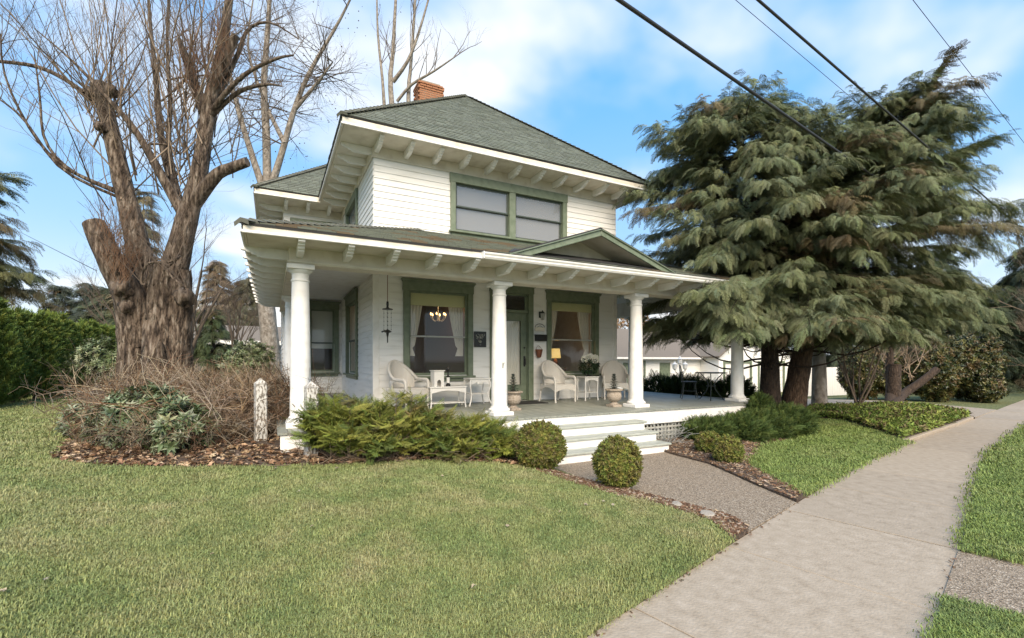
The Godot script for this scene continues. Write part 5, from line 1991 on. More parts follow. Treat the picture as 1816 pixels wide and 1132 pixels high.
func make_trees() -> void:
	var o: Node3D
	var b := MB.new()
	# ---- the old pollarded tree left of the house
	o = thing("pollarded_tree", "huge old pollarded tree with sawn limbs left of the house", "tree", Vector3(-2.937, -0.133, -16.142))
	b = MB.new()   # several stems grown together
	add_limb(b, [Vector3(-3.526, -0.416, -16.333), Vector3(-3.415, 0.865, -16.276), Vector3(-3.415, 2.270, -16.276), Vector3(-3.471, 3.195, -16.192), Vector3(-3.608, 3.875, -16.150)], [.52, .39, .34, .33, .30], 16, 26, .06, .05)
	add_limb(b, [Vector3(-3.148, -0.447, -16.588), Vector3(-3.148, 0.841, -16.588), Vector3(-3.153, 2.285, -16.478), Vector3(-3.238, 3.564, -16.522), Vector3(-3.298, 4.580, -16.441)], [.7, .54, .48, .44, .36], 16, 26, .06, .05)
	add_limb(b, [Vector3(-2.602, -0.432, -15.969), Vector3(-2.658, 0.859, -15.998), Vector3(-2.665, 2.270, -15.889), Vector3(-2.665, 3.207, -15.889), Vector3(-2.471, 4.301, -15.789)], [.58, .45, .39, .38, .36], 16, 26, .06, .05)
	add_limb(b, [Vector3(-2.159, -0.463, -15.966), Vector3(-2.283, 0.853, -15.917), Vector3(-2.322, 2.118, -15.825), Vector3(-2.280, 3.062, -15.803), Vector3(-2.294, 4.164, -15.810)], [.46, .35, .30, .30, .27], 16, 26, .06, .05)
	add_limb(b, [Vector3(-2.771, -0.352, -15.493), Vector3(-2.782, 0.886, -15.555), Vector3(-2.820, 1.950, -15.631), Vector3(-2.947, 2.885, -15.922)], [.44, .33, .27, .17], 14, 22, .06, .05)
	part(b, "trunk", M.bark, o)
	part(limb([Vector3(-3.101, 2.122, -16.339), Vector3(-3.498, 3.567, -16.094), Vector3(-3.869, 4.422, -15.948), Vector3(-4.216, 5.308, -16.126)], [.45, .37, .29, .245], 10, 24, 0.04, 0.03), "limb", M.bark, o, "short sawn-off limb on the left")
	part(limb([Vector3(-3.125, 2.924, -16.464), Vector3(-3.270, 4.342, -16.426), Vector3(-3.441, 5.423, -16.402), Vector3(-3.749, 6.839, -16.560), Vector3(-3.973, 7.941, -16.676), Vector3(-4.224, 9.122, -16.806)], [.40, .33, .255, .22, .20, .19], 20, 24, 0.05, 0.03), "limb", M.bark, o, "tall sawn-off limb with a knobby top")
	b = limb([Vector3(-2.742, 2.747, -16.041), Vector3(-2.434, 4.164, -15.882), Vector3(-2.138, 5.394, -15.617), Vector3(-1.860, 6.487, -15.474), Vector3(-1.666, 7.736, -15.374), Vector3(-1.539, 8.807, -15.421)], [.42, .34, .26, .22, .185, .175], 20, 24, 0.05, 0.03)
	part(b, "limb", M.bark, o, "thick leaning limb on the right")
	part(limb([Vector3(-1.595, 8.492, -15.449), Vector3(-1.371, 9.515, -15.334), Vector3(-1.212, 10.686, -15.365), Vector3(-1.023, 12.353, -15.380)], [.2, .16, .13, .09], 12, 12, 0.05, 0.03), "limb", M.bark, o)
	part(limb([Vector3(-1.483, 9.043, -15.392), Vector3(-1.129, 9.936, -14.985), Vector3(-0.875, 10.532, -14.741)], [.16, .13, .1], 8, 10, 0.05), "limb", M.bark, o)
	part(limb([Vector3(-1.679, 8.571, -15.493), Vector3(-2.045, 9.796, -15.907), Vector3(-2.347, 10.824, -16.175)], [.15, .11, .06], 8, 10, 0.05), "limb", M.bark, o)
	part(limb([Vector3(-1.971, 5.940, -15.531), Vector3(-1.366, 6.688, -14.994), Vector3(-0.976, 6.862, -14.680), Vector3(-0.592, 6.987, -14.370)], [.2, .155, .135, .12], 9, 16, 0.05), "limb", M.bark, o, "stubby sawn-off side limb")
	b = MB.new()
	for kn: Array in [[Vector3(-4.445, 9.046, -16.863), .20], [Vector3(-3.970, 9.111, -16.562), .19], [Vector3(-4.269, 9.261, -16.885), .22], [Vector3(-4.154, 8.026, -16.432), .14], [Vector3(-3.535, 3.559, -15.719), .24], [Vector3(-2.104, 3.367, -15.375), .26], [Vector3(-3.443, 3.083, -15.840), .2]]:
		var g := []
		for i in 8:
			var row := PackedVector3Array()
			for j in 13:
				var a := TAU * (j % 12) / 12.0
				var e := PI * (i / 7.0 - 0.5)
				var r: float = kn[1] * (1.0 + 0.2 * sin(a * 3.0 + i) + 0.12 * sin(a * 5.0 - i * 1.7))
				row.append(kn[0] + Vector3(cos(a) * cos(e), sin(e) * 0.9, sin(a) * cos(e)) * r)
			g.append(row)
		b.sheet(g)
	part(b, "burls", M.bark, o).set_meta("kind", "stuff")
	# long curving branches and the water sprouts
	b = MB.new()
	var lines := []
	lines.append(add_limb(b, [Vector3(-2.118, 5.565, -15.663), Vector3(-2.661, 6.662, -15.718), Vector3(-2.983, 7.320, -15.715), Vector3(-3.322, 7.925, -15.778), Vector3(-3.762, 8.476, -15.892), Vector3(-4.621, 9.473, -16.110), Vector3(-5.449, 10.216, -16.312)], [.15, .12, .1, .08, .06, .03, .01], 18, 7))
	lines.append(add_limb(b, [Vector3(-4.572, 8.991, -16.760), Vector3(-5.083, 9.364, -16.911), Vector3(-5.676, 9.560, -16.992), Vector3(-6.511, 9.567, -17.198)], [.08, .06, .05, .04], 12, 6))
	lines.append(add_limb(b, [Vector3(-2.199, 5.452, -15.874), Vector3(-2.797, 7.811, -16.520), Vector3(-2.963, 9.491, -16.718), Vector3(-3.132, 11.196, -16.917), Vector3(-3.219, 12.513, -16.963)], [.13, .1, .08, .05, .03], 14, 6))
	lines.append(add_limb(b, [Vector3(-2.142, 5.452, -15.845), Vector3(-2.644, 7.694, -16.553), Vector3(-2.615, 9.165, -16.538), Vector3(-2.722, 10.867, -16.706), Vector3(-2.663, 12.513, -16.676)], [.1, .08, .06, .045, .03], 14, 6))
	lines.append(add_limb(b, [Vector3(-1.651, 8.335, -15.478), Vector3(-1.112, 8.891, -14.750), Vector3(-0.556, 9.269, -14.126), Vector3(0.104, 9.496, -13.561), Vector3(0.491, 9.519, -13.249)], [.09, .07, .055, .04, .02], 14, 6))
	lines.append(add_limb(b, [Vector3(-1.623, 8.335, -15.464), Vector3(-0.847, 8.949, -14.726), Vector3(-0.161, 9.060, -14.148), Vector3(0.240, 8.956, -13.828)], [.08, .06, .04, .015], 12, 6))
	lines.append(add_limb(b, [Vector3(-1.466, 8.783, -15.496), Vector3(-0.867, 10.145, -15.074), Vector3(-0.583, 10.829, -14.815), Vector3(-0.028, 10.943, -14.416), Vector3(0.656, 10.409, -13.951)], [.08, .06, .045, .03, .012], 12, 6))
	lines.append(add_limb(b, [Vector3(-3.735, 6.367, -16.553), Vector3(-4.734, 6.715, -16.506), Vector3(-5.277, 7.405, -16.449), Vector3(-5.364, 8.530, -16.381), Vector3(-5.449, 9.635, -16.312)], [.05, .045, .035, .025, .01], 14, 5))
	lines.append(add_limb(b, [Vector3(-3.735, 6.289, -16.553), Vector3(-4.830, 6.749, -16.443), Vector3(-5.540, 7.553, -16.584), Vector3(-6.094, 8.908, -16.645), Vector3(-6.223, 10.071, -16.712)], [.05, .045, .035, .025, .01], 14, 5))
	lines.append(add_limb(b, [Vector3(-3.735, 6.178, -16.553), Vector3(-4.923, 6.708, -16.379), Vector3(-5.707, 7.892, -16.445), Vector3(-6.300, 8.416, -16.638)], [.045, .04, .03, .015], 12, 5))
	lines.append(add_limb(b, [Vector3(-2.541, 4.027, -15.150), Vector3(-2.118, 4.332, -14.594), Vector3(-2.311, 4.144, -14.469), Vector3(-2.817, 4.122, -14.842), Vector3(-2.996, 3.678, -15.047), Vector3(-2.892, 3.606, -14.994)], [.03, .035, .035, .03, .03, .02], 20, 6))
	lines.append(add_limb(b, [Vector3(-2.740, 4.094, -14.803), Vector3(-2.501, 4.216, -14.567), Vector3(-2.247, 3.759, -14.436), Vector3(-1.946, 3.517, -14.393)], [.02, .03, .03, .02], 14, 6))
	lines.append(add_limb(b, [Vector3(-3.223, 7.503, -16.064), Vector3(-2.965, 7.549, -15.819), Vector3(-2.487, 7.519, -15.572), Vector3(-2.231, 7.302, -15.553)], [.03, .03, .03, .02], 10, 5))
	part(b, "branch", M.bark, o).set_meta("kind", "stuff")
	b = MB.new()
	var b2 := MB.new()
	for k in 150:   # upright sprouts from the cut heads
		var q: Vector3
		var f := rng.randf()
		if f < 0.22:
			q = Vector3(-4.224, 8.885, -16.806) + Vector3(rng.randf_range(-.4, .5), rng.randf_range(-1.2, .2), rng.randf_range(-.4, .4))
		elif f < 0.72:
			q = Vector3(-1.679, 8.335, -15.493) + Vector3(rng.randf_range(-1.2, .7), rng.randf_range(-1.8, 1.6), rng.randf_range(-.6, .6))
		elif f < 0.86:
			q = Vector3(-2.424, 6.404, -15.990) + Vector3(rng.randf_range(-.5, .5), rng.randf_range(-.8, .9), rng.randf_range(-.5, .5))
		else:
			q = Vector3(-3.875, 6.997, -16.625) + Vector3(rng.randf_range(-.5, .5), rng.randf_range(-1.5, 1.5), rng.randf_range(-.4, .4))
		var out := 0.34 if rng.randf() < 0.6 else 0.9
		var d := Vector3(rng.randfn() * out, 1.0, rng.randfn() * out).normalized()
		grow(b if rng.randf() < 0.6 else b2, q, d, rng.randf_range(1.6, 4.2), rng.randf_range(.010, .026), 2, 3, 0.5, 0.08, 4)
	for l: PackedVector3Array in lines:
		for k in 12:
			var q := l[rng.randi_range(2, l.size() - 1)]
			grow(b, q, (Vector3(rng.randfn() * 0.5, 0.9, rng.randfn() * 0.4)).normalized(), rng.randf_range(0.6, 1.8), .012, 2, 3, 0.6, 0.05, 3)
	part(b, "sprout", M.twig, o).set_meta("kind", "stuff")
	part(b2, "sprout", M.twig_tan, o).set_meta("kind", "stuff")
	b = MB.new()   # ruddy dead sprout clumps
	for e: Array in [[Vector3(-1.857, 9.654, -15.135), 50, .5], [Vector3(-1.112, 10.111, -14.750), 45, .4], [Vector3(-2.061, 8.967, -15.240), 25, .4], [Vector3(-1.451, 9.272, -14.925), 35, .45], [Vector3(-3.476, 3.988, -15.407), 60, .35], [Vector3(-3.641, 4.695, -15.380), 40, .3]]:
		for k: int in e[1]:
			var q: Vector3 = e[0] + Vector3(rng.randfn() * .16, rng.randfn() * .35, rng.randfn() * .16) * (e[2] * 2.0)
			grow(b, q, Vector3(rng.randfn() * .4, 1, rng.randfn() * .4).normalized(), rng.randf_range(.3, 1.0), .008, 1, 3, .5, .05, 3)
	part(b, "dead_sprout", M.twig_red, o).set_meta("kind", "stuff")

	# ---- pale-barked tree behind the wing
	o = thing("bare_tree", "pale-barked bare tree rising behind the side wing", "tree", Vector3(-0.000, 0.450, -28.129))
	part(limb([Vector3(0.054, -0.156, -28.101), Vector3(-0.108, 2.871, -28.185), Vector3(-0.323, 5.292, -28.295), Vector3(-0.377, 8.016, -28.323), Vector3(-0.215, 11.043, -28.240)], [.62, .44, .4, .38, .33], 14, 16, 0.04, 0.03), "trunk", M.bark_pale, o)
	b = MB.new()
	var stems := []
	stems.append(add_limb(b, [Vector3(-0.215, 10.892, -28.240), Vector3(-0.269, 13.767, -28.268), Vector3(-0.377, 16.491, -28.323), Vector3(-0.215, 19.215, -28.240), Vector3(-0.054, 21.939, -28.157)], [.23, .2, .17, .13, .09], 16, 9))
	stems.append(add_limb(b, [Vector3(-0.108, 10.740, -28.185), Vector3(0.480, 12.769, -27.656), Vector3(1.006, 14.764, -27.160), Vector3(1.733, 16.725, -26.560), Vector3(3.073, 19.238, -25.644), Vector3(3.822, 20.836, -25.033)], [.21, .16, .14, .11, .07, .04], 18, 9))
	stems.append(add_limb(b, [Vector3(-0.323, 10.589, -28.295), Vector3(-0.987, 12.769, -28.413), Vector3(-1.535, 14.764, -28.471), Vector3(-2.030, 17.083, -28.613), Vector3(-2.284, 19.974, -28.632)], [.2, .16, .13, .1, .06], 16, 9))
	stems.append(add_limb(b, [Vector3(0.611, 13.173, -27.476), Vector3(-0.054, 14.826, -28.157), Vector3(-0.325, 15.694, -28.522), Vector3(-1.148, 18.574, -29.171), Vector3(-0.878, 21.727, -29.144)], [.14, .1, .09, .06, .03], 14, 7))
	stems.append(add_limb(b, [Vector3(1.059, 14.913, -27.133), Vector3(2.039, 16.075, -26.290), Vector3(2.789, 17.059, -25.565)], [.12, .08, .03], 8, 7))
	part(b, "stem", M.bark_pale, o)
	b = MB.new()
	for l: PackedVector3Array in stems:
		for k in 26:
			var q := l[rng.randi_range(4, l.size() - 1)]
			grow(b, q, Vector3(rng.randfn() * .8, rng.randf_range(-.2, .8), rng.randfn() * .7).normalized(), rng.randf_range(1.2, 3.0), .03, 2, 4, .65, .0, 4)
	part(b, "twigs", M.twig, o).set_meta("kind", "stuff")
	var seeds := MB.new()
	seeds.lathe(PackedVector2Array([Vector2(0, -1), Vector2(.87, -.5), Vector2(.87, .5), Vector2(0, 1)]), 6)
	var sa := []
	var sc := []
	for k in 420:
		var l: PackedVector3Array = stems[rng.randi() % stems.size()]
		var q := l[rng.randi_range(3, l.size() - 1)] + Vector3(rng.randfn() * .9, rng.randfn() * .9, rng.randfn() * .7)
		sa.append(Transform3D(Basis().scaled(Vector3.ONE * rng.randf_range(.02, .035)), q))
		sc.append(Color(.09, .06, .04))
	swarm("seed_balls", seeds.mesh(), M.dry, sa, sc, o, "stuff")

	# ---- bare tree behind the roof
	o = thing("bare_tree", "bare tree with grey stems behind the chimney", "tree", on_land(9.3, -34.0))
	b = MB.new()
	stems = []
	stems.append(add_limb(b, [on_land(9.3, -34.0), Vector3(9.0, 8, -34), Vector3(7.756, 20.606, -34.256), Vector3(7.865, 24.310, -34.199), Vector3(8.122, 29.661, -34.067)], [.4, .3, .19, .14, .08], 16, 9))
	stems.append(add_limb(b, [Vector3(9.0, 9, -34), Vector3(8.853, 20.400, -33.690), Vector3(9.000, 23.076, -33.614), Vector3(9.256, 27.192, -33.482), Vector3(9.365, 29.661, -33.425)], [.25, .16, .12, .1, .06], 12, 7))
	stems.append(add_limb(b, [Vector3(7.865, 22.046, -34.199), Vector3(8.651, 23.166, -33.231), Vector3(9.316, 25.053, -32.663), Vector3(10.049, 28.038, -31.948)], [.16, .12, .09, .06], 10, 7))
	stems.append(add_limb(b, [Vector3(8.122, 20.606, -34.067), Vector3(8.939, 21.543, -33.083), Vector3(10.226, 22.205, -31.856), Vector3(11.645, 23.113, -30.562)], [.12, .1, .07, .03], 10, 6))
	stems.append(add_limb(b, [Vector3(7.317, 19.783, -34.482), Vector3(7.170, 22.252, -34.557), Vector3(6.878, 25.545, -34.708), Vector3(6.805, 28.838, -34.746)], [.14, .1, .08, .05], 10, 6))
	part(b, "stem", M.bark_pale, o)
	b = MB.new()
	for l: PackedVector3Array in stems:
		for k in 9:
			var q := l[rng.randi_range(4, l.size() - 1)]
			grow(b, q, Vector3(rng.randfn() * .5, 1.0, rng.randfn() * .5).normalized(), rng.randf_range(1.2, 3.2), .03, 2, 3, .5, .08, 4)
	part(b, "twigs", M.twig, o).set_meta("kind", "stuff")

	# ---- the big evergreens right of the porch
	floor_y = 2.25
	var tone_a := Color(.165, .19, .098)
	o = thing("cedar_tree", "large drooping cedar with a dark upright trunk beside the porch corner", "tree", Vector3(11.57, 0, -7.78))
	var tl := smooth_line([Vector3(11.57, -0.1, -7.78), Vector3(11.604, 0.759, -7.742), Vector3(11.578, 2.236, -7.756), Vector3(11.394, 4.451, -7.851), Vector3(11.027, 6.667, -8.040), Vector3(10.607, 8.291, -8.257)], 24)
	var r := PackedFloat32Array()
	for k in 24:
		r.append(lerpf(.31, .03, pow(k / 23.0, 0.9)) + (0.12 if k == 0 else 0.04 if k == 1 else 0.0))
	b = MB.new()
	b.tube(tl, r, 26, true, 0.05, 0.06)
	part(b, "trunk", M.bark_dark, o)
	evergreen(o, tl, 0.30, 185, [2.3, 2.6, 3.1, 3.5, 3.6, 3.5, 3.3, 3.0, 2.4, 1.5, 0.6], 0.6, 0.6, tone_a,
		[[Vector3(11.021, 3.930, -7.593), Vector3(8.439, 5.638, -8.024), 0.3], [Vector3(11.021, 3.644, -7.593), Vector3(8.532, 4.355, -8.201), 0.4], [Vector3(10.957, 3.644, -7.626), Vector3(7.685, 3.893, -6.500), 0.6], [Vector3(11.021, 3.501, -7.593), Vector3(7.503, 3.423, -6.482), 0.6], [Vector3(11.021, 3.644, -7.593), Vector3(7.644, 2.920, -6.859), 0.2], [Vector3(10.834, 3.470, -7.464), Vector3(7.889, 2.666, -6.508), 0.1], [Vector3(10.834, 3.048, -7.464), Vector3(8.018, 2.730, -5.991), 0.5], [Vector3(11.021, 3.644, -7.593), Vector3(7.825, 3.929, -6.091), 0.6], [Vector3(11.021, 4.359, -7.593), Vector3(8.204, 4.727, -6.796), 0.5], [Vector3(10.834, 3.751, -7.464), Vector3(8.406, 2.513, -5.791), 0.2], [Vector3(11.143, 5.131, -7.755), Vector3(8.946, 7.213, -8.325), 0.2], [Vector3(10.949, 5.858, -7.855), Vector3(9.787, 8.182, -8.454), 0.1]], 2.2, 0.09)
	o = thing("cedar_tree", "large spreading cedar with a reddish trunk leaning right, nearest the sidewalk", "tree", Vector3(12.26, 0, -7.64))
	tl = smooth_line([Vector3(12.26, -0.1, -7.64), Vector3(12.308, 0.900, -7.492), Vector3(12.546, 2.241, -7.369), Vector3(13.182, 4.474, -7.041), Vector3(13.896, 6.261, -6.673), Vector3(14.505, 7.676, -6.359), Vector3(14.717, 8.420, -6.249)], 26)
	r = PackedFloat32Array()
	for k in 26:
		r.append(lerpf(.33, .03, pow(k / 25.0, 0.9)) + (0.12 if k == 0 else 0.04 if k == 1 else 0.0))
	b = MB.new()
	b.tube(tl, r, 26, true, 0.05, 0.07)
	part(b, "trunk", M.bark_red, o)
	evergreen(o, tl, 0.28, 165, [2.2, 2.5, 3.1, 3.4, 3.4, 3.2, 2.9, 2.4, 1.7, 1.0, 0.4], 0.6, 0.6, tone_a,
		[[Vector3(14.267, 7.155, -6.481), Vector3(15.597, 9.126, -5.458), -0.1], [Vector3(13.870, 6.112, -6.686), Vector3(17.018, 7.528, -4.725), 0.1], [Vector3(13.605, 5.219, -6.823), Vector3(16.889, 6.148, -4.792), 0.2], [Vector3(13.015, 4.405, -6.790), Vector3(15.504, 4.568, -4.943), 0.4], [Vector3(12.757, 3.969, -6.923), Vector3(15.452, 3.329, -5.083), 0.4], [Vector3(14.664, 8.346, -6.277), Vector3(15.201, 8.882, -5.887), 0.2], [Vector3(12.499, 3.678, -7.056), Vector3(11.135, 2.688, -5.059), 0.2], [Vector3(12.370, 3.678, -7.122), Vector3(9.483, 2.532, -5.461), 0.2], [Vector3(12.628, 3.824, -6.989), Vector3(12.390, 2.765, -5.199), 0.2], [Vector3(12.886, 4.550, -6.856), Vector3(11.156, 5.676, -5.273), 0.3], [Vector3(12.370, 3.388, -7.122), Vector3(9.186, 3.555, -5.726), 0.4]], 2.2, 0.09)
	o = thing("cedar_tree", "slimmer grey-trunked cedar behind the two large ones", "tree", Vector3(15.92, 0, -8.93))
	tl = smooth_line([Vector3(15.92, -0.1, -8.93), Vector3(16.194, 1.649, -9.088), Vector3(16.244, 3.525, -9.062), Vector3(16.450, 6.182, -9.069), Vector3(16.690, 8.111, -9.057)], 20)
	r = PackedFloat32Array()
	for k in 20:
		r.append(lerpf(.25, .03, k / 19.0) + (0.07 if k == 0 else 0.0))
	b = MB.new()
	b.tube(tl, r, 18, true, 0.03, 0.03)
	part(b, "trunk", M.bark_pale, o)
	evergreen(o, tl, 0.33, 50, [2.4, 2.6, 2.8, 2.7, 2.4, 2.0, 1.5, 1.0, 0.4], 0.6, 1.1, tone_a, [], 0.8, 0.1)
	floor_y = -10.0


# ---------------------------------------------------------------- shrubs
func clump(seed_: int, n: int, l: float, w: float, cone: float, body := 0.3) -> ArrayMesh:   # a tuft of leaves round a short shoot along +z
	var keep := rng.state
	rng.seed = seed_
	var b := MB.new()
	b.tint = true
	for k in n:
		var t := float(k) / n
		var a := k * 2.4
		var side := Vector3(cos(a), sin(a), 0)
		var d := (Vector3.BACK * (0.35 + t * 0.9) + side * cone).normalized()
		var v := rng.randf_range(0.75, 1.25)
		b.col = Color(v, v, v)
		add_leaf(b, Vector3.BACK * (body * t), d, (Vector3.BACK - side).normalized(), l * rng.randf_range(0.75, 1.2), w, 0.2, 0.15)
	rng.state = keep
	return b.mesh()


func aim(d: Vector3, roll := 0.0) -> Basis:
	var up := Vector3.UP if absf(d.y) < 0.95 else Vector3.RIGHT
	return Basis.looking_at(-d, up) * Basis(Vector3.BACK, roll)


# leaf clumps in the outer part of an ellipsoid; the node stands at its foot
func ball_shrub(o: Node3D, mesh: Mesh, mat: Material, mid: Vector3, rad: Vector3, n: int, size: Vector2, cols: Array, shell := 0.62, sweep := Vector3(), flat := 0.0, lump := 0.0) -> void:
	var at := []
	var cs := []
	for k in n:
		var d := rnd_dir()
		var f := lerpf(shell, 1.0, sqrt(rng.randf()))
		f *= 1.0 + lump * fn.get_noise_3d((mid.x + d.x) * 28.0, d.y * 28.0, (mid.z + d.z) * 28.0)
		var p := mid + Vector3(d.x * rad.x, d.y * rad.y, d.z * rad.z) * f
		if p.y < world_of(o).origin.y + flat:
			continue
		var dir := (d + rnd_dir() * 0.5 + sweep).normalized()
		at.append(Transform3D(aim(dir, rng.randf() * TAU).scaled(Vector3.ONE * rng.randf_range(size.x, size.y)), p))
		var c: Array = cols[rng.randi() % cols.size()]
		cs.append(tone(c[0], c[1], c[2], 0.28))
	swarm("foliage", mesh, mat, at, cs, o, "stuff")


func stems_for(o: Node3D, h: float, spread: float, n: int, mat: Material, r := 0.015) -> void:
	var b := MB.new()
	var q := world_of(o).origin
	for k in n:
		var d := Vector3(rng.randfn() * spread, 1.0, rng.randfn() * spread).normalized()
		grow(b, q + Vector3(rng.randfn() * .05, -.02, rng.randfn() * .05), d, h, r, 2, 3, .5, .05, 4)
	part(b, "stems", mat, o).set_meta("kind", "stuff")


func make_shrubs() -> void:
	var o: Node3D
	var b := MB.new()
	var sprig := clump(7, 14, 0.045, 0.02, 0.7, 0.09)
	var fan := clump(8, 26, 0.10, 0.022, 0.55, 0.26)
	var whorl := clump(9, 10, 0.13, 0.045, 1.2, 0.05)
	var broad := clump(10, 8, 0.10, 0.05, 0.9, 0.12)
	var plumes := [spray_mesh(11, 0.40, 0.042, 0.03), spray_mesh(12, 0.34, 0.038, 0.05)]

	# ---- clipped boxwoods
	for e: Array in [[Vector2(3.40, -5.72), .29, .56, 3800, "large clipped boxwood ball at the left foot of the steps"], [Vector2(3.80, -4.52), .215, .51, 3200, "clipped boxwood egg standing beside the front walk"], [Vector2(6.42, -4.98), .15, .32, 1500, "small clipped boxwood right of the front walk, nearer the sidewalk"], [Vector2(6.72, -5.6), .14, .28, 1200, "small clipped boxwood right of the steps, against the dark yew"]]:
		var p: Vector2 = e[0]
		o = thing("boxwood", e[4], "shrub", on_land(p.x, p.y), 0.0, "clipped boxwoods by the steps")
		stems_for(o, e[2] * 0.45, 0.5, 8, M.twig, .012)
		ball_shrub(o, sprig, M.leaf, on_land(p.x, p.y, e[2] * 0.5 + 0.03), Vector3(e[1], e[2] * 0.5, e[1]), e[3], Vector2(.6, 1.05), [[.20, .215, .047], [.15, .185, .042], [.235, .215, .06], [.16, .135, .055]], 0.6, Vector3.UP * 0.2, 0.03, 0.12)

	# ---- junipers before the porch
	var jl := ["feathery green juniper at the left end of the bank, by the half-hidden gate post", "feathery yellow-green juniper in front of the left wicker chair", "feathery yellow-green juniper in front of the coffee table", "feathery green juniper at the right end of the bank, next to the boxwood ball", "low feathery juniper at the front of the bank, left of its middle", "low feathery juniper at the front of the bank, right of its middle"]
	var jj := 0
	for e: Array in [[Vector2(0.85, -6.72), .52, .80], [Vector2(1.5, -6.66), .6, .74], [Vector2(2.2, -6.6), .62, .60], [Vector2(2.95, -6.55), .5, .48], [Vector2(1.15, -6.45), .5, .5], [Vector2(2.3, -6.32), .5, .42]]:
		var p: Vector2 = e[0]
		o = thing("juniper", jl[jj], "shrub", on_land(p.x, p.y), 0.0, "junipers along the porch front")
		stems_for(o, e[2] * 0.7, 0.9, 14, M.twig, .018)
		var at := [[], []]
		var cs := [[], []]
		var wood := MB.new()
		for k in (64 if jj < 4 else 40):
			var az := rng.randf() * TAU
			var el := rng.randf_range(0.25, 1.1)
			var d := (Vector3(cos(az) * e[1] * 1.5, el * e[2] * 1.35, sin(az) * e[1] * 1.2) + Vector3(0.22, 0, 0.05)).normalized()
			var root := on_land(p.x + rng.randfn() * .14, p.y + rng.randfn() * .1, .04 + .22 * e[2] * rng.randf())
			var c: Array = [[.19, .22, .04], [.145, .19, .038], [.23, .24, .052], [.11, .15, .036]][rng.randi() % 4]
			add_bough(at[k % 2], cs[k % 2], wood, root, d, lerpf(e[1], e[2], el * .7) * rng.randf_range(.75, 1.12), -0.25, 0.36, Color(c[0], c[1], c[2]), 3.4, 0.07)
		part(wood, "branches", M.twig, o).set_meta("kind", "stuff")
		for k in 2:
			swarm("foliage", plumes[k], M.leaf, at[k], cs[k], o, "stuff")
		b = MB.new()
		for k in 30:
			grow(b, on_land(p.x + rng.randfn() * .3, p.y + rng.randf_range(-.1, .35), .02), Vector3(rng.randfn(), .5, .3 + rng.randfn() * .5).normalized(), rng.randf_range(.2, .5), .007, 1, 3, .7, .0, 3)
		part(b, "dead_twigs", M.twig_tan, o).set_meta("kind", "stuff")
		jj += 1

	# ---- dark yews under the cedars
	var yl := ["dark low yew beside the lattice", "dark low yew under the cedar, second from the lattice", "dark low yew in front of the cedar trunks", "rounded dark yew at the lawn's edge, farthest from the lattice", "upright dark yew sprig against the porch corner"]
	jj = 0
	for e: Array in [[Vector2(7.75, -6.45), .4, .34], [Vector2(8.5, -6.35), .5, .38], [Vector2(9.3, -6.4), .55, .42], [Vector2(10.1, -6.3), .42, .5], [Vector2(9.9, -6.85), .22, .7]]:
		var p: Vector2 = e[0]
		o = thing("yew", yl[jj], "shrub", on_land(p.x, p.y), 0.0, "dark yews right of the steps")
		stems_for(o, e[2] * 0.6, 0.8, 9, M.twig, .014)
		for k in 2:
			ball_shrub(o, plumes[k], M.leaf, on_land(p.x, p.y, e[2] * 0.5), Vector3(e[1], e[2] * 0.55, e[1]), 900, Vector2(.12, .24), [[.07, .11, .03], [.095, .14, .037], [.05, .08, .024], [.115, .15, .04]], 0.5, Vector3(0.2, 0.5, 0.2), 0.05, 0.35)
		jj += 1
	# junipers seen across the deck
	for e: Array in [[Vector3(12.017, 0.371, -11.805), .9, "dark juniper beyond the deck, left of the bistro chair"], [Vector3(11.943, 0.450, -10.718), .75, "dark juniper beyond the deck, behind the bistro chair"], [Vector3(11.912, 0.461, -9.159), .6, "dark juniper beyond the deck, right of the bistro table"]]:
		var p: Vector3 = e[0]
		o = thing("juniper", e[2], "shrub", on_land(p.x, p.z), 0.0, "junipers beyond the deck")
		stems_for(o, .5, 0.9, 8, M.twig, .014)
		for k in 2:
			ball_shrub(o, plumes[k], M.leaf, on_land(p.x, p.z, .5), Vector3(e[1], .5, e[1]), 420, Vector2(.2, .4), [[.03, .055, .015], [.045, .07, .018], [.022, .04, .012]], 0.4, Vector3(0.1, 0.5, 0.1), 0.05, 0.3)

	# ---- arborvitae hedge along the left boundary
	var hn := 15
	for k in hn:
		var z := -17.2 - k * 1.02
		var x := -7.15 + 0.12 * sin(k * 1.7)
		var h := 2.65 + 0.16 * sin(k * 2.3) + 0.05 * cos(k * 5.1)
		var lab := "arborvitae column of the hedge, number %d counted from the left edge" % (k + 1)
		if k == 0:
			lab = "arborvitae column of the hedge at the photo's left edge"
		elif k == hn - 1:
			lab = "farthest arborvitae column of the hedge, by the old tree"
		else:
			lab = ["second", "third", "fourth", "fifth", "sixth", "seventh", "eighth", "ninth", "tenth", "eleventh", "twelfth", "thirteenth", "fourteenth"][k - 1] + " arborvitae column of the hedge counted from the left edge"
		o = thing("arborvitae", lab, "hedge shrub", on_land(x, z), 0.0, "arborvitae hedge along the left boundary")
		b = MB.new()
		b.tube(curve_pts([on_land(x, z, -.05), on_land(x, z, h * 0.8)]), PackedFloat32Array([.06, .02]), 7)
		part(b, "trunk", M.twig, o)
		var at := []
		var cs := []
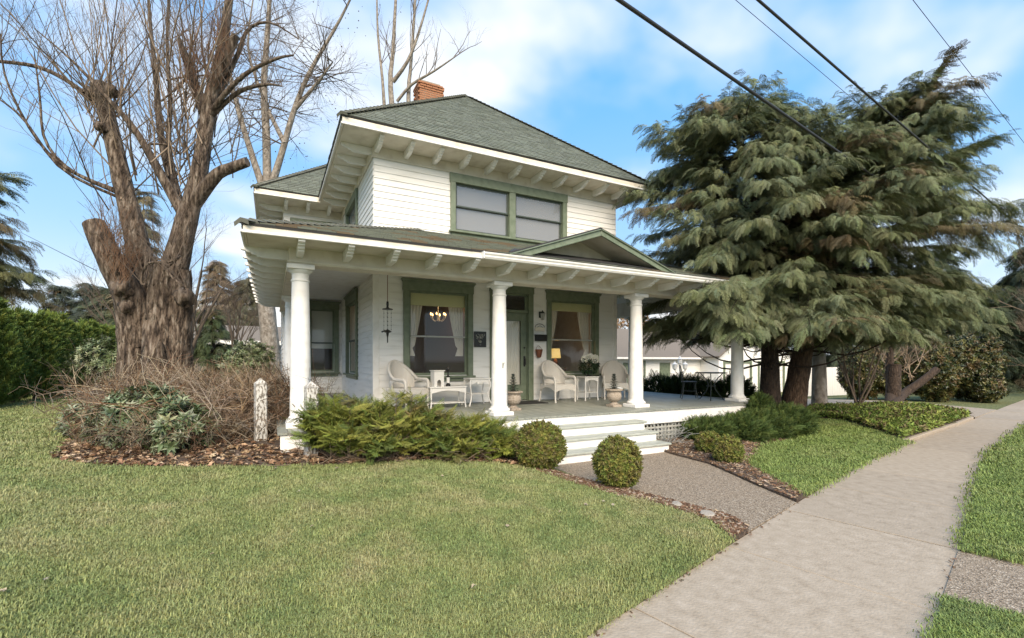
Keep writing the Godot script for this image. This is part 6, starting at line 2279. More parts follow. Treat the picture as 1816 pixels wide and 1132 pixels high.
		for j in 1500:
			var t := pow(rng.randf(), 0.85)
			var prof := 0.42 * pow(sin(minf(1.0, 0.12 + t * 1.05) * PI * 0.88), 0.6) * (1.0 - 0.55 * pow(t, 5.0))
			var a := rng.randf() * TAU
			var lump := 1.0 + 0.25 * fn.get_noise_3d(cos(a) * 16.0 + k * 40.0, t * 60.0, sin(a) * 16.0)
			var rr := prof * lump * lerpf(0.7, 1.0, sqrt(rng.randf()))
			var d := Vector3(cos(a), 0, sin(a))
			var dir := (d * 0.55 + Vector3.UP * 0.9 + rnd_dir() * 0.4).normalized()
			at.append(Transform3D(aim(dir, rng.randf() * TAU).scaled(Vector3.ONE * rng.randf_range(.75, 1.35)), on_land(x, z, 0.05 + t * h) + d * rr))
			var c: Array = [[.17, .24, .05], [.21, .28, .06], [.26, .30, .068], [.13, .19, .047]][rng.randi() % 4]
			cs.append(tone(c[0], c[1], c[2], 0.3))
		swarm("foliage", fan, M.leaf, at, cs, o, "stuff")

	# ---- bramble thicket at the foot of the old tree
	var canes := []
	for v in 4:
		var keep := rng.state
		rng.seed = 300 + v
		b = MB.new()
		var p := Vector3()
		var d := Vector3(0.15, 1, 0.25).normalized()
		var pts := PackedVector3Array([p])
		var rad := PackedFloat32Array([.011])
		for k in 9:
			d = (d + Vector3(0.02, -0.2, 0.10) + rnd_dir() * 0.12).normalized()
			p += d * 0.17
			pts.append(p)
			rad.append(.011 - .0008 * k)
		b.tube(pts, rad, 3, false)
		for k in 9:
			var q := pts[rng.randi_range(2, 9)]
			grow(b, q, rnd_dir(0.3), rng.randf_range(.2, .5), .0055, 1, 2, .7, -.05, 3)
		rng.state = keep
		canes.append(b.mesh())
	var bl := ["tangle of brown brambles in front of the gate post", "tall tangle of brown brambles at the foot of the old tree", "tangle of dry brambles at the left tip of the bed", "tangle of brown brambles between the old tree and the porch", "pale dry brambles at the back of the bed by the hedge"]
	jj = 0
	for e: Array in [[Vector2(-0.95, -8.55), Vector2(.7, .55), .62, 520], [Vector2(-1.7, -12.2), Vector2(.9, 1.5), 1.15, 800], [Vector2(-2.0, -9.7), Vector2(.4, .7), .5, 420], [Vector2(-0.75, -10.3), Vector2(.6, 1.6), 1.15, 720], [Vector2(-2.7, -13.4), Vector2(.6, 1.2), .7, 300]]:
		var p: Vector2 = e[0]
		o = thing("bramble", bl[jj], "bush", on_land(p.x, p.y), 0.0, "brambles in the left bed")
		var sets := [[], [], [], []]
		var cc := [[], [], [], []]
		for k: int in e[3]:
			var q := p + Vector2(rng.randfn() * e[1].x * .55, rng.randfn() * e[1].y * .55)
			if not inside(q, bed) or q.x > 0.0:
				continue
			var s: float = e[2] * rng.randf_range(.55, 1.15) * (1.0 if q.x > -2.2 else .5)
			var v := k % 4
			sets[v].append(Transform3D(Basis(Vector3.UP, rng.randf() * TAU).scaled(Vector3(s, s * rng.randf_range(.7, 1.1), s)), Vector3(q.x, bed_height(q.x, q.y) - .02, q.y)))
			cc[v].append([tone(.20, .12, .07, .35), tone(.30, .22, .145, .3), tone(.09, .06, .04, .35), tone(.16, .13, .10, .35), tone(.40, .33, .24, .25)][rng.randi() % 5])
		for v in 4:
			swarm("canes", canes[v], M.dry, sets[v], cc[v], o, "stuff")
		jj += 1
	# leafy evergreen bushes growing through it
	var rl := ["grey-green rhododendron at the left front of the bramble bed", "small rhododendron low in front of the hedge", "leafy rhododendron left of the old trunk", "rhododendron between the old tree and the porch", "blue-green rhododendron near the porch's side", "dark low rhododendron in the middle of the brambles"]
	jj = 0
	for e: Array in [[Vector2(-1.65, -8.75), Vector3(.62, .45, .5), .42, 800], [Vector2(-2.75, -10.4), Vector3(.35, .3, .4), .3, 180], [Vector3(-4.084, 1.646, -16.734), Vector3(.75, .6, .6), 1.35, 520], [Vector3(-0.678, 2.011, -17.227), Vector3(.75, .6, .7), 1.35, 460], [Vector3(-0.767, 1.494, -14.460), Vector3(.55, .5, .6), 1.05, 380], [Vector2(-1.15, -7.95), Vector3(.4, .35, .4), .38, 260]]:
		var p := Vector2(e[0].x, e[0].z) if e[0] is Vector3 else Vector2(e[0].x, e[0].y)
		o = thing("rhododendron", rl[jj], "bush", on_land(p.x, p.y), 0.0, "rhododendrons in the left bed")
		stems_for(o, e[2] * 0.8 + .2, 0.5, 9, M.twig, .014)
		ball_shrub(o, whorl, M.gloss_leaf, on_land(p.x, p.y, e[2]), e[1], e[3], Vector2(.7, 1.1), [[.115, .15, .065], [.155, .185, .09], [.085, .115, .045], [.20, .215, .125]], 0.45, Vector3.UP * 0.6, 0.04, 0.4)
		jj += 1

	# ---- right side: bare shrubs, laurels and ground cover
	var gl := []
	var gc := []
	for k in 9000:
		var p := Vector2(rng.randf_range(11.2, 19.2), rng.randf_range(-9.2, -4.6))
		if not inside(p, cover) or near_edge(p, cover) < 0.08:
			continue
		var d := (Vector3.UP * 1.3 + rnd_dir()).normalized()
		gl.append(Transform3D(aim(d, rng.randf() * TAU).scaled(Vector3.ONE * rng.randf_range(.6, 1.2)), Vector3(p.x, cover_height(p.x, p.y) + rng.randf() * .06, p.y)))
		var c: Array = [[.19, .25, .055], [.14, .205, .045], [.24, .28, .07], [.18, .15, .07]][rng.randi() % 4]
		gc.append(tone(c[0], c[1], c[2], .3))
	var g := swarm("ground_cover", broad, M.leaf, gl, gc, self, "stuff")
	tag(g, "bright green leafy ground cover on the low mound", "ground cover")
	var sl := ["slender many-stemmed bare shrub on the ground-cover mound", "gnarled bare shrub with a thick limb leaning right", "short bare trunk behind the gnarled shrub"]
	o = thing("bare_shrub", sl[0], "shrub", on_land(17.0, -8.35))
	b = MB.new()
	for k in 7:
		grow(b, on_land(17.0 + rng.randfn() * .06, -8.35 + rng.randfn() * .06), Vector3(rng.randfn() * .22, 1, rng.randfn() * .22).normalized(), rng.randf_range(1.6, 2.3), .04, 3, 3, .4, .06, 6)
	part(b, "stems", M.twig, o).set_meta("kind", "stuff")
	o = thing("bare_shrub", sl[1], "shrub", on_land(19.0, -8.3))
	b = MB.new()
	add_limb(b, [on_land(19.0, -8.3, -.05), Vector3(20.084, 0.622, -8.769), Vector3(20.048, 1.445, -8.788), Vector3(20.121, 2.474, -8.751)], [.18, .15, .12, .07], 10, 10, .06)
	add_limb(b, [on_land(19.05, -8.25, .05), Vector3(20.487, 0.416, -8.562), Vector3(20.999, 0.827, -8.298), Vector3(21.584, 1.342, -7.996)], [.17, .15, .13, .12], 10, 10, .06)
	part(b, "trunk", M.bark_dark, o)
	b = MB.new()
	for k in 26:
		grow(b, Vector3(20.450, 1.445, -8.581) + Vector3(rng.randfn() * .3, rng.randfn() * .3, rng.randfn() * .3), Vector3(rng.randfn() * .6, .8, rng.randfn() * .6).normalized(), rng.randf_range(.6, 1.4), .018, 2, 3, .6, .03, 4)
	part(b, "twigs", M.twig_tan, o).set_meta("kind", "stuff")
	o = thing("tree_stump", sl[2], "stump", on_land(19.9, -8.6))
	part(limb([on_land(19.9, -8.6, -.05), on_land(19.9, -8.6, .6), on_land(19.95, -8.6, 1.5)], [.3, .22, .2], 8, 12, .05, .03), "trunk", M.bark_dark, o)
	var ll := ["variegated laurel behind the bare shrub, next to the white fence", "variegated laurel in the middle of the far planting", "tall variegated laurel behind the leaning limb", "rounded variegated laurel nearest the far lawn", "low variegated laurel at the driveway's edge"]
	jj = 0
	for e: Array in [[Vector3(23.725, -0.175, -11.392), Vector3(.95, 1.15, .8), 900], [Vector3(24.440, -0.132, -10.461), Vector3(.8, 1.0, .7), 650], [Vector3(24.612, -0.235, -9.248), Vector3(.85, 1.35, .8), 1000], [Vector3(26.684, -0.331, -8.741), Vector3(1.0, 1.35, .9), 1200], [Vector3(25.963, -0.371, -7.988), Vector3(.45, .45, .4), 260]]:
		var p: Vector3 = e[0]
		o = thing("laurel", ll[jj], "bush", on_land(p.x, p.z), 0.0, "variegated laurels beyond the driveway")
		stems_for(o, e[1].y * 1.0, 0.35, 9, M.twig, .03)
		ball_shrub(o, broad, M.gloss_leaf, on_land(p.x, p.z, e[1].y + .05), e[1], e[2] * 2, Vector2(.9, 1.6), [[.05, .065, .018], [.11, .11, .035], [.035, .05, .015], [.17, .155, .05], [.13, .09, .035]], 0.55, Vector3(), 0.05, 0.3)
		jj += 1
	o = thing("dry_perennial", "dry grey grass-like tuft in front of the lattice", "plant", on_land(6.75, -6.6))
	b = MB.new()
	for k in 60:
		grow(b, on_land(6.75 + rng.randfn() * .06, -6.6 + rng.randfn() * .06), Vector3(rng.randfn() * .7, .9, rng.randfn() * .6 + .2).normalized(), rng.randf_range(.25, .5), .004, 1, 2, .4, -.08, 3)
	part(b, "stalks", M.rail, o).set_meta("kind", "stuff")


# ---------------------------------------------------------------- background
func far_evergreen(label: String, foot: Vector3, h: float, wide: float, base: Color, boughs := 70, droop := 0.5, size := 1.6, trunk := 0.22) -> void:
	var o := thing("far_conifer", label, "tree", foot)
	var b := MB.new()
	var line := smooth_line([foot + Vector3(0, -.2, 0), foot + Vector3(.1, h * .5, 0), foot + Vector3(0, h, 0)], 12)
	var r := PackedFloat32Array()
	for k in 12:
		r.append(lerpf(trunk, .02, k / 11.0))
	b.tube(line, r, 9)
	part(b, "trunk", M.bark_dark, o)
	evergreen(o, line, 0.12, boughs, [wide, wide * .95, wide * .8, wide * .6, wide * .42, wide * .2, .15], droop, size, base, [], 0.55, 0.12, 0.05)


func bare_crown(label: String, foot: Vector3, h: float, spread: float, mat: Material, stems: int, called := "far_bare_tree", leaves := 0, lc: Array = []) -> void:
	var o := thing(called, label, "tree", foot)
	var b := MB.new()
	for k in stems:
		grow(b, foot + Vector3(rng.randfn() * .15, -.1, rng.randfn() * .15), Vector3(rng.randfn() * spread, 1, rng.randfn() * spread).normalized(), h * rng.randf_range(.5, .65), h * .012, 4, 4, .5, .06, 5)
	part(b, "branches", mat, o)
	if leaves:
		var at := []
		var cs := []
		var lm := clump(55, 7, .13, .07, .9, .12)
		for k in leaves:
			var d := rnd_dir()
			at.append(Transform3D(aim(rnd_dir(), rng.randf() * TAU).scaled(Vector3.ONE * rng.randf_range(.7, 1.3)), foot + Vector3(d.x * h * .34, h * .62 + d.y * h * .36, d.z * h * .34) * 1.0 * rng.randf_range(.75, 1.0)))
			var c: Array = lc[rng.randi() % lc.size()]
			cs.append(tone(c[0], c[1], c[2], .25))
		swarm("crown", lm, M.dry, at, cs, o, "stuff")


func make_background() -> void:
	var o: Node3D
	var b := MB.new()
	# ---- the low garage across the drive: its long side faces the street, a front gable at its right
	o = thing("garage", "low white garage with a brown shingle roof behind the porch", "building", Vector3(22.0, -0.4, -23.0))
	var gx0 := 16.0
	var gx1 := 24.4
	var gz := -21.0
	b = MB.new()
	for r: Rect2 in rects_without(gx0, gx1, -0.45, 1.95, [Rect2(19.05, 0.75, .62, .85), Rect2(18.05, -.4, .8, 1.95), Rect2(20.9, -.4, .9, 1.95)]):
		b.span(Vector3(r.position.x, r.position.y, gz - .12), Vector3(r.end.x, r.end.y, gz))
	b.span(Vector3(gx0, -.45, gz - 5.4), Vector3(gx0 + .12, 1.95, gz - .121))
	b.span(Vector3(gx0 + .12, -.45, gz - 5.4), Vector3(gx1, 1.95, gz - 5.28))
	part(b, "wall", M.siding, o)
	b = MB.new()
	b.span(Vector3(gx0 + .13, -.43, gz - 2.0), Vector3(gx1, 1.9, gz - 1.9))
	part(b, "inner_wall", M.room, o)
	b = MB.new()
	slab(b, [Vector3(gx0 - .4, 1.86, gz + .45), Vector3(gx1 + .1, 1.86, gz + .45), Vector3(gx1 + .1, 3.75, gz - 2.7), Vector3(gx0 - .4, 3.75, gz - 2.7)], .1)
	slab(b, [Vector3(gx0 - .4, 1.86, gz - 5.85), Vector3(gx1 + .1, 1.86, gz - 5.85), Vector3(gx1 + .1, 3.75, gz - 2.7), Vector3(gx0 - .4, 3.75, gz - 2.7)], .1)
	var roof := part(b, "roof", M.garage_roof, o)
	b = MB.new()
	b.span(Vector3(gx0 - .4, 1.76, gz + .44), Vector3(gx1 + .05, 1.87, gz + .47))
	part(b, "fascia", M.white, roof)
	var wn := holder("window", o, "", Transform3D(Basis(), Vector3(19.36, 1.17, gz)))
	b = MB.new()
	for s: float in [-1.0, 1.0]:
		b.box(Vector3(s * .35, 0, .02), Vector3(.1, 1.0, .04))
		b.box(Vector3(0, s * .45, .021), Vector3(.62, .1, .04))
	own(b, "frame", M.green, wn)
	b = MB.new()
	for k: float in [-.1, .1]:
		b.box(Vector3(k, 0, -.04), Vector3(.03, .85, .03))
	b.box(Vector3(0, 0, -.041), Vector3(.62, .03, .028))
	own(b, "muntin", M.white, wn)
	b = MB.new()
	b.quad(Vector3(-.31, -.42, -.05), Vector3(.31, -.42, -.05), Vector3(.31, .42, -.05), Vector3(-.31, .42, -.05), Vector3.BACK)
	own(b, "pane", M.glass_up, wn)
	for e: Array in [[18.45, .8], [21.35, .9]]:
		b = MB.new()
		b.box(Vector3(e[0], .575, gz - .06), Vector3(e[1], 1.95, .06), Basis(), .005)
		for k in 3:
			b.box(Vector3(e[0], .0 + .55 * k, gz - .025), Vector3(e[1] - .25, .4, .015), Basis(), .004)
		part(b, "door", M.green, o)
	# front-gabled part with two roll-up doors
	var hx0 := 24.4
	var hx1 := 31.5
	var hz := -19.6
	b = MB.new()
	for r: Rect2 in rects_without(hx0, hx1, -0.45, 2.0, [Rect2(24.9, -.45, 2.5, 1.95), Rect2(28.2, -.45, 2.6, 1.95)]):
		b.span(Vector3(r.position.x, r.position.y, hz - .12), Vector3(r.end.x, r.end.y, hz))
	b.prism(PackedVector2Array([Vector2(hx0, 2.0), Vector2(hx1, 2.0), Vector2((hx0 + hx1) * .5, 4.3)]), hz - .12, hz, Transform3D())
	b.span(Vector3(hx0, -.45, hz - 6.0), Vector3(hx0 + .12, 2.0, hz - .121))
	part(b, "gable_wall", M.siding, o)
	b = MB.new()
	var mx := (hx0 + hx1) * .5
	for s: float in [-1.0, 1.0]:
		var ex := mx + s * (hx1 - hx0 + .7) * .5
		slab(b, [Vector3(mx, 4.42, hz + .3), Vector3(ex, 1.93, hz + .3), Vector3(ex, 1.93, hz - 6.5), Vector3(mx, 4.42, hz - 6.5)], .1)
	part(b, "gable_roof", M.garage_roof, o)
	for e: Array in [[26.15, 2.5], [29.5, 2.6]]:
		var dr := holder("garage_door", o, "", Transform3D(Basis(), Vector3(e[0], -.45, hz)))
		for k in 4:
			b = MB.new()
			b.box(Vector3(0, .24 + .487 * k, -.06), Vector3(e[1], .475, .05), Basis(), .01)
			own(b, "door_panel", M.white, dr)
		b = MB.new()
		for s: float in [-1.0, 1.0]:
			b.box(Vector3(s * (e[1] * .5 + .02), .98, .02), Vector3(.16, 1.96, .04))
		b.box(Vector3(0, 2.03, .02), Vector3(e[1] + .2, .14, .04))
		own(b, "door_frame", M.green, dr)
	# hanging basket under the garage window
	o = thing("hanging_basket", "small dark planter hanging under the garage window", "planter", Vector3(19.36, .35, gz + .12))
	b = MB.new()
	b.lathe(PackedVector2Array([Vector2(0, 0), Vector2(.12, .03), Vector2(.17, .15), Vector2(0, .15)]), 14)
	own(b, "bowl", M.black, o)
	b = MB.new()
	b.tint = true
	for k in 160:
		var d := rnd_dir(.4)
		b.col = tone(.03, .05, .02, .4)
		add_leaf(b, Vector3(d.x * .18, .18 + d.y * .08, d.z * .12), (d + rnd_dir() * .5).normalized(), Vector3.UP, .09, .04)
	own(b, "foliage", M.leaf, o)
	# white three-armed lamp post before the garage
	var lp: Vector3 = Vector3(18.307, -0.049, -17.000)
	o = thing("lamp_post", "white lamp post with three lanterns in front of the garage", "street lamp", on_land(lp.x, lp.z))
	b = MB.new()
	b.lathe(PackedVector2Array([Vector2(.12, 0), Vector2(.1, .2), Vector2(.05, .3), Vector2(.045, 1.75), Vector2(.06, 1.8), Vector2(0, 1.85)]), 14)
	own(b, "post", M.white_furniture, o)
	b = MB.new()
	for s: float in [-1.0, 1.0]:
		b.tube(smooth_line([Vector3(0, 1.5, 0), Vector3(s * .2, 1.4, 0), Vector3(s * .36, 1.55, 0)], 8), evens(8, .02), 6)
	own(b, "arm", M.white_furniture, o)
	for k: Vector2 in [Vector2(-.36, 1.55), Vector2(0, 1.82), Vector2(.36, 1.55)]:
		b = MB.new()
		b.lathe(PackedVector2Array([Vector2(.03, 0), Vector2(.1, .06), Vector2(.12, .26), Vector2(.15, .28), Vector2(.05, .36), Vector2(.02, .42), Vector2(0, .43)]), 8, Vector3(k.x, k.y, 0))
		own(b, "lantern", M.white_furniture, o)
	# white board fence right of the trunks
	o = thing("board_fence", "white vertical-board fence behind the cedar trunks", "fence", on_land(26.0, -14.6))
	var bd := MB.new()
	bd.box(Vector3(), Vector3(.128, 1.55, .022), Basis(), .004)
	var board := bd.mesh()
	var f0: Vector3 = Vector3(25.407, 0.117, -15.588)
	var f1: Vector3 = Vector3(27.986, 0.117, -14.258)
	for k in 22:
		var q := f0.lerp(f1, (k + .5) / 22.0)
		put(board, "board", M.white_furniture, o, Transform3D(Basis(Vector3.UP, -.476), on_land(q.x, q.z, .75)))
	b = MB.new()
	for y: float in [.25, 1.2]:
		b.tube(curve_pts([on_land(f0.x, f0.z - .06, y), on_land(f1.x, f1.z - .06, y)]), evens(2, .04), 4)
	part(b, "rail", M.white_furniture, o)

	# ---- trees behind the garage and the house
	bare_crown("tan-leaved beech behind the garage roof, seen past the porch column", on_land(26.5, -32.0), 9.0, .35, M.twig_tan, 5, "beech_tree", 3800, [[.34, .22, .12], [.42, .29, .17], [.27, .17, .09]])
	bare_crown("bare brown tree seen between the upper eave and the cedar", on_land(20.5, -30.0), 14.0, .22, M.twig_tan, 4)
	bare_crown("bare tree behind the garage's right end", on_land(33.0, -28.0), 9.0, .35, M.twig_red, 4)
	# ---- far right
	var g2 := Color(.07, .09, .05)
	far_evergreen("dark tall conifer at the right edge behind the cedars", on_land(40.5, -10.5), 8.5, 3.0, g2, 50, .6, 1.9)
	far_evergreen("dark conifer far right behind the brown shrub", on_land(52.0, -12.0), 7.5, 4.0, g2, 50, .6, 2.2)
	far_evergreen("dark conifer behind the tall laurels", on_land(36.0, -13.5), 8.5, 3.2, g2, 50, .6, 1.9)
	far_evergreen("dark conifer behind the white fence", on_land(34.5, -17.5), 7.5, 3.0, g2, 50, .6, 1.9)
	far_evergreen("dark conifer on the far right beyond the wire", on_land(60.0, -19.0), 8.5, 4.5, g2, 45, .6, 2.4)
	bare_crown("reddish bare tree above the far laurels at the right edge", on_land(33.0, -6.6), 6.2, .5, M.twig_tan, 5, "far_bare_tree", 900, [[.26, .17, .1], [.2, .14, .07]])
	bare_crown("thin bare tree in front of the far conifers on the right", on_land(37.5, -8.2), 8.0, .3, M.twig_tan, 3)
	o = thing("brown_shrub", "rounded bare brown shrub on the far lawn at the right edge", "shrub", on_land(41.5, -10.0))
	b = MB.new()
	for k in 260:
		grow(b, on_land(41.5 + rng.randfn() * .5, -10.0 + rng.randfn() * .5), Vector3(rng.randfn() * .8, 1, rng.randfn() * .8).normalized(), rng.randf_range(1.2, 1.9), .02, 2, 3, .4, -.03, 3)
	part(b, "stems", M.twig_red, o).set_meta("kind", "stuff")
	b = MB.new()
	o = thing("far_house", "distant house roof behind the brown shrub", "house", on_land(62.0, -14.0))
	b.span(Vector3(56, -.5, -22), Vector3(70, 2.6, -13))
	part(b, "wall", M.cream, o)
	b = MB.new()
	slab(b, [Vector3(55.2, 2.5, -12.2), Vector3(70.8, 2.5, -12.2), Vector3(70.8, 5.2, -17.5), Vector3(55.2, 5.2, -17.5)], .15)
	slab(b, [Vector3(55.2, 2.5, -22.8), Vector3(70.8, 2.5, -22.8), Vector3(70.8, 5.2, -17.5), Vector3(55.2, 5.2, -17.5)], .15)
	part(b, "roof", M.garage_roof, o)

	# ---- far left
	far_evergreen("dark green pine at the left edge above the hedge", on_land(-14.6, -33.0), 13.0, 4.6, Color(.15, .16, .075), 70, .15, 1.5, .35)
	far_evergreen("brownish spruce between the old tree and the porch", on_land(-6.3, -70.0), 14.0, 2.9, Color(.24, .195, .13), 80, .5, 2.0)
	far_evergreen("spruce tip next to the porch's left eave", on_land(-2.6, -60.0), 10.5, 2.6, Color(.12, .115, .075), 70, .5, 2.0)
	far_evergreen("small dark conifer left of a pair beyond the hedge", on_land(-19.9, -66.0), 9.3, 2.2, Color(.075, .095, .07), 50, .5, 1.9)
	far_evergreen("small dark conifer right of a pair beyond the hedge", on_land(-17.2, -64.0), 9.6, 1.7, Color(.075, .095, .07), 50, .5, 1.9)
	far_evergreen("spreading pine just left of the old tree", on_land(-12.5, -52.0), 7.6, 2.4, Color(.10, .12, .075), 60, .2, 1.8)
	far_evergreen("pine seen between the old tree's limbs", on_land(-10.2, -52.0), 16.5, 2.2, Color(.21, .185, .11), 45, .2, 1.9)
	far_evergreen("low conifer behind the hedge's far end", on_land(-9.6, -44.0), 5.2, 2.6, Color(.11, .13, .06), 40, .4, 1.6)
	far_evergreen("dark conifer low behind the brambles, right of the old tree", on_land(-3.5, -36.0), 4.6, 1.6, Color(.085, .11, .05), 40, .4, 1.3)
	bare_crown("slim bare tree right of the old tree", on_land(-4.2, -30.0), 11.0, .2, M.twig, 3)
	bare_crown("bare tree behind the old tree's fork", on_land(-6.4, -34.0), 9.0, .35, M.twig, 3)
	bare_crown("small bare tree by the porch's left eave", on_land(-1.7, -31.0), 7.5, .25, M.twig, 3)
	o = thing("far_house", "low neighbouring house with a white gutter left of the porch", "house", on_land(-3.0, -50.0))
	b = MB.new()
	b.span(Vector3(-6, 0, -54), Vector3(4, 3.2, -48))
	part(b, "wall", M.garage_roof, o)
	b = MB.new()
	slab(b, [Vector3(-6.6, 3.45, -47.3), Vector3(4.6, 3.45, -47.3), Vector3(4.6, 5.0, -51), Vector3(-6.6, 5.0, -51)], .15)
	slab(b, [Vector3(-6.6, 3.45, -54.7), Vector3(4.6, 3.45, -54.7), Vector3(4.6, 5.0, -51), Vector3(-6.6, 5.0, -51)], .15)
	var rf := part(b, "roof", M.garage_roof, o)
	b = MB.new()
	b.span(Vector3(-6.6, 3.1, -47.3), Vector3(4.6, 3.45, -47.2))
	part(b, "gutter", M.white, rf)


# ---------------------------------------------------------------- grass, leaf litter, wires
func tuft(seed_: int, n: int, h: float, spread: float) -> ArrayMesh:
	var keep := rng.state
	rng.seed = seed_
	var b := MB.new()
	b.tint = true
	for k in n:
		var p := Vector3(rng.randfn() * spread, 0, rng.randfn() * spread)
		var a := rng.randf() * TAU
		var side := Vector3(cos(a), 0, sin(a))
		var lean := Vector3(-sin(a), 0, cos(a)) * rng.randf_range(0.1, 1.1)
		var l := h * rng.randf_range(0.6, 1.25)
		var m := p + (Vector3.UP + lean * 0.35).normalized() * l * 0.55
		var t := p + (Vector3.UP * 0.8 + lean).normalized() * l
		var w := rng.randf_range(0.0018, 0.0032)
		var v := rng.randf_range(0.72, 1.28)
		var c := Color(v * rng.randf_range(.9, 1.12), v, v * .9)
		if rng.randf() < 0.10:
			c = Color(1.9, 1.4, 1.7)
		b.col = c
		var nn := (lean.normalized() * 0.4 + Vector3.UP).normalized()
		b.tri(p - side * w, p + side * w, m + side * w * .9, nn)
		b.tri(p - side * w, m + side * w * .9, m - side * w * .9, nn)
		b.tri(m - side * w * .9, m + side * w * .9, t, nn)
	rng.state = keep
	return b.mesh()


func make_grass() -> void:
	var tufts := []
	for k in 3:
		tufts.append(tuft(500 + k, 24, 0.034, 0.035))
	var eye := Vector2(0, 0)
	var fwd := Vector2(0.458, -0.889)
	var right := Vector2(0.889, 0.458)
	var names := ["fine lawn grass left of the front walk", "lush lawn grass between the front walk and the cedars", "bright grass of the verge right of the sidewalk", "grass of the verge in front of the sidewalk"]
	var zones := [lawn_a, lawn_b, lawn_c, lawn_d]
	for zi in 4:
		var zone: PackedVector2Array = zones[zi]
		var lo := zone[0]
		var hi := zone[0]
		for p in zone:
			lo = lo.min(p)
			hi = hi.max(p)
		lo = lo.max(Vector2(-9.5, -32.0))
		hi = hi.min(Vector2(24.0, 2.5))
		var at := [[], [], []]
		var cs := [[], [], []]
		# rows of cells whose size grows with the distance
		var x := lo.x
		var step := 0.034
		var z := lo.y
		while z < hi.y:
			x = lo.x
			var dz := 1e9
			while x < hi.x:
				var p := Vector2(x, z)
				var dp := (p - eye).dot(fwd)
				var sp := (p - eye).dot(right)
				var dist := (p - eye).length()
				var cell := step * clampf(dist / 4.6, 0.9, 4.5)
				if dp < 0.6 or absf(sp) > dp * 1.3 + 1.8:
					x += maxf(cell, 0.25)
					continue
				dz = minf(dz, cell)
				var q := p + Vector2(rng.randf(), rng.randf()) * cell
				x += cell
				if not inside(q, zone):
					continue
				var k := rng.randi() % 3
				var s := clampf(cell / 0.034, 1.0, 2.4) * rng.randf_range(.75, 1.25)
				var nz := fn.get_noise_2d(q.x * 13.0, q.y * 13.0)
				var n2 := fn.get_noise_2d(q.x * 45.0 + 70.0, q.y * 45.0)
				var n3 := fn.get_noise_2d(q.x * 4.0 - 30.0, q.y * 4.0)
				var n4 := fn.get_noise_2d(q.x * 150.0, q.y * 150.0 + 40.0)
				var up := s * (0.85 + 0.35 * n2) * (1.0 if zi == 0 else 0.9)
				at[k].append(Transform3D(Basis(Vector3.UP, rng.randf() * TAU).scaled(Vector3(s, up, s)), on_land(q.x, q.y, -.002)))
				var c := Color(.29, .318, .13)
				if zi > 0:
					c = Color(.22, .29, .085)
				c = c.lerp(Color(.37, .345, .18), clampf(nz * 1.2 + n2 * 1.3 - .05, 0, 1) * (0.9 if zi == 0 else 0.35))
				c = c.lerp(Color(.19, .25, .092), clampf(-nz * .9 - n2 * 1.5 - n3 * .5, 0, 1) * .85)
				c = c.lerp(Color(.13, .185, .075), clampf(-n4 * 2.2 - .35, 0, 1) * .8)
				c = c.lerp(Color(.42, .38, .22), clampf(n4 * 2.2 - .5, 0, 1) * .5)
				var v := rng.randf_range(.78, 1.22)
				cs[k].append(Color(c.r * v, c.g * v, c.b * v))
			z += dz if dz < 10.0 else 0.2
		var o := thing("grass", names[zi], "grass")
		o.set_meta("kind", "stuff")
		for k in 3:
			if at[k].size():
				swarm("blades", tufts[k], M.leaf, at[k], cs[k], o, "stuff")

	# ---- fallen leaves and bark in the beds
	var lf := MB.new()
	lf.tint = true
	for e: Array in [[Vector3(0, .02, 1), .085, .05], [Vector3(.75, .1, .5), .06, .035], [Vector3(-.75, .08, .5), .06, .035]]:
		lf.col = Color(1, 1, 1)
		add_leaf(lf, Vector3(0, .006, -.02), (e[0] as Vector3).normalized(), Vector3.UP, e[1], e[2], .5, -.15)
	var chip := MB.new()
	chip.tint = true
	chip.box(Vector3(), Vector3(.05, .009, .014))
	var la := []
	var lc := []
	var ca := []
	var cc := []
	for k in 42000:
		var p := Vector2(rng.randf_range(-4.5, 4.1), rng.randf_range(-17.0, -2.7))
		if not inside(p, bed):
			continue
		var e := near_edge(p, bed)
		var y := bed_height(p.x, p.y)
		var strip := p.x > 3.1 and p.y > -5.7
		if rng.randf() > (0.95 if e < 0.9 else 0.5):
			continue
		var bs := Basis(Vector3.UP, rng.randf() * TAU) * Basis(rnd_dir(), rng.randf_range(0, .7))
		if strip or rng.randf() < 0.3:
			ca.append(Transform3D(bs.scaled(Vector3.ONE * rng.randf_range(.5, 1.2)), Vector3(p.x, y + rng.randf() * .012, p.y)))
			cc.append(tone(.14, .085, .055, .45) if rng.randf() < .8 else tone(.30, .23, .17, .3))
		else:
			la.append(Transform3D(bs.scaled(Vector3.ONE * rng.randf_range(.55, 1.15)), Vector3(p.x, y + rng.randf() * .02, p.y)))
			var c: Array = [[.26, .165, .10], [.37, .26, .165], [.19, .115, .07], [.46, .35, .24], [.14, .085, .055]][rng.randi() % 5]
			lc.append(tone(c[0], c[1], c[2], .3))
	for k in 9000:   # the strip along the walk
		var p := Vector2(rng.randf_range(3.1, 4.12), rng.randf_range(-6.0, -2.8))
		if not inside(p, bed):
			continue
		ca.append(Transform3D((Basis(Vector3.UP, rng.randf() * TAU) * Basis(rnd_dir(), rng.randf_range(0, .6))).scaled(Vector3.ONE * rng.randf_range(.4, 1.1)), Vector3(p.x, bed_height(p.x, p.y) + rng.randf() * .01, p.y)))
		cc.append(tone(.14, .085, .055, .45) if rng.randf() < .75 else tone(.33, .26, .19, .3))
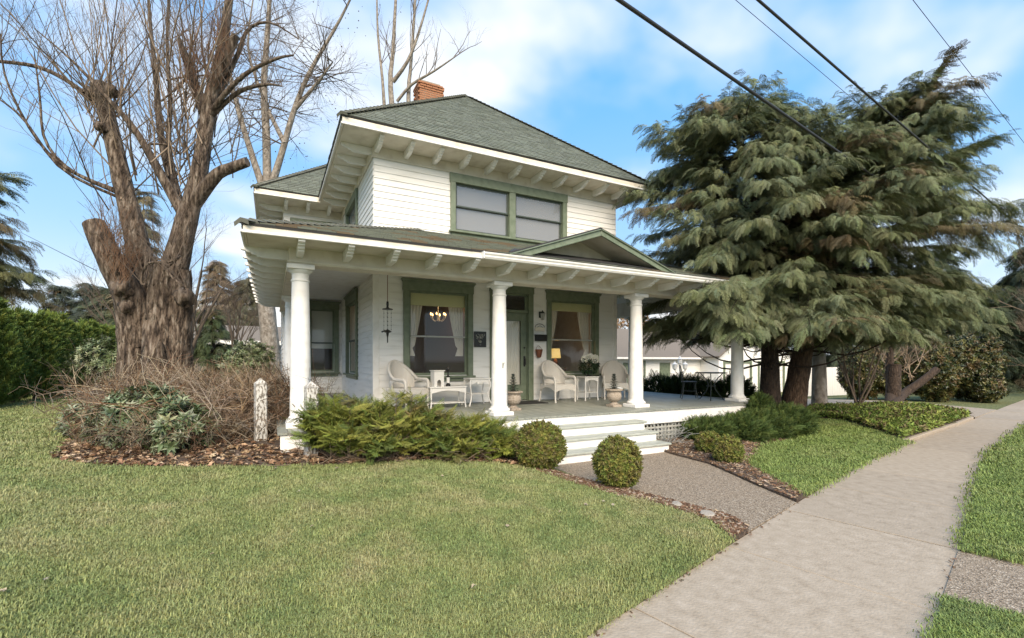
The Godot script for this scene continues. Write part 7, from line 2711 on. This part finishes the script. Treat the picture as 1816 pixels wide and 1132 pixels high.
	for k in 26000:
		var p := Vector2(rng.randf_range(5.4, 13.0), rng.randf_range(-9.0, -3.3))
		if not inside(p, mulch) or (p.y < -6.3 and rng.randf() < .6):
			continue
		ca.append(Transform3D((Basis(Vector3.UP, rng.randf() * TAU) * Basis(rnd_dir(), rng.randf_range(0, .6))).scaled(Vector3.ONE * rng.randf_range(.45, 1.2)), Vector3(p.x, mulch_height(p.x, p.y) + rng.randf() * .012, p.y)))
		cc.append(tone(.17, .105, .065, .45) if rng.randf() < .7 else tone(.38, .29, .21, .3))
	for k in 24:   # a few blown onto the lawn and the pavement
		var p := Vector2(rng.randf_range(-3.0, 4.0), rng.randf_range(-7.0, -2.6))
		if inside(p, lawn_a):
			la.append(Transform3D((Basis(Vector3.UP, rng.randf() * TAU) * Basis(rnd_dir(), rng.randf_range(0, .5))).scaled(Vector3.ONE * rng.randf_range(.3, .55)), on_land(p.x, p.y, .035)))
			lc.append(tone(.33, .29, .21, .2))
	for k in 260:   # litter along the pavement's edges
		var x := rng.randf_range(1.0, 12.0)
		var r := rng.randf() < .5
		var zz := edge_z(RIGHT_EDGE if r else LEFT_EDGE, x) + (-1.0 if r else 1.0) * absf(rng.randfn()) * .035
		ca.append(Transform3D(Basis(Vector3.UP, rng.randf() * TAU).scaled(Vector3.ONE * rng.randf_range(.25, .6)), Vector3(x, .008, zz)))
		cc.append(tone(.17, .11, .07, .45))
	tag(swarm("leaf_litter", lf.mesh(), M.dry, la, lc, self, "stuff"), "brown fallen leaves covering the left bed", "leaves")
	tag(swarm("bark_mulch", chip.mesh(), M.dry, ca, cc, self, "stuff"), "brown bark chips in the beds along the front walk", "mulch")


func wire(label: String, a: Vector3, c: Vector3, sag: float, r: float) -> void:
	var p := PackedVector3Array()
	for k in 41:
		var t := k / 40.0
		p.append(a.lerp(c, t) - Vector3(0, sag * 4.0 * t * (1.0 - t), 0))
	var b := MB.new()
	b.tube(p, evens(41, r), 6)
	tag(part(b, "overhead_wire", M.wire, self), label, "wire", "overhead wires")


func make_wires() -> void:
	var a: Vector3 = Vector3(3.712, 5.976, -4.387)
	var c: Vector3 = Vector3(13.107, 6.021, -5.955)
	wire("thick overhead cable running down into the cedars, left of the other cable", a - (c - a) * 1.2, c + (c - a) * .9, 0.0, .026)
	a = Vector3(5.757, 6.441, -4.007)
	c = Vector3(11.672, 6.384, -4.782)
	wire("thick overhead cable running over the cedars, right of the other cable", a - (c - a) * 1.6, c + (c - a) * 2.6, 0.0, .02)
	a = Vector3(11.512, 11.718, -8.690)
	c = Vector3(19.716, 12.003, -10.084)
	wire("thin overhead wire between the two thick cables", a - (c - a) * 1.5, c + (c - a) * 1.2, 0.0, .009)
	a = Vector3(14.887, 10.652, -5.824)
	c = Vector3(25.720, 10.260, -6.988)
	wire("thin overhead wire in the upper right corner", a - (c - a) * 1.0, c + (c - a) * 1.0, 0.0, .008)
	a = Vector3(40.446, 3.337, -12.895)
	c = Vector3(43.513, 3.337, -11.314)
	wire("thin white wire across the far trees at the right edge", a, c + (c - a) * .5, 0.0, .03)
	# utility pole at the left edge
	var f: Vector3 = Vector3(-19.667, 5.356, -52.899)
	var o := thing("utility_pole", "wooden utility pole at the left edge beyond the hedge", "pole", on_land(f.x, f.z))
	var b := MB.new()
	var top: float = Vector3(-19.667, 9.727, -52.899).y
	b.tube(PackedVector3Array([on_land(f.x, f.z, -.2), Vector3(f.x, top, f.z)]), PackedFloat32Array([.22, .17]), 12)
	part(b, "post", M.pole, o)
	b = MB.new()
	b.box(Vector3(f.x, top - 1.5, f.z + .2), Vector3(.3, .45, .2), Basis(), .03)
	part(b, "junction_box", M.iron, o)
	wire("thin wire from the pole to the old tree, upper one", Vector3(-19.626, 12.947, -52.878), Vector3(-5.371, 4.749, -20.773), 0.0, .012)
	wire("thin wire from the pole to the hedge, lower one", Vector3(-19.381, 7.749, -52.751), Vector3(-10.407, 4.652, -34.621), 0.05, .018)
